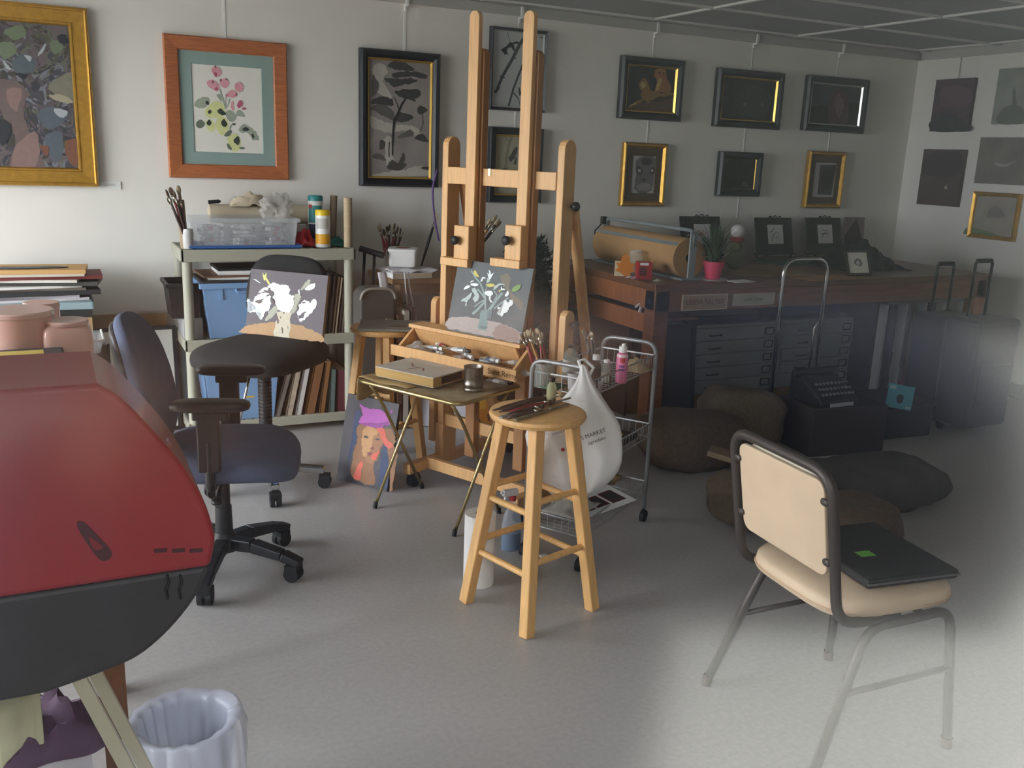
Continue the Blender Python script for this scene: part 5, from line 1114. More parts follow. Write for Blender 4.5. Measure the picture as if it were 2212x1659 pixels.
# ------------------------------------------------------------------ small table by the wall with tub and brushes
t = thing('plant_table', 'tall small wooden table against the wall between shelf and easel', 'table', (2.02, 5.22, 0))
m_oldw = mat('old_oak', '8A6A45', .6, grain=(1.2, 14, 14), scale=5)
b = B(); b.box((0, 0, .845), (.62, .46, .03)); part(b, 'tabletop', m_oldw, t, bevel=.004)
for sx in (-1, 1):
    for sy in (-1, 1): b = B(); b.bar((sx * .27, sy * .19, 0), (sx * .25, sy * .17, .83), .035, .035); part(b, 'leg', m_oldw, t)
for sy in (-1, 1): b = B(); b.box((0, sy * .18, .80), (.50, .02, .06)); part(b, 'apron', m_oldw, t)
TZ = .8605
p = Z(866, 604, TZ); b = B(); b.box((0, 0, .014), (.24, .18, .028)); t = thing('white_book', 'white paperback under the tub on the small table', 'book', (1.84, 5.11, TZ), .05)
part(b, 'pages', m_pages, t); b = B(); b.box((0, 0, .029), (.244, .184, .002)); b.box((0, 0, -.0), (.244, .184, .002)); b.box((-.122, 0, .0145), (.003, .184, .029)); part(b, 'cover', m_white, t)
def ragf(u, v):
    x, y = (u - .5) * .30, (v - .5) * .20
    z = .003 + .008 * (1 + sin(14 * u + 5 * v)) + .004 * sin(22 * v)
    if y < -.06: z -= (-.06 - y) * .2
    return (x, y, z)
one(B().grid(20, 14, ragf), 'white_rag', mat('white_rag', 'D9D6DA', .9), 'white rag under the square tub on the small table', 'cloth', (1.85, 5.12, TZ + .030), .1, smooth=40, solid=.002)
a, c = WY(822, 590, 5.0), WY(826, 645, 5.0)
b = B(); b.grid(3, 10, lambda u, v: ((u - .5) * .05 + .02 * v, -.012 * sin(3 * v), -v * .155 + .01 * sin(9 * u)))
one(b, 'hanging_rag', mat('white_rag', 'D9D6DA'), 'strip of white rag hanging over the table edge', 'cloth', (a.x, 4.978, .905), smooth=40, solid=.003)
b = B(); b.tube(curve([(0, 0, 0), (.01, -.005, -.12), (.03, -.004, -.25), (.085, 0, -.36), (.07, .004, -.25), (.035, .004, -.1), (.02, .002, 0)], 6), .0045, 6)
a = WY(874, 588, 4.975); one(b, 'white_cord', mat('white_rag', 'D9D6DA'), 'looped white cord hanging from the small table', 'cord', (a.x, 4.975, a.z), smooth=True)  # looped white cord hanging off the table edge
p = Z(862, 586, .905)
t = thing('square_tub', 'white square ice-cream style tub with orange label on the small table', 'tub', (1.835, 5.165, .912), radians(-22))
b = B(); b.blob((0, 0, .05), (.082, .082, .05), .25, 32, 10); part(b, 'tub_body', m_white, t, smooth=50)
b = B(); b.blob((0, 0, .098), (.088, .088, .011), .3, 32, 8); o = part(b, 'lid', m_white, t, smooth=50)
b = B(); b.lathe([(0, .1095), (.045, .1095), (.045, .1092)], n=20); part(b, 'lid_print', mat('rust_print', '9C5A44', .6), o)
b = B(); b.box((-.0832, 0, .05), (.001, .11, .06)); part(b, 'orange_label', mat('orange_label', 'C8742C', .6, var=.3, scale=40), t)
p = WY(848, 540, 5.33)
jar('wall_brush_jar', 'jar of red-handled brushes behind the square tub', (p.x, 5.34, TZ + .001), .04, .11, m_glass,
    ((814, 486, 'red'), (820, 482, 'red'), (828, 495, 'rflat'), (836, 488, 'rflat'), (842, 484, 'dark'), (848, 490, 'red'), (853, 482, 'dark'), (860, 488, 'dark'), (866, 492, 'dark'), (876, 490, 'dflat'), (832, 500, 'red'), (856, 498, 'rflat')), 'brushes behind the square tub', 'brushes in the jar behind the square white tub')
# jar by the fir, with large brushes
p = WY(1066, 590, 5.2)
jar('fir_brush_jar', 'jar of large brushes half hidden in the fir branches', (2.21, 5.22, TZ + .001), .045, .16, m_clear, ((1060, 470, 'dflat'), (1066, 476, 'blk'), (1074, 464, 'tan'), (1083, 478, 'dark'), (1053, 482, 'red'), (1080, 472, 'dflat')), 'brushes by the fir branches', 'large brushes standing among the fir branches')
p = WY(945, 500, 5.2)
b = B(); b.tube(curve([(0, 0, 0), (-.03, 0, .14), (-.045, 0, .30), (-.02, 0, .42)], 6), [.006] * 18 + [.004], 8)
one(b, 'purple_ribbon', mat('purple_ribbon', '6A4F8A', .6), 'purple ribbon hanging beside the left easel post', 'ribbon', (WY(948, 520, 5.25).x, 5.25, WY(948, 520, 5.25).z), smooth=True)
brush(Vector((1.99, 5.3, TZ + .002)), WY(938, 482, 5.3) - Vector((1.99, 5.3, TZ)), .36, 'blk', 'black brush leaning left of the easel post', 'loose brushes', 0, 2.)
# small fir tree
fx, fy = 2.56, 4.98
t = thing('fir_tree', 'small dark artificial fir tree standing behind the easel', 'tree', (fx, fy, 0))
b = B(); b.cyl((0, 0, .05), (0, 0, 1.02), .018, .008, n=8); part(b, 'trunk', mat('trunk_brown', '4A382A', .9), t)
b = B(); b.lathe([(0, 0), (.10, 0), (.13, .2), (.135, .21), (.12, .2), (0, .19)], n=20); part(b, 'pot', mat('red_foil', '8E2A26', .35, .2), t, smooth=40)
b = B(); rr = random.Random(5)
b.lathe([(0, .2), (.22, .26), (.25, .40), (.20, .60), (.15, .80), (.08, .98), (.0, 1.08)], n=18)
for k in range(900):
    zz = .28 + .80 * rr.random() ** 1.1; R0 = (.36 * (1.16 - zz) / .84 + .07); a = rr.uniform(0, 6.283)
    L_ = R0 * rr.uniform(.6, 1.1); d = Vector((cos(a), sin(a), rr.uniform(-.25, .35)))
    p0_ = Vector((0, 0, zz))
    for q in range(18):
        s_ = p0_ + d * (L_ * (q + 1) / 18); nd = (d * .6 + Vector((rr.uniform(-1, 1), rr.uniform(-1, 1), rr.uniform(-.7, 1)))).normalized() * .042
        sd_ = nd.cross(Vector((.3, .2, .9))).normalized() * .006
        b.add([s_ - sd_, s_ + sd_, s_ + nd], [(0, 1, 2)])
part(b, 'needles', mat('fir_green', '1F2B20', .8, var=.3, scale=8), t, stuff=True)
for k, (px, py) in enumerate(((1145, 690), (1155, 720))):
    p = WY(px, py, 4.78); b = B(); b.blob((0, 0, 0), (.028, .028, .034), 1, 16, 10); o = part(b, 'bauble', mat('red_bauble', 'A3161C', .15, .3), t, smooth=True); o.location = (p.x - fx, p.y - fy, p.z)

# ------------------------------------------------------------------ boards leaning behind the easel
def board(name, label, x, y, w_, h_, th, rz_, lean, mm, cat='board', group='boards leaning by the wall'):
    b = B(); b.box((0, 0, h_ / 2), (w_, th, h_)); return one(b, name, mm, label, cat, (x, y, .004), group=group, rot=(radians(-lean), 0, rz_))
board('white_board', 'tall white foam board standing behind the easel', 1.985, 4.86, .36, .62, .008, radians(-26), 5, mat('foam_board', 'C7C7CE', .7))
board('black_board', 'black mounting board beside the tall white foam board', 2.28, 4.66, .11, .62, .010, radians(-26), 5, mat('black_board', '1D1E22', .7))
for k, (x, w_, cc, lab) in enumerate(((1.60, .03, '6B4A30', 'brown board edge'), (1.64, .05, '8A7C6C', 'grey-tan board edge'), (1.70, .035, '5A3E2A', 'dark brown board edge'), (1.74, .04, 'B9B0A4', 'pale board edge'), (1.78, .03, '3A2C24', 'nearly black board edge'))):
    b = B(); b.box((0, .2, .32 + .01 * k), (w_ * .7, .40, .62 + .02 * k)); one(b, 'stacked_canvas', mat('stk_' + cc, cc, .75), lab + ' stacked upright behind the grey-board stool', 'board', (x + .02, 4.88, .006), group='boards stacked behind the stool')
t, q, n = canvas_on('sunflower_painting', 'painting of an orange sunflower on the floor behind the tray table', (2.13, 4.50, .004), (2.38, 4.40, .004), .56, .06, .016, mat('dark_umber', '3A2A22', .6, var=.2), m_edge)
art(t, q, n, [('C27A22', 1, [[(1035, 905), (1040, 870), (1060, 862), (1085, 870), (1100, 900), (1090, 930), (1060, 940)]]), ('6A3A1A', 1, [[(1052, 900), (1065, 885), (1078, 900), (1065, 915)]]), ('D9A02E', 1, [[(1030, 880), (1045, 850), (1050, 880)], [(1070, 930), (1066, 960), (1060, 930)], [(1085, 880), (1110, 870), (1090, 895)], [(1040, 920), (1036, 950), (1048, 925)]])])
# luggage trolley and grey case by the shelf
t = thing('luggage_trolley', 'folded black luggage trolley with a foam handle beside the shelf unit', 'trolley', (1.66, 5.20, 0))
a, c = WY(778, 537, 5.20), WY(828, 552, 5.10); o3 = Vector((1.66, 5.20, 0))
b = B(); b.cyl(a - o3, c - o3, .017, n=14); part(b, 'foam_grip', m_blk2, t, smooth=40)
for k, (f_, px, py) in enumerate(((.2, 788, 650), (.62, 812, 655))):
    s_ = a.lerp(c, f_) - o3; e_ = WY(px - 6, py, 5.16 if k == 0 else 5.12) - o3
    b = B(); b.tube([s_, e_, (e_.x, e_.y, .03)], .009, 8); part(b, 'handle_tube', m_blkm, t, smooth=True)
b = B(); b.box((.03, -.06, .16), (.18, .05, .30)); part(b, 'wheel_frame', m_blk, t, bevel=.006)
t = thing('grey_case', 'grey hard case with rounded top between shelf and small table', 'case', (1.60, 4.99, 0))
p = WY(790, 622, 4.95)
b = B(); pts = [(-.10, 0), (.10, 0)] + [(.10 - .06 + .06 * cos(radians(k * 15)), p.z - .06 + .06 * sin(radians(k * 15))) for k in range(7)] + [(-.10 + .06 + .06 * cos(radians(90 + k * 15)), p.z - .06 + .06 * sin(radians(90 + k * 15))) for k in range(7)]
b.prism(pts, (0, .16, 0), (0, -.08, .0)); part(b, 'shell', mat('charcoal_shell', '55534F', .5), t, bevel=.01)
b = B(); b.tube([(x, -.083, z) for x, z in pts[2:]], .008, 6); part(b, 'pale_edge', mat('pale_trim', 'A8A096', .5), t, smooth=True)

p = Z(1173, 1201, 0); b = B(); b.box((0, 0, .003), (.03, .014, .006)); one(b, 'paper_scrap', m_paper, 'tiny white paper scrap on the floor below the cart', 'scrap', (p.x, p.y, 0), .3)
# ------------------------------------------------------------------ long work bench
DX0, DX1, DY0, DY1, DZ = 3.0, 5.78, 4.26, 5.46, .90
m_bench = mat('bench_top', '70452A', .42, grain=(1.2, 12, 12), scale=4, var=.16)
m_bleg = mat('bench_leg', '9A5E34', .5, grain=(12, 12, 1.2), scale=4, var=.14)
t = bench = thing('work_bench', 'long brown wooden work bench along the back wall', 'bench', ((DX0 + DX1) / 2, (DY0 + DY1) / 2, 0))
bw, bd = DX1 - DX0, DY1 - DY0
b = B(); b.box((0, 0, DZ - .02), (bw, bd, .04)); part(b, 'bench_top', m_bench, t, bevel=.004)
b = B(); b.box((0, -bd / 2 + .03, DZ - .10), (bw - .04, .04, .12)); part(b, 'front_apron', mat('bench_apron', '7E4E2F', .5, grain=(1.2, 12, 12), scale=4, var=.14), t)
b = B(); b.box((-bw / 2 + .03, 0, DZ - .095), (.04, bd - .04, .11)); part(b, 'side_apron', m_bleg, t)
b = B(); b.box((bw / 2 - .03, 0, DZ - .095), (.04, bd - .04, .11)); part(b, 'side_apron', m_bleg, t)
for sx in (-1, 1):
    for sy in (-1, 1):
        b = B(); b.box((sx * (bw / 2 - .06), sy * (bd / 2 - .06), .43), (.10, .10, .86)); part(b, 'leg', mat('bench_apron', '7E4E2F') if sx < 0 and sy < 0 else m_bleg, t, bevel=.004)
b = B(); b.box((-bw / 2 + .045, .02, .66), (.03, bd - .2, .11)); part(b, 'side_rail', m_bleg, t, bevel=.003)
b = B(); b.box((-bw / 2 + .25, .05, .66), (.40, bd - .25, .014)); part(b, 'under_shelf', mat('bench_apron', '7E4E2F'), t)
b = B(); b.box((-bw / 2 + .012, -bd / 2 + .06, .80), (.004, .02, .04)); part(b, 'catch_plate', m_white, t)
# name signs
def sign(name, label, q, body, lines, size, mm, th=.012):
    C = [WY(x, y, DY0 - .001) for x, y in q]
    x0, x1, z0, z1 = (C[0].x + C[3].x) / 2, (C[1].x + C[2].x) / 2, (C[2].z + C[3].z) / 2, (C[0].z + C[1].z) / 2
    t = thing(name, label, 'sign', ((x0 + x1) / 2, DY0 - .001, (z0 + z1) / 2))
    b = B(); b.box((0, -th / 2 + .01, 0), (x1 - x0, th, z1 - z0)); part(b, 'plate', body, t, bevel=.002)
    f = frame_mesh(x1 - x0, z1 - z0, [(0, th - .010), (0, th - .0085), (.006, th - .0085), (.006, th - .010)]); o = part(f, 'plate_border', mat('sign_border', 'C9BBA4', .6), t); o.location = (0, 0, -(z1 - z0) / 2)
    o = text(lines, 'lettering', mm, t, Matrix.Identity(4), .05, .0006); w0 = max(v.co.x for v in o.data.vertices) - min(v.co.x for v in o.data.vertices)
    o.data.transform(T3((0, -th + .0093, 0), (1, 0, 0), (0, 0, 1)) @ Matrix.Scale((x1 - x0) * size / w0, 4))
sign('wooden_sign', 'carved tan name sign on the bench front', [(1474, 640), (1572, 631), (1570, 665), (1473, 674)], mat('sign_tan', 'A58E78', .6, grain=(1.2, 12, 12), scale=5), 'LINDA SALTER', .84, mat('sign_ink', '6E4A3A', .6))
sign('paper_sign', 'pale printed name card on the bench front beside the carved sign', [(1585, 635), (1674, 632), (1673, 658), (1583, 661)], mat('sign_pale', 'B4B4A6', .7), 'Linda Salter', .46, mat('sign_grey', '5A5A56', .6), .006)
# paper roll cutter
RXc, ry0, ry1, rr_ = 3.335, 4.42, 5.33, .115
t = thing('paper_cutter', 'kraft paper roll in a grey metal dispenser on the bench', 'paper roll', (RXc, 0, DZ))
b = B(); b.cyl((0, ry0, .125), (0, ry1, .125), rr_, n=36); o = part(b, 'kraft_roll', mat('kraft_paper', 'B48B5C', .8, var=.05), t, smooth=40)
b = B(); b.cyl((0, ry0 - .002, .125), (0, ry0 + .01, .125), .025, n=18); part(b, 'roll_core', mat('dark_edge', '1E1A1C'), o, smooth=40)
m_gm = mat('grey_enamel', '8C9498', .4, .2)
for y in (ry0 - .03, ry1 + .03):
    b = B(); b.tube(fillet([(-.02, y, .004), (.0, y, .26), (-.0, y, .27)], .01), .012, 8) if False else None
b = B(); b.box((.0, ry0 - .025, .14), (.05, .012, .28)); part(b, 'end_bracket', m_gm, t, bevel=.004)
b = B(); b.box((.0, ry1 + .025, .14), (.05, .012, .28)); part(b, 'end_bracket', m_gm, t, bevel=.004)
b = B(); b.box((0, (ry0 + ry1) / 2, .006), (.16, ry1 - ry0 + .10, .010)); part(b, 'base_plate', m_gm, t)
b = B(); pts = fillet([(0, ry0 - .025, .20), (0, ry0 - .025, .285), (0, ry1 + .025, .285), (0, ry1 + .025, .20)], .06); b.tube(pts, .011, 8); part(b, 'top_bar', m_gm, t, smooth=True)
b = B(); b.box((-.085, (ry0 + ry1) / 2, .205), (.025, ry1 - ry0 - .02, .004), (0, radians(-40), 0)); part(b, 'cutter_blade', m_gm, t)
b = B(); b.box((-.02, ry1 + .03, .27), (.035, .03, .05)); b.tube([(-.03, ry1 + .03, .25), (-.09, ry1 + .02, .20), (-.10, ry1 + .0, .18)], .005, 6); part(b, 'spring_arm', m_blk, t)
# maple leaf ornament, jars
p = Z(1345, 597, DZ)
t = thing('leaf_ornament', 'orange maple leaf ornament on a cream card on the bench', 'ornament', (p.x, p.y, DZ), radians(-25))
b = B(); b.box((-.02, .006, .045), (.06, .006, .09)); part(b, 'card', mat('cream_card', 'D9C9A6', .7), t)
leaf = [(0, .0), (.03, .0), (.035, .02), (.06, .03), (.045, .05), (.06, .075), (.03, .075), (.02, .115), (.0, .13), (-.02, .115), (-.03, .075), (-.055, .075), (-.04, .05), (-.055, .03), (-.03, .02)]
b = B(); b.prism(leaf, (0, .008, 0), (.01, -.012, .004)); part(b, 'leaf', mat('orange_leaf', 'D8842A', .6), t)
p = Z(1388, 601, DZ)
t = thing('red_packet', 'red box with dark picture in front of the paper roll', 'box', (p.x - .01, p.y - .02, DZ), radians(-20))
b = B(); b.box((0, 0, .05), (.085, .06, .10)); part(b, 'carton', mat('red_carton', 'A8232E', .45), t)
b = B(); b.box((-.01, -.0305, .045), (.04, .001, .05)); part(b, 'picture_print', mat('maroon_print', '5A2A2A'), t)
b = B(); b.box((-.005, -.0305, .088), (.05, .001, .014)); part(b, 'white_print', m_white, t)
p = Z(1404, 588, DZ)
t = thing('glass_jar', 'empty screw-top glass jar behind the red box', 'jar', (3.150, 4.70, DZ))
b = B(); b.lathe([(0, 0), (.042, 0), (.045, .006), (.045, .11), (.036, .125), (.036, .145), (.034, .145), (.034, .125), (.042, .108), (.042, .008), (0, .006)], n=26); part(b, 'jar_body', mat('thin_glass', 'C9CEC8', .05, alpha=.14), t, smooth=50)
b = B(); b.lathe([(.037, .128), (.038, .131), (.037, .134), (.038, .137), (.037, .14)], n=24, capb=False, capt=False); part(b, 'screw_thread', m_glass, t, smooth=True)
for k, (px, py, cc, lab) in enumerate(((1362, 600, 'D9D9E0', 'white crumpled sweet wrapper near the leaf ornament'), (1372, 602, 'C08A9A', 'pink sweet wrapper in front of the red box'), (1420, 607, 'C9C2B4', 'white paper slip near the bench corner'))):
    p = Z(px, py, DZ); one(crumple(8, 6, .06, .035, .012, 60 + k), 'wrapper', mat('wrap_' + cc, cc, .4), lab, 'wrapper', (p.x, p.y, DZ + .001), .3 * k, 'wrappers on the bench', smooth=40, solid=.001)
# potted plant
p = Z(1550, 606, DZ)
t = thing('potted_plant', 'spiky green plant in a hot pink pot on the bench', 'potted plant', (p.x, p.y + .05, DZ))
b = B(); b.lathe([(0, .0), (.042, 0), (.058, .085), (.062, .085), (.064, .108), (.058, .108), (.054, .088), (0, .088)], n=28); part(b, 'pot', mat('pink_pot', 'DB4668', .4), t, smooth=40)
b = B(); b.lathe([(0, -.0), (.085, 0), (.09, .006), (0, .006)], n=24); o = part(b, 'saucer', mat('pale_saucer', 'B9B0B0', .5), t, smooth=40); o.location.z = -.0
b = B(); rr = random.Random(9)
for k in range(150):
    a = rr.uniform(0, 6.283); el = rr.uniform(.5, 1.5); L_ = rr.uniform(.12, .23); base = Vector((.03 * cos(a) * rr.random(), .03 * sin(a) * rr.random(), .085 + .10 * rr.random()))
    d = Vector((cos(a) * cos(el), sin(a) * cos(el), sin(el))); s_ = d.cross(Vector((0, 0, 1))).normalized() * .0035; dr = Vector((cos(a), sin(a), -.4)) * .02
    b.add([base - s_, base + s_, base + d * L_ * .6 + s_ * .9, base + d * L_ * .6 - s_ * .9, base + d * L_ + dr], [(0, 1, 2, 3), (3, 2, 4)])
part(b, 'leaves', mat('grass_leaf', '3E5238', .6, var=.25, scale=12), t, stuff=True)
p = WY(1590, 540, 4.75)
t = thing('snowman_ornament', 'white-topped figure ornament with red scarf behind the pink pot', 'ornament', (p.x, 4.75, DZ))
hz = WY(1588, 500, 4.75).z - DZ
b = B(); b.blob((0, 0, .07), (.06, .05, .07), 1, 20, 12); b.blob((.0, 0, .15), (.04, .04, .045), 1, 18, 12); part(b, 'body', mat('dull_green', '6E7A5C', .8), t, smooth=True)
b = B(); b.lathe([(.03, .18), (.045, .19), (.045, .205), (.03, .215)], n=18); part(b, 'scarf', mat('red_scarf', 'A0303A', .8), t, smooth=True)
b = B(); b.blob((.0, 0, hz), (.045, .045, .045), 1, 18, 12); part(b, 'pompom', mat('white_fluff', 'D9D5D3', .95, bump=.5, bscale=90), t, smooth=True)
p = Z(1508, 590, DZ)
bottle('dark_wine_bottle', 'dark glass bottle standing behind the paper roll end', (p.x + .04, p.y + .18, DZ), [(0, 0), (.034, 0), (.036, .005), (.036, .15), (.03, .18), (.014, .205), (.013, .26), (.015, .262), (.015, .27)], mat('green_black_glass', '1C211C', .1), (.0135, .268, .274, m_blk))
# mini display easels
def mini(px, pyt, lab, grp, strokes, matc='1B1B1D', pic=(.34, .34)):
    c = WY(px, pyt, 5.36); t = thing('display_easel', lab, 'easel', (c.x, 5.33, DZ), group=grp)
    h = c.z - DZ; w_ = .35
    b = B(); b.bar((-w_ * .48, 0, 0), (-w_ * .42, .06, h * .92), .014, .012); part(b, 'side_leg', m_blk, t)
    b = B(); b.bar((w_ * .48, 0, 0), (w_ * .42, .06, h * .92), .014, .012); part(b, 'side_leg', m_blk, t)
    b = B(); b.box((0, .0, h * .10), (w_ * 1.06, .03, .016)); part(b, 'ledge', m_blk, t)
    ang = radians(-14)
    fh = h * .86
    b = B(); b.box((0, 0, fh / 2), (w_, .008, fh), None); o = part(b, 'black_mount', mat('mount_black', '19191B', .6), t); o.location = (0, -.002, h * .12); o.rotation_euler = (ang, 0, 0)
    pw = .145
    b = B(); b.box((.012, -.0045, fh * .53), (pw, .002, pw * .98)); part(b, 'print', mat('print_white', 'D6D6D6', .7), o)
    b = B()
    for S_ in strokes: b.prism([(x + .012, z + fh * .53) for x, z in stroke([(1.3 * x, 1.3 * z) for x, z in S_], .008, .003)], (0, -.0004, 0), (0, -.0056, 0))
    part(b, 'ink_strokes', mat('stroke_red', 'A05A48', .6) if 'red' in lab else mat('stroke_grey', '77777A', .6), o)
    for dx in (-.045, 0, .045):
        q = B(); q.tube(arc((dx, .04, h * .955), .016 if dx == 0 else .012, 0, 180, 8), .004, 6); part(q, 'scroll', m_blkm, t, smooth=True)
    b = B(); b.bar((0, .06, h * .85), (0, .10, .0), .012, .01); part(b, 'back_leg', m_blk, t)
mini(1518, 464, 'black display easel with a red flower print behind the pink pot', 'black display easels', [[(-.03, .02), (.0, -.005), (.03, .01)], [(-.01, -.01), (.01, .025)], [(-.03, -.01), (-.01, .01)]])
mini(1676, 467, 'black display easel with a pale branch print, middle of the row', 'black display easels', [[(-.03, -.035), (-.015, .0), (.01, .012), (.03, .005)], [(-.035, .01), (-.005, .038)], [(.0, -.02), (.03, -.01)]])
mini(1784, 467, 'black display easel with a dim grey print at the right of the row', 'black display easels', [[(-.03, -.02), (.0, .01), (.03, -.01)], [(-.02, .02), (.02, .022)], [(-.03, .0), (.03, .006)]])
c = WY(1858, 462, 5.38)
t = thing('mauve_print', 'mauve and white print leaning beside the right display easel', 'print', (c.x, 5.40, DZ), rot=(radians(-6), 0, 0))
b = B(); b.box((0, 0, .15), (.21, .006, .30)); part(b, 'sheet', mat('mauve_sheet', '8E7C80', .7), t)
b = B(); b.prism([(-.10, .04), (.02, .02), (.10, .10), (.02, .29), (-.10, .16)], (0, -.0006, 0), (0, -.0032, 0)); part(b, 'dark_shape', mat('mauve_dark', '4E4044', .7), t)
# framed small white drawing at bench front
C = [WY(x, y, 4.36) for x, y in ((1842, 548), (1891, 555), (1881, 602), (1829, 594))]
t = thing('pearl_drawing', 'small white drawing in a dark frame at the front of the bench', 'picture', ((C[2] + C[3]) / 2).to_tuple()[:2] + (DZ + .002,), rot=(radians(-22), 0, radians(-6)))
w_ = .185
part(frame_mesh(w_, .165, [(0, 0), (0, .012), (.014, .012), (.014, 0)]), 'frame', mat('dim_frame', '3A352F', .5), t)
b = B(); b.box((0, -.003, .0825), (w_ - .02, .006, .145)); part(b, 'white_sheet', m_paper, t)
b = B(); b.prism(spl([(-.03, .0), (-.01, .03), (.02, .025), (.035, -.005), (.01, -.02)], 4), (0, -.0005, 0), (0, -.0062, .08)); part(b, 'grey_mark', mat('pearl_grey', '8A8A8C', .6), t)
b = B(); b.prism(spl([(-.016, .0), (0, .016), (.016, .0), (0, -.016)], 4), (0, -.0005, 0), (0, -.0068, .082)); part(b, 'pearl', mat('pearl_white', 'D2D2D2', .6), t)
# sheets on the bench
def sheet(name, label, px, w_, d_, mm, rz_, h=.012, seed=1, dy=0):
    p = Z(px[0], px[1], DZ); return one(crumple(18, 12, w_, d_, h, seed, 1.5), name, mm, label, 'paper', (p.x, p.y + dy, DZ + .001), rz_, smooth=40, solid=.002)
sheet('kraft_sheet', 'crumpled kraft paper sheets on the bench behind the pink pot', (1655, 590), .60, .34, mat('kraft_sheet', '8E7052', .85), -.15, .05, 71)
sheet('brown_sheet', 'flat brown paper sheet at the bench front by the small drawing', (1790, 600), .50, .22, mat('kraft_dark', 'A5794A', .85), .05, .006, 72)
p = Z(1730, 566, DZ); b = B(); b.box((0, 0, .002), (.70, .30, .004)); one(b, 'cutting_mat', mat('green_mat', '1F5A4A', .6), 'green cutting mat in front of the display easels', 'mat', (p.x, 5.05, DZ + .001), -.05)
sheet('white_slip', 'white paper slip under the pink pot', (1600, 608), .16, .10, m_paper, .1, .003, 73)
one(crumple(20, 14, .55, .45, .17, 74), 'dark_coat', mat('dark_cloth', '2A2830', .9), 'heap of dark clothing at the right end of the bench', 'clothing', (5.03, 4.75, DZ + .001), 0, smooth=40, solid=.004)
b = B(); b.box((0, 0, .31), (.62, .012, .62)); one(b, 'added_dark_sheet', mat('dark_board', '2C3032', .8), 'dark board added under the left of the bench to cover the bright wall', 'board', (3.30, 5.36, 0), rot=(radians(-7), 0, 0))  # added to darken the gap where bright wall showed under the bench
b = B(); b.box((0, 0, .30), (.012, .60, .60)); one(b, 'added_side_board', mat('umber_board', '2E2622', .8), 'dark umber board added inside the left bench leg to darken the gap', 'board', (3.16, 5.02, 0))  # second added board, fills the same gap with a dark tone
# brown bin under the bench left, small board
b = B(); b.box((0, 0, .16), (.30, .20, .32)); one(b, 'brown_carton', mat('brown_carton', '6B4A34', .8), 'brown carton under the left end of the bench', 'carton', (3.36, 4.85, 0), .1)
b = B(); b.bar((0, 0, 0), (.02, .0, .06), .012, .012); b.bar((.02, 0, .06), (-.03, 0, .03), .010, .01); one(b, 'white_clamp', m_white, 'small white clamp on the bench side rail', 'clamp', (3.012, 4.42, .718))

# ------------------------------------------------------------------ flat files under the bench
m_ff = mat('grey_cabinet', '8E9591', .5, .1)
def flatfile(x0, x1, label, y0=4.55):
    t = thing('flat_file', label, 'cabinet', ((x0 + x1) / 2, y0, 0), group='flat file cabinets'); w_ = x1 - x0
    b = B(); b.box((0, .30, .07), (w_ - .02, .58, .14)); part(b, 'plinth', mat('plinth_wood', '8A6E48', .6), t)
    b = B(); b.box((0, .31, .365), (w_, .60, .45)); part(b, 'cabinet_body', m_ff, t, bevel=.003)
    for k in range(5):
        z = .155 + k * .084
        b = B(); b.box((0, .0, z + .040), (w_ - .035, .018, .078)); d = part(b, 'drawer', m_ff, t, bevel=.002)
        for hx in (-.22,):
            h_ = B(); h_.tube(fillet([(hx * w_ - .045, -.008, z + .035), (hx * w_ - .045, -.022, z + .033), (hx * w_ + .045, -.022, z + .033), (hx * w_ + .045, -.008, z + .035)], .008), .0045, 6); part(h_, 'handle', mat('dark_steel', '4A4B48', .4, .6), d, smooth=True)
        l_ = frame_mesh(.075, .05, [(0, .0), (0, .004), (.007, .004), (.007, 0)]); l_ = part(l_, 'label_holder', mat('dark_steel', '4A4B48'), d); l_.location = (.38 * w_, -.009, z + .015)
    return t
flatfile(3.47, 4.20, 'grey five-drawer flat file under the left of the bench')
flatfile(4.22, 4.86, 'grey flat file behind the hand truck')
b = B(); b.box((0, 0, .02), (.55, .45, .04)); one(b, 'blue_portfolio', mat('navy_board', '2B3444', .7), 'dark blue portfolio lying on the left flat file', 'portfolio', (3.80, 4.84, .592), .08)
b = B(); b.box((0, 0, .015), (.58, .42, .03)); one(b, 'grey_portfolio', mat('grey_folder', '55585C', .7), 'grey portfolio on top of the dark blue one', 'portfolio', (3.78, 4.83, .634), -.05)
b = B(); b.box((0, 0, .05), (.58, .45, .10)); one(b, 'dark_bundle', mat('navy_board', '2B3444'), 'dark blue bundle lying on the right flat file', 'bundle', (4.53, 4.85, .592), 0, bevel=.02)
b = B(); b.box((0, 0, .01), (.075, .03, .02)); one(b, 'yellow_tag', mat('yellow_tag', '9A8A3A', .7), 'small yellow tag on the dark blue bundle', 'tag', (4.27, 4.63, .693), 0)
# black-framed board at the left of the flat file
b = B(); t = thing('dark_canvas', 'dark framed canvas leaning beside the left flat file', 'canvas', (3.29, 4.45, 0), rot=(radians(-5), 0, 0))
part(frame_mesh(.38, .62, [(0, 0), (0, .02), (.03, .02), (.03, 0)]), 'frame', mat('mount_black', '19191B'), t); b.box((0, -.004, .31), (.33, .008, .57)); part(b, 'board', mat('dark_board', '2C3032', .8), t)
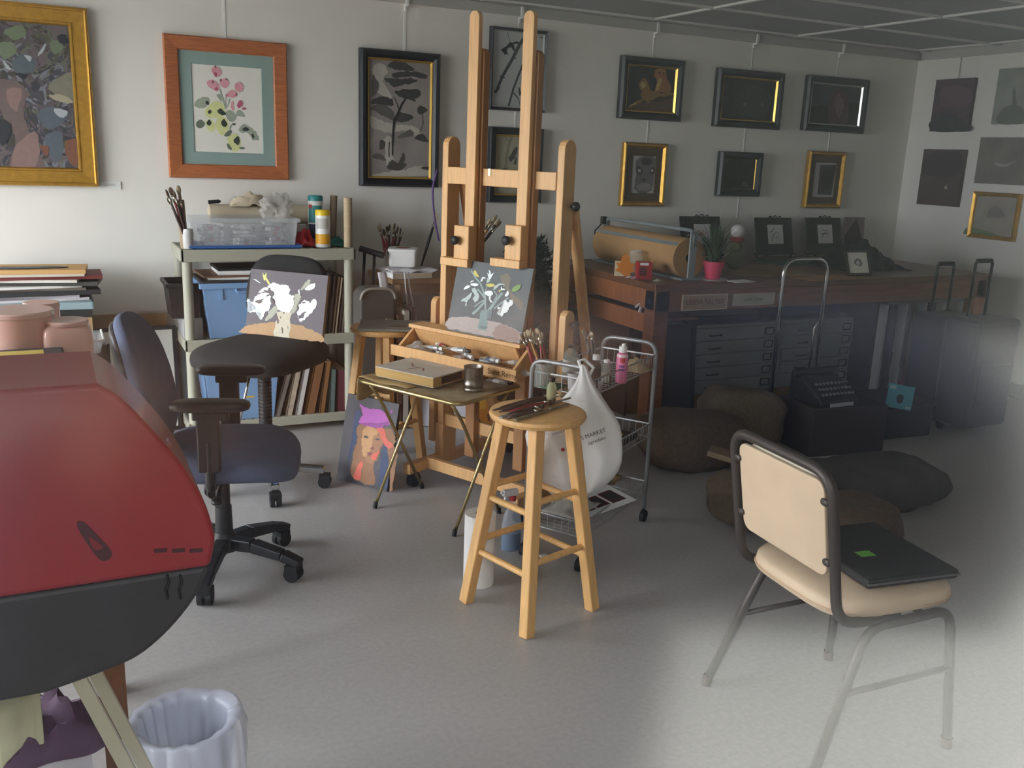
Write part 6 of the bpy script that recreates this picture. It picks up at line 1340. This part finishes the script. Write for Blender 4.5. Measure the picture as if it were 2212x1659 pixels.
# ------------------------------------------------------------------ hand truck
hx0, hx1 = WY(1676, 740, 4.12).x, WY(1773, 700, 4.12).x
t = thing('hand_truck', 'chrome hand truck standing in front of the bench', 'hand truck', ((hx0 + hx1) / 2, 4.12, 0)); hw_ = (hx1 - hx0) / 2
b = B(); b.tube(fillet([(-hw_, 0, .06), (-hw_, 0, 1.045), (hw_, 0, 1.045), (hw_, 0, .06)], .10, 8), .011, 10); part(b, 'outer_frame', m_chrome, t, smooth=True)
for s_ in (-1, 1): b = B(); b.tube([(s_ * (hw_ - .03), .02, .06), (s_ * (hw_ - .03), .02, .62), (s_ * (hw_ - .004), .004, .70)], .007, 8); part(b, 'inner_tube', m_chrome, t, smooth=True)
b = B(); b.box((0, -.08, .022), (hw_ * 2 + .04, .20, .008)); b.box((0, .02, .06), (hw_ * 2 + .04, .008, .09)); part(b, 'toe_plate', m_blk, t)
for s_ in (-1, 1): b = B(); b.cyl((s_ * (hw_ + .02), .07, .075), (s_ * (hw_ + .055), .07, .075), .075, n=22); part(b, 'wheel', m_blk2, t, smooth=40)
# vintage typewriter on a stand
c = WY(1780, 842, 3.80)
t = thing('typewriter', 'old black typewriter with round keys on the long dark box', 'typewriter', (c.x, 3.78, .281))
zt = .05
b = B(); b.prism([(-.14, 0), (.12, 0), (.12, .13), (.03, .13), (-.14, .03)], (.28, 0, 0), (-.14, .03, zt - .05), ((0, 1, 0), (0, 0, 1))); part(b, 'casing', m_blk, t, bevel=.008)
b = B(); b.cyl((-.16, .10, zt + .10), (.16, .10, zt + .10), .022, n=16); part(b, 'platen', m_blk2, t, smooth=40)
for r0 in range(3):
    for k in range(9):
        q = B(); q.cyl((-.112 + .028 * k + .007 * r0, -.085 + .035 * r0, zt + .008 + .022 * r0), (-.112 + .028 * k + .007 * r0, -.088 + .035 * r0, zt + .016 + .022 * r0), .009, n=10); part(q, 'key', mat('key_grey', '77787C', .4), t)
b = B(); b.box((0, -.125, zt - .045), (.17, .006, .028)); part(b, 'name_strip', mat('strip_grey', 'A5A6AC', .5), t)
# ------------------------------------------------------------------ print rack under the right end of the bench
t = thing('print_rack', 'white divided print rack under the right end of the bench', 'rack', (4.92 + .36, 4.34, 0))
rx0 = -.36
b = B(); b.box((0, .28, .02), (.74, .56, .03)); part(b, 'rack_base', m_blk, t)
b = B(); b.box((0, .28, .715), (.74, .56, .02)); part(b, 'rack_top', mat('rack_grey', '7E7E7C', .6), t)
b = B(); b.box((0, .555, .37), (.74, .01, .68)); part(b, 'rack_back', mat('dark_board', '2C3032'), t)
for k in range(5): b = B(); b.box((rx0 + .18 * k, .03, .37), (.018, .06, .67)); part(b, 'divider', mat('divider_white', 'B4B4B2', .6), t)
for k, (x, z0, w_, h_, cc, lab) in enumerate(((.22, .45, .10, .12, '9A3A36', 'red round tin in the print rack'), (.40, .20, .11, .36, '7A5240', 'brown roll upright in the print rack'), (.56, .12, .10, .36, '4A4A66', 'violet-grey roll in the print rack'), (.08, .05, .09, .50, '3A3230', 'dark roll at the left of the print rack'))):
    b = B(); b.cyl((0, 0, 0), (0, 0, .66 if k else .12), .04, n=16); one(b, 'rack_roll', mat('roll_' + cc, cc, .7), lab, 'roll', (4.92 + x + .02, 4.46 if k else 4.40, .036), group='things in the print rack', smooth=40)
# suitcases
for k, (px, py, Y, lab) in enumerate(((2062, 572, 4.06, 'dark suitcase with extended handle by the right wall, left of two'), (2146, 566, 3.74, 'dark suitcase with extended handle by the right wall, right of two'))):
    c = WY(px, py, Y); t = thing('suitcase', lab, 'suitcase', (c.x, Y, 0), group='suitcases by the right wall'); hh = .68 + .03 * k
    b = B(); b.box((0, 0, hh / 2 + .03), (.40 if k else .36, .24, hh - .04)); part(b, 'case_body', mat('navy_nylon', '20242F', .8, bump=.2, bscale=200), t, bevel=.03, seg=3)
    b = B(); b.tube(fillet([(-.075, .06, hh), (-.075, .06, c.z), (.075, .06, c.z), (.075, .06, hh)], .025), .009, 8); part(b, 'handle', m_blkm, t, smooth=True)
    b = B(); b.box((0, .06, c.z), (.13, .03, .026)); part(b, 'grip', m_blk2, t, bevel=.008)
    for s_ in (-1, 1): b = B(); b.cyl((s_ * .12, .08, .03), (s_ * .15, .08, .03), .03, n=14); part(b, 'wheel', m_blk2, t)
    b = B(); b.box((0, -.125, hh * .45), (.28, .012, .26)); part(b, 'pocket', mat('navy_nylon', '20242F'), t, bevel=.006)
c = WY(1937, 856, 3.72)
t = thing('teal_card', 'teal picture card leaning on the dark storage box', 'card', (c.x, 3.70, c.z - .075), rot=(radians(-12), radians(10), radians(-20)))
b = B(); b.box((0, 0, .075), (.165, .004, .14)); part(b, 'card', mat('teal_card', '3E93A3', .5), t)
b = B(); b.prism(spl([(-.02, .05), (0, .035), (.02, .05), (.02, .08), (0, .09), (-.02, .08)], 3), (0, -.0005, 0), (0, -.0022, 0)); part(b, 'dark_motif', mat('teal_dark', '1E3A44', .6), t)
b = B(); b.box((-.055, -.0024, .125), (.04, .0005, .02)); b.box((.06, -.0024, .02), (.03, .0005, .012)); part(b, 'pale_print', mat('teal_pale', '8FB4BC', .6), t)
b = B(); b.box((0, 0, .09), (.62, .50, .18)); one(b, 'storage_box', mat('storage_black', '17181D', .6), 'low black storage box near the suitcases', 'box', (4.50, 3.98 - .05, 0), -.1, bevel=.012) if False else None
t = thing('footlocker', 'low black footlocker on the floor in front of the print rack', 'footlocker', (c.x + .05, 3.92, 0), -.05)
hb = c.z - .08
b = B(); b.box((0, 0, max(.08, hb) / 2), (.62, .34, max(.08, hb))); part(b, 'locker_body', mat('storage_black', '17181D', .6), t, bevel=.01)
b = B(); b.box((0, 0, max(.08, hb) + .004), (.64, .36, .03)); part(b, 'locker_lid', mat('storage_black', '17181D'), t, bevel=.01)

# ------------------------------------------------------------------ burlap sacks, dark box, stump
def sack(name, label, c, d, rz_, mm, seed, seam=True):
    rr = random.Random(seed); ph = [rr.uniform(0, 6.28) for _ in range(6)]
    def fn(p):
        k = 1 + .13 * noise.noise(p * 4 + Vector(ph[:3])) + .05 * noise.noise(p * 11 + Vector(ph[3:6])) - .07 * abs(noise.noise(p * 8 + Vector(ph[1:4]))) + .03 * noise.noise(p * 26); q = p * k; q.z = max(q.z, -d[2] * .96); return q
    t = thing(name, label, 'sack', (c[0], c[1], 0), rz_, 'burlap sacks on the floor')
    b = B(); b.blob((0, 0, d[2] * .96), d, .62, 72, 40, fn=fn); part(b, 'sack_body', mm, t, smooth=True)
    if seam:
        b = B(); b.tube(curve([(d[0] * .95 * cos(a) * .72, d[1] * .95 * sin(a) * .9, d[2] * (1.75 - .35 * abs(cos(a)))) for a in [x * pi / 8 - .2 for x in range(9)]], 4), .009, 6); part(b, 'seam', mat('seam_dark', '3A2E24', .9), t, smooth=True)
    return t
m_burl = mat('burlap', '6E604C', .95, var=.14, scale=60, bump=.4, bscale=220)
m_burl2 = mat('burlap_brown', '5E4F40', .95, var=.14, scale=50, bump=.4, bscale=200)
sack('burlap_sack', 'large burlap sack slumped on the floor beyond the cart', (2.99, 3.80), (.30, .20, .15), radians(-12), m_burl2, 1)
sack('burlap_sack', 'second burlap sack behind and right of the large one', (3.46, 4.00), (.24, .17, .17), radians(-20), m_burl, 2)
sack('burlap_sack', 'rough brown sack standing behind the cream chair', (2.74, 3.02), (.20, .17, .13), radians(15), m_burl2, 3, False)
sack('burlap_sack', 'low grey cloth bundle behind the cream chair seat', (3.43, 3.02), (.40, .22, .11), radians(-8), mat('grey_bundle', '4E4C4A', .95, var=.12, scale=8, bump=.3, bscale=60), 4, False)
b = B(); b.box((0, 0, .14), (.50, .34, .28)); one(b, 'dark_box', mat('dark_box', '332E30', .8), 'long dark box on the floor behind the sacks', 'box', (3.58, 4.02 - .02, 0) if False else (3.96, 3.79, 0), radians(-8), bevel=.008)
b = B(); b.box((0, 0, .012), (.40, .10, .024)); one(b, 'plank', mat('old_plank', '7A6850', .8, grain=(1.2, 12, 12), scale=5), 'short old plank lying over the rough brown sack', 'plank', (2.72, 3.02, .272), radians(-48), rot=(0, radians(9), radians(-48)))
sack('burlap_sack', 'small brown sack beyond the portfolio on the chair', (2.93, 2.62), (.22, .16, .12), radians(5), m_burl2, 6, False)

# ------------------------------------------------------------------ stacking chair
m_fr = mat('bronze_tube', '4E4742', .45, .4)
m_cream = mat('cream_vinyl', 'DCC3A4', .5, var=.04, scale=10)
t = thing('stacking_chair', 'cream vinyl stacking chair with brown tube frame and black portfolio', 'chair', (1.947, 1.757, 0), radians(-4))
b = B(); bh = .205
lp = [(.02, -bh, .425), (-.185, -bh, .425), (-.262, -bh, .845), (-.262, bh, .845), (-.185, bh, .425), (.02, bh, .425)]
b.tube(fillet(lp, .075, 7), .0145, 10); part(b, 'back_frame', m_fr, t, smooth=True)
for s_ in (-1, 1):
    y0_, y1_ = s_ * .205, s_ * .245
    b = B(); b.tube(fillet([(-.24, y1_, .012), (-.085, y0_ * 1.03, .405), (.205, y0_ * 1.03, .415), (.235, y1_, .012)], .06, 7), .0138, 10); part(b, 'leg_loop', m_fr, t, smooth=True)
    b = B(); b.cyl((-.155, y0_ * 1.12, .235), (.222, y0_ * 1.12, .245), .0085, n=10); part(b, 'side_stretcher', m_fr, t, smooth=True)
    for x in (-.24, .235): b = B(); b.cyl((x, y1_, 0), (x * .985, y1_ * .997, .032), .0155, n=12); part(b, 'foot_cap', mat('foot_brown', '4A3A34', .6), t, smooth=40)
b = B(); b.cyl((.10, -.205, .42), (.10, .205, .42), .009, n=10); b.cyl((-.06, -.205, .42), (-.06, .205, .42), .009, n=10); part(b, 'seat_bars', m_fr, t, smooth=True)
b = B(); b.blob((.03, 0, .462), (.222, .222, .034), .45, 44, 14, fn=lambda p: Vector((p.x, p.y * (1 - .10 * (p.x < 0) * (p.x / .222) ** 2), p.z - .10 * max(0, abs(p.x) - .12) - .06 * max(0, abs(p.y) - .12)))); o = part(b, 'seat', m_cream, t, smooth=True)
b = B(); b.tube([(.03 + .221 * math.copysign(abs(cos(a)) ** .45, cos(a)), .221 * math.copysign(abs(sin(a)) ** .45, sin(a)) * (1 - .06 * (cos(a) < 0)), .447) for a in [k * 2 * pi / 60 for k in range(60)]], .0035, 5, closed=True); part(b, 'piping', mat('cream_piping', 'C7A88A', .5), o, smooth=True)
ln = atan2(.077, .42)
Rb = Matrix.Rotation(-ln, 3, 'Y')
b = B(); pts = []
hw0, hw1, hh = .178, .185, .135
for sx, sz, a0 in ((1, 1, 0), (-1, 1, 90), (-1, -1, 180), (1, -1, 270)):
    pts += [(sx * (hw0 - .03) + .03 * cos(radians(a0 + k * 22.5)), sz * (hh - .03) + .03 * sin(radians(a0 + k * 22.5))) for k in range(5)]
Ax = (Vector((0, 1, 0)), Rb @ Vector((0, 0, 1))); nb = Rb @ Vector((1, 0, 0)); cb = Vector((-.238, 0, .683))
b.prism(pts, nb * .012, cb, Ax); part(b, 'back_panel', m_cream, t, bevel=.003)
b = B(); b.blob(cb + nb * .032, (.022, .182, .140), .4, 36, 14, R=Rb); part(b, 'back_cushion', mat('cream_cushion', 'E3D6C2', .5), t, smooth=True)
for sy in (-1, 1):
    for sz in (-1, 1):
        b = B(); c = cb + Ax[1] * (sz * .085) + Vector((0, sy * .182, 0)) - nb * .002; b.blob(c, (.006, .014, .010), .8, 12, 8); part(b, 'clip', m_fr, t, smooth=True)
t = thing('portfolio_case', 'black zip portfolio with a green sticker lying on the cream chair', 'portfolio', (2.035, 1.735, .4975), radians(-8))
b = B(); b.box((0, 0, .014), (.30, .35, .028)); part(b, 'case', mat('portfolio_black', '1F1F20', .55, bump=.1, bscale=120), t, bevel=.008)
g = Z(1869, 1196, .526); o = MW(t).inverted() @ g
b = B(); b.box((o.x, o.y, .0284), (.048, .034, .0006)); part(b, 'green_sticker', mat('lime_sticker', '6FB84A', .6), t)
b = B(); b.tube([(-.15, -.176, .014), (.15, -.176, .014), (.151, .176, .014)], .003, 6); part(b, 'zip', mat('zip_grey', '6E6E70', .4, .5), t)

# ------------------------------------------------------------------ red grill on folding legs, left foreground
GY = 1.62
m_gred = mat('grill_red', '7E1017', .42, coat=.25, bump=.02, bscale=300)
m_gblk = mat('grill_black', '2A2727', .55, bump=.03, bscale=250)
t = grill = thing('portable_grill', 'portable barbecue grill with red lid and black base in the left foreground', 'grill', (-.33, GY, 0))
lidR = [(210, 830), (262, 862), (330, 930), (395, 1005), (440, 1080), (463, 1150), (464, 1180), (455, 1225)]
R_ = curve([WY(x, y, GY) for x, y in lidR], 4); R_ = [(p.x + .33, p.z) for p in R_]
zs_ = R_[-1][1]
poly = [(-x, z) for x, z in R_[::-1]] + R_
b = B(); b.prism(poly, (0, .28, 0)); part(b, 'lid', m_gred, t, bevel=.018, seg=4)
baseR = [(455, 1225), (425, 1290), (370, 1360), (300, 1420), (215, 1458), (100, 1500)]
Q_ = curve([WY(x, y, GY + .012) for x, y in baseR], 5); Q_ = [(p.x + .33, p.z) for p in Q_]
Q_[0] = (Q_[0][0], zs_ - .002)
poly = Q_ + [(-x, z) for x, z in Q_[::-1]]
b = B(); b.prism(poly[::-1], (0, .256, 0), (0, .012, 0)); part(b, 'base_tub', m_gblk, t, bevel=.012, seg=3)
def gp(px, py): p = WY(px, py, GY); return (p.x + .33, p.z)
b = B(); b.prism([gp(x, y) for x, y in spl([(166, 1135), (180, 1127), (212, 1158), (240, 1190), (236, 1207), (218, 1210), (196, 1185)], 3)], (0, .004, 0), (0, -.0015, 0)); part(b, 'handle_slot', mat('slot_dark', '3A0F12', .6), t)
b = B(); b.prism([gp(x, y) for x, y in spl([(192, 1158), (210, 1170), (222, 1182), (206, 1188), (196, 1174)], 3)], (0, .003, 0), (0, -.0025, 0)); part(b, 'slot_inner', mat('slot_red', '6E1218', .5), t)
for x0 in (333, 372, 410):
    b = B(); b.prism([gp(x0, 1186), gp(x0 + 28, 1184), gp(x0 + 27, 1192), gp(x0 - 1, 1194)], (0, .004, 0), (0, -.0012, 0)); part(b, 'vent', mat('slot_dark', '3A0F12'), t)
for dx in (0, 28):
    b = B(); b.tube([Vector((gp(362 + dx, 1245)[0], -.004 + .012, gp(362 + dx, 1245)[1])), Vector((gp(366 + dx, 1262)[0], .006, gp(366 + dx, 1262)[1])), Vector((gp(360 + dx, 1278)[0], .006, gp(360 + dx, 1278)[1])), Vector((gp(364 + dx, 1298)[0], .008, gp(364 + dx, 1298)[1]))], .0022, 6); part(b, 'wire_loop', m_blkm, t)
m_leg = mat('zinc_leg', 'B9B39C', .35, .7)
for y in (.06, .22):
    for s_ in (-1, 1):
        b = B(); b.bar((s_ * .30, y + .012 * s_, Q_[20][1] + .01), (s_ * .06 if False else s_ * .52, y + .012 * s_, 0.0), .026, .012, up=(0, 1, 0)); part(b, 'leg', m_leg, t, bevel=.002)
b = B(); b.cyl((-.44, .16, .22), (.44, .16, .22), .009, n=8); part(b, 'leg_brace', m_leg, t)
# things below the grill
b = B(); b.box((0, 0, .30), (.055, .02, .60)); one(b, 'wood_plank', mat('plank_brown', '7E5233', .6, grain=(12, 12, 1.2), scale=4), 'brown wooden plank standing upright behind the grill legs', 'plank', (WY(250, 1550, 2.12).x, 2.12, 0), rot=(radians(-3), 0, 0))
t = thing('white_carton', 'white printed carton on the floor under the grill', 'carton', (WY(120, 1620, 2.06).x - .02, 2.08, 0), .1)
b = B(); b.box((0, .0, .13), (.17, .16, .26)); part(b, 'carton', mat('carton_white', 'B5B0B4', .7), t)
for z in (.20, .14): b = B(); b.box((0, -.081, z), (.15, .002, .012)); part(b, 'dark_strap', m_blk, t)
one(crumple(14, 12, .26, .22, .10, 81), 'purple_cloth', mat('purple_cloth', '5A4458', .9), 'purple cloth lying on the white carton under the grill', 'cloth', (WY(120, 1620, 2.06).x - .02, 2.09, .262), .1, smooth=40, solid=.003)
one(B().grid(10, 12, lambda u, v: ((u - .5) * .16, .02 * sin(9 * u) + .05 * v, v * .42)), 'cream_cloth', mat('cream_cloth', 'B9B596', .9, var=.08), 'cream cloth hanging under the left of the grill', 'cloth', (WY(20, 1600, 1.95).x - .02, 1.97, .004), smooth=40, solid=.004)
# ------------------------------------------------------------------ waste bin with liner
t = thing('waste_bin', 'slate blue waste bin with a white plastic liner', 'bin', (.190, 1.995, 0))
br = .112
b = B(); b.lathe([(0, .0), (.082, 0), (.085, .006), (br, .285), (br + .004, .29), (br - .002, .29), (br - .006, .28), (.08, .01), (0, .008)], n=36); part(b, 'bin_body', mat('slate_bin', '5A6A85', .5), t, smooth=50)
def liner(u, v):
    a = 2 * pi * u; s_ = abs(sin(6.5 * a + 1.3 * sin(3 * a))) ** .6 * 1.2 - .6 + sin(17 * a + 2) * .35
    if v < .55:                                        # inside wall, bottom to rim
        k = v / .55; r = .070 + (br - .072) * k - .0115 + .006 * s_ * (1 - .3 * k); z = .03 + .268 * k
    else:
        k = (v - .55) / .45; r = br + .007 + .006 * sin(pi * k) + (.004 + .007 * k) * s_ + .012 * k; z = .298 + .014 * sin(pi * min(1, k * 2)) - .115 * k + .018 * k * sin(4 * a + .6)
    if .03 < ((u + .02) % 1) < .16 and v > .5: r += .03 * sin(pi * (((u + .02) % 1) - .03) / .13) * (v - .5) * 2; z += .03 * (v - .5)
    return (r * cos(a), r * sin(a), z)
o = part(B().grid(200, 30, liner), 'liner', mat('liner_film', 'D9DBEA', .3, alpha=.6, bump=.4, bscale=25), t, smooth=True)
# ------------------------------------------------------------------ windows
gl = bpy.data.materials.new('window_glass'); gl.use_nodes = True; g_ = gl.node_tree
for n_ in list(g_.nodes):
    if n_.type != 'OUTPUT_MATERIAL': g_.nodes.remove(n_)
go = [n_ for n_ in g_.nodes if n_.type == 'OUTPUT_MATERIAL'][0]
tr = g_.nodes.new('ShaderNodeBsdfTransparent'); gs = g_.nodes.new('ShaderNodeBsdfGlossy'); gs.inputs['Roughness'].default_value = .14
lw = g_.nodes.new('ShaderNodeLayerWeight'); lw.inputs['Blend'].default_value = .5
pw_ = g_.nodes.new('ShaderNodeMath'); pw_.operation = 'POWER'; pw_.inputs[1].default_value = 4.
ma = g_.nodes.new('ShaderNodeMath'); ma.operation = 'MULTIPLY_ADD'; ma.inputs[1].default_value = .5; ma.inputs[2].default_value = .036
mxs = g_.nodes.new('ShaderNodeMixShader')
g_.links.new(lw.outputs['Facing'], pw_.inputs[0]); g_.links.new(pw_.outputs[0], ma.inputs[0]); g_.links.new(ma.outputs[0], mxs.inputs[0])
g_.links.new(tr.outputs[0], mxs.inputs[1]); g_.links.new(gs.outputs[0], mxs.inputs[2]); g_.links.new(mxs.outputs[0], go.inputs['Surface'])
m_alu = mat('window_frame', '6E6A64', .4, .4)
b = B(); y = .13
for x, z, w_, h_ in (((wx0 + wx1) / 2, wz0 + .02, wx1 - wx0, .04), ((wx0 + wx1) / 2, wz1 - .02, wx1 - wx0, .04), (wx0 + .02, (wz0 + wz1) / 2, .04, wz1 - wz0 - .08), (wx1 - .02, (wz0 + wz1) / 2, .04, wz1 - wz0 - .08)):
    b.box((x, y, z), (w_, .06, h_))
wi = struct(b, 'window_1', m_alu)
b = B(); b.box(((wx0 + wx1) / 2, .13, (wz0 + wz1) / 2), (wx1 - wx0 - .08, .005, wz1 - wz0 - .08)); part(b, 'pane', gl, wi)
b = B(); x = XL - .06
for y, z, w_, h_ in (((ly0 + ly1) / 2, lz0 + .02, ly1 - ly0, .04), ((ly0 + ly1) / 2, lz1 - .02, ly1 - ly0, .04), (ly0 + .02, (lz0 + lz1) / 2, .04, lz1 - lz0 - .08), (ly1 - .02, (lz0 + lz1) / 2, .04, lz1 - lz0 - .08), ((ly0 + ly1) / 2, (lz0 + lz1) / 2, .05, lz1 - lz0 - .08)):
    b.box((x, y, z), (.06, w_, h_))
wi = struct(b, 'window_2', m_alu)
for k in (0, 1):
    b = B(); hy = (ly1 - ly0 - .13) / 2; yc = ly0 + .04 + hy / 2 + k * (hy + .05)
    b.box((x, yc, (lz0 + lz1) / 2), (.005, hy, lz1 - lz0 - .08)); part(b, 'pane', gl, wi)
# ------------------------------------------------------------------ outside: the photographer at the window and an added foliage block that darkens the reflection
def skinned(name, verts, edges, rad, m, parent, root=0, sub=2):
    me = bpy.data.meshes.new(name); me.from_pydata([tuple(v) for v in verts], edges, []); me.materials.append(m)
    o = bpy.data.objects.new(name, me); COL.objects.link(o); o.parent = parent
    k = o.modifiers.new('skin', 'SKIN'); k.use_smooth_shade = True
    if not me.skin_vertices: return o
    for i, d in enumerate(me.skin_vertices[0].data):
        r = rad[i]; d.radius = r if isinstance(r, tuple) else (r, r); d.use_root = i == root
    k = o.modifiers.new('sub', 'SUBSURF'); k.levels = sub; k.render_levels = sub
    return o
PX, PY = .20, -.23
t = person = thing('person', 'person outside in a dark striped shirt photographing through the window', 'person', (PX, PY, -.12))
m_skin = mat('skin', '94694F', .5)
def pv(x, y, z): return (x - PX, y - PY, z + .12)
V_ = [pv(.20, -.27, .80), pv(.20, -.27, 1.02), pv(.20, -.25, 1.22), pv(.19, -.24, 1.38), pv(.16, -.23, 1.45), pv(.125, -.21, 1.52), pv(.12, -.21, 1.59), pv(.12, -.22, 1.675),
      pv(.39, -.23, 1.36), pv(.62, -.17, 1.36), pv(.21, -.10, 1.475), pv(.14, -.075, 1.50),
      pv(.0, -.23, 1.355), pv(-.13, -.20, 1.18), pv(.03, -.12, 1.46), pv(.06, -.10, 1.51),
      pv(.29, -.27, .76), pv(.30, -.26, .36), pv(.31, -.29, -.06), pv(.32, -.19, -.095), pv(.11, -.27, .76), pv(.10, -.24, .36), pv(.09, -.29, -.06), pv(.08, -.19, -.095)]
E_2 = [(0, 1), (1, 2), (2, 3), (3, 4), (4, 5), (5, 6), (6, 7), (3, 8), (8, 9), (9, 10), (10, 11), (3, 12), (12, 13), (13, 14), (14, 15), (0, 16), (16, 17), (17, 18), (18, 19), (0, 20), (20, 21), (21, 22), (22, 23)]
r_b = [(.15, .10), (.135, .095), (.16, .105), (.07, .06), .05, (.066, .08), (.072, .092), (.05, .06), .055, .042, .032, .034, .055, .042, .032, .034, .085, .06, .042, .035, .085, .06, .042, .035]
skinned('body', V_, E_2, r_b, m_skin, t)
# shirt: torso and sleeves, dark navy with paler stripes
sm = bpy.data.materials.new('striped_shirt'); sm.use_nodes = True; st = sm.node_tree; sp = st.nodes['Principled BSDF']; sp.inputs['Roughness'].default_value = .9
tc = st.nodes.new('ShaderNodeTexCoord'); wv = st.nodes.new('ShaderNodeTexWave'); wv.inputs['Scale'].default_value = 9; wv.inputs['Distortion'].default_value = .4
rp = st.nodes.new('ShaderNodeValToRGB'); rp.color_ramp.elements[0].color = lin('12141C'); rp.color_ramp.elements[1].color = lin('3A3F52'); rp.color_ramp.elements[0].position = .45; rp.color_ramp.elements[1].position = .6
st.links.new(tc.outputs['Object'], wv.inputs['Vector']); st.links.new(wv.outputs['Fac'], rp.inputs['Fac']); st.links.new(rp.outputs['Color'], sp.inputs['Base Color'])
idx = [0, 1, 2, 3, 8, 9, 10, 12, 13, 14]; mp = {v: i for i, v in enumerate(idx)}
skinned('shirt', [V_[i] for i in idx], [(mp[a], mp[c]) for a, c in E_2 if a in mp and c in mp], [(.185, .13), (.165, .12), (.185, .13), (.10, .085), .105, .13, .06, .09, .085, .07], sm, t)
idx = [0, 16, 17, 18, 20, 21, 22]; mp = {v: i for i, v in enumerate(idx)}
skinned('trousers', [V_[i] for i in idx], [(mp[a], mp[c]) for a, c in E_2 if a in mp and c in mp], [(.165, .115), .10, .075, .058, .10, .075, .058], mat('dark_trousers', '23242A', .9), t)
b = B(); b.blob(pv(.12, -.235, 1.620), (.088, .095, .095), 1, 20, 14, fn=lambda p: p if p.y < .04 or p.z > .05 else Vector((p.x, p.y - .05, p.z))); part(b, 'hair', mat('dark_hair', '2A211C', .7), t, smooth=True)
for s_ in (-1, 1):
    b = B(); b.blob(pv(.12 + s_ * .030, -.128, 1.585), (.011, .008, .008), 1, 10, 8); part(b, 'eye', m_white, t, smooth=True)
    b = B(); b.blob(pv(.12 + s_ * .076, -.21, 1.570), (.008, .018, .03), 1, 10, 8); part(b, 'ear', m_skin, t, smooth=True)
b = B(); b.blob(pv(.12, -.122, 1.560), (.011, .018, .022), 1, 10, 8); part(b, 'nose', m_skin, t, smooth=True)
b = B(); b.blob(pv(.12, -.130, 1.525), (.022, .007, .006), 1, 12, 8); part(b, 'mouth', mat('lips', '8A4F48', .5), t, smooth=True)
def hand(base, d, up, side):
    base, d, up = Vector(base), Vector(d).normalized(), Vector(up).normalized(); sd = d.cross(up).normalized() * side
    vs = [base, base + d * .05]; es = [(0, 1)]; rd = [(.022, .018), (.032, .016)]
    for k, L_ in enumerate((.062, .07, .066, .052)):
        k0 = len(vs); o_ = base + d * .075 + sd * (.026 - .0175 * k); vs += [o_, o_ + d * L_ * .5 + up * .006, o_ + d * L_ - up * .004]; es += [(1, k0), (k0, k0 + 1), (k0 + 1, k0 + 2)]; rd += [.0095, .0085, .007]
    k0 = len(vs); o_ = base + d * .03 + sd * .035; vs += [o_, o_ + d * .025 + sd * .018, o_ + d * .055 + sd * .016]; es += [(0, k0), (k0, k0 + 1), (k0 + 1, k0 + 2)]; rd += [.011, .010, .008]
    return vs, es, rd
for bs, dr, up, sd_ in ((V_[11], (-.85, .25, .35), (0, 1, 0), 1), (V_[15], (.2, .1, .9), (0, 1, 0), 1)):
    vs, es, rd = hand(bs, dr, up, sd_); skinned('hand', vs, es, rd, m_skin, t)
t = thing('phone', 'black phone held up to the window glass by the person outside', 'phone', (.058, -.010, 1.543))
b = B(); b.box((0, 0, .038), (.146, .008, .074)); part(b, 'casing', m_blk, t, bevel=.004)
b = B(); b.box((0, -.0045, .038), (.136, .001, .064)); part(b, 'screen', mat('phone_screen', '0E0F12', .15), t)
# added foliage block, out of view, keeps bright sky out of the pane
rr = random.Random(12); ph = [rr.uniform(0, 6.28) for _ in range(8)]
def hf(p):
    k = 1 + .05 * sin(3.1 * p.x + ph[0]) + .06 * sin(5.3 * p.z + 2 * p.x + ph[1]) + .04 * sin(7 * p.x + ph[2]); return Vector((p.x, p.y * k, p.z * (1 + .05 * sin(2.3 * p.x + ph[3]))))
b = B(); b.blob((0, 0, 2.25), (15., .8, 2.3), .25, 160, 20, fn=hf)
t = thing('hedge_blocker', 'dark unseen foliage block added outside to darken the window reflections', 'hedge_blocker', (6.0, -7.0, -.12)); part(b, 'foliage', mat('blocker_green', '161A12', .9, var=.3, scale=14, bump=.8, bscale=25), t, smooth=True)
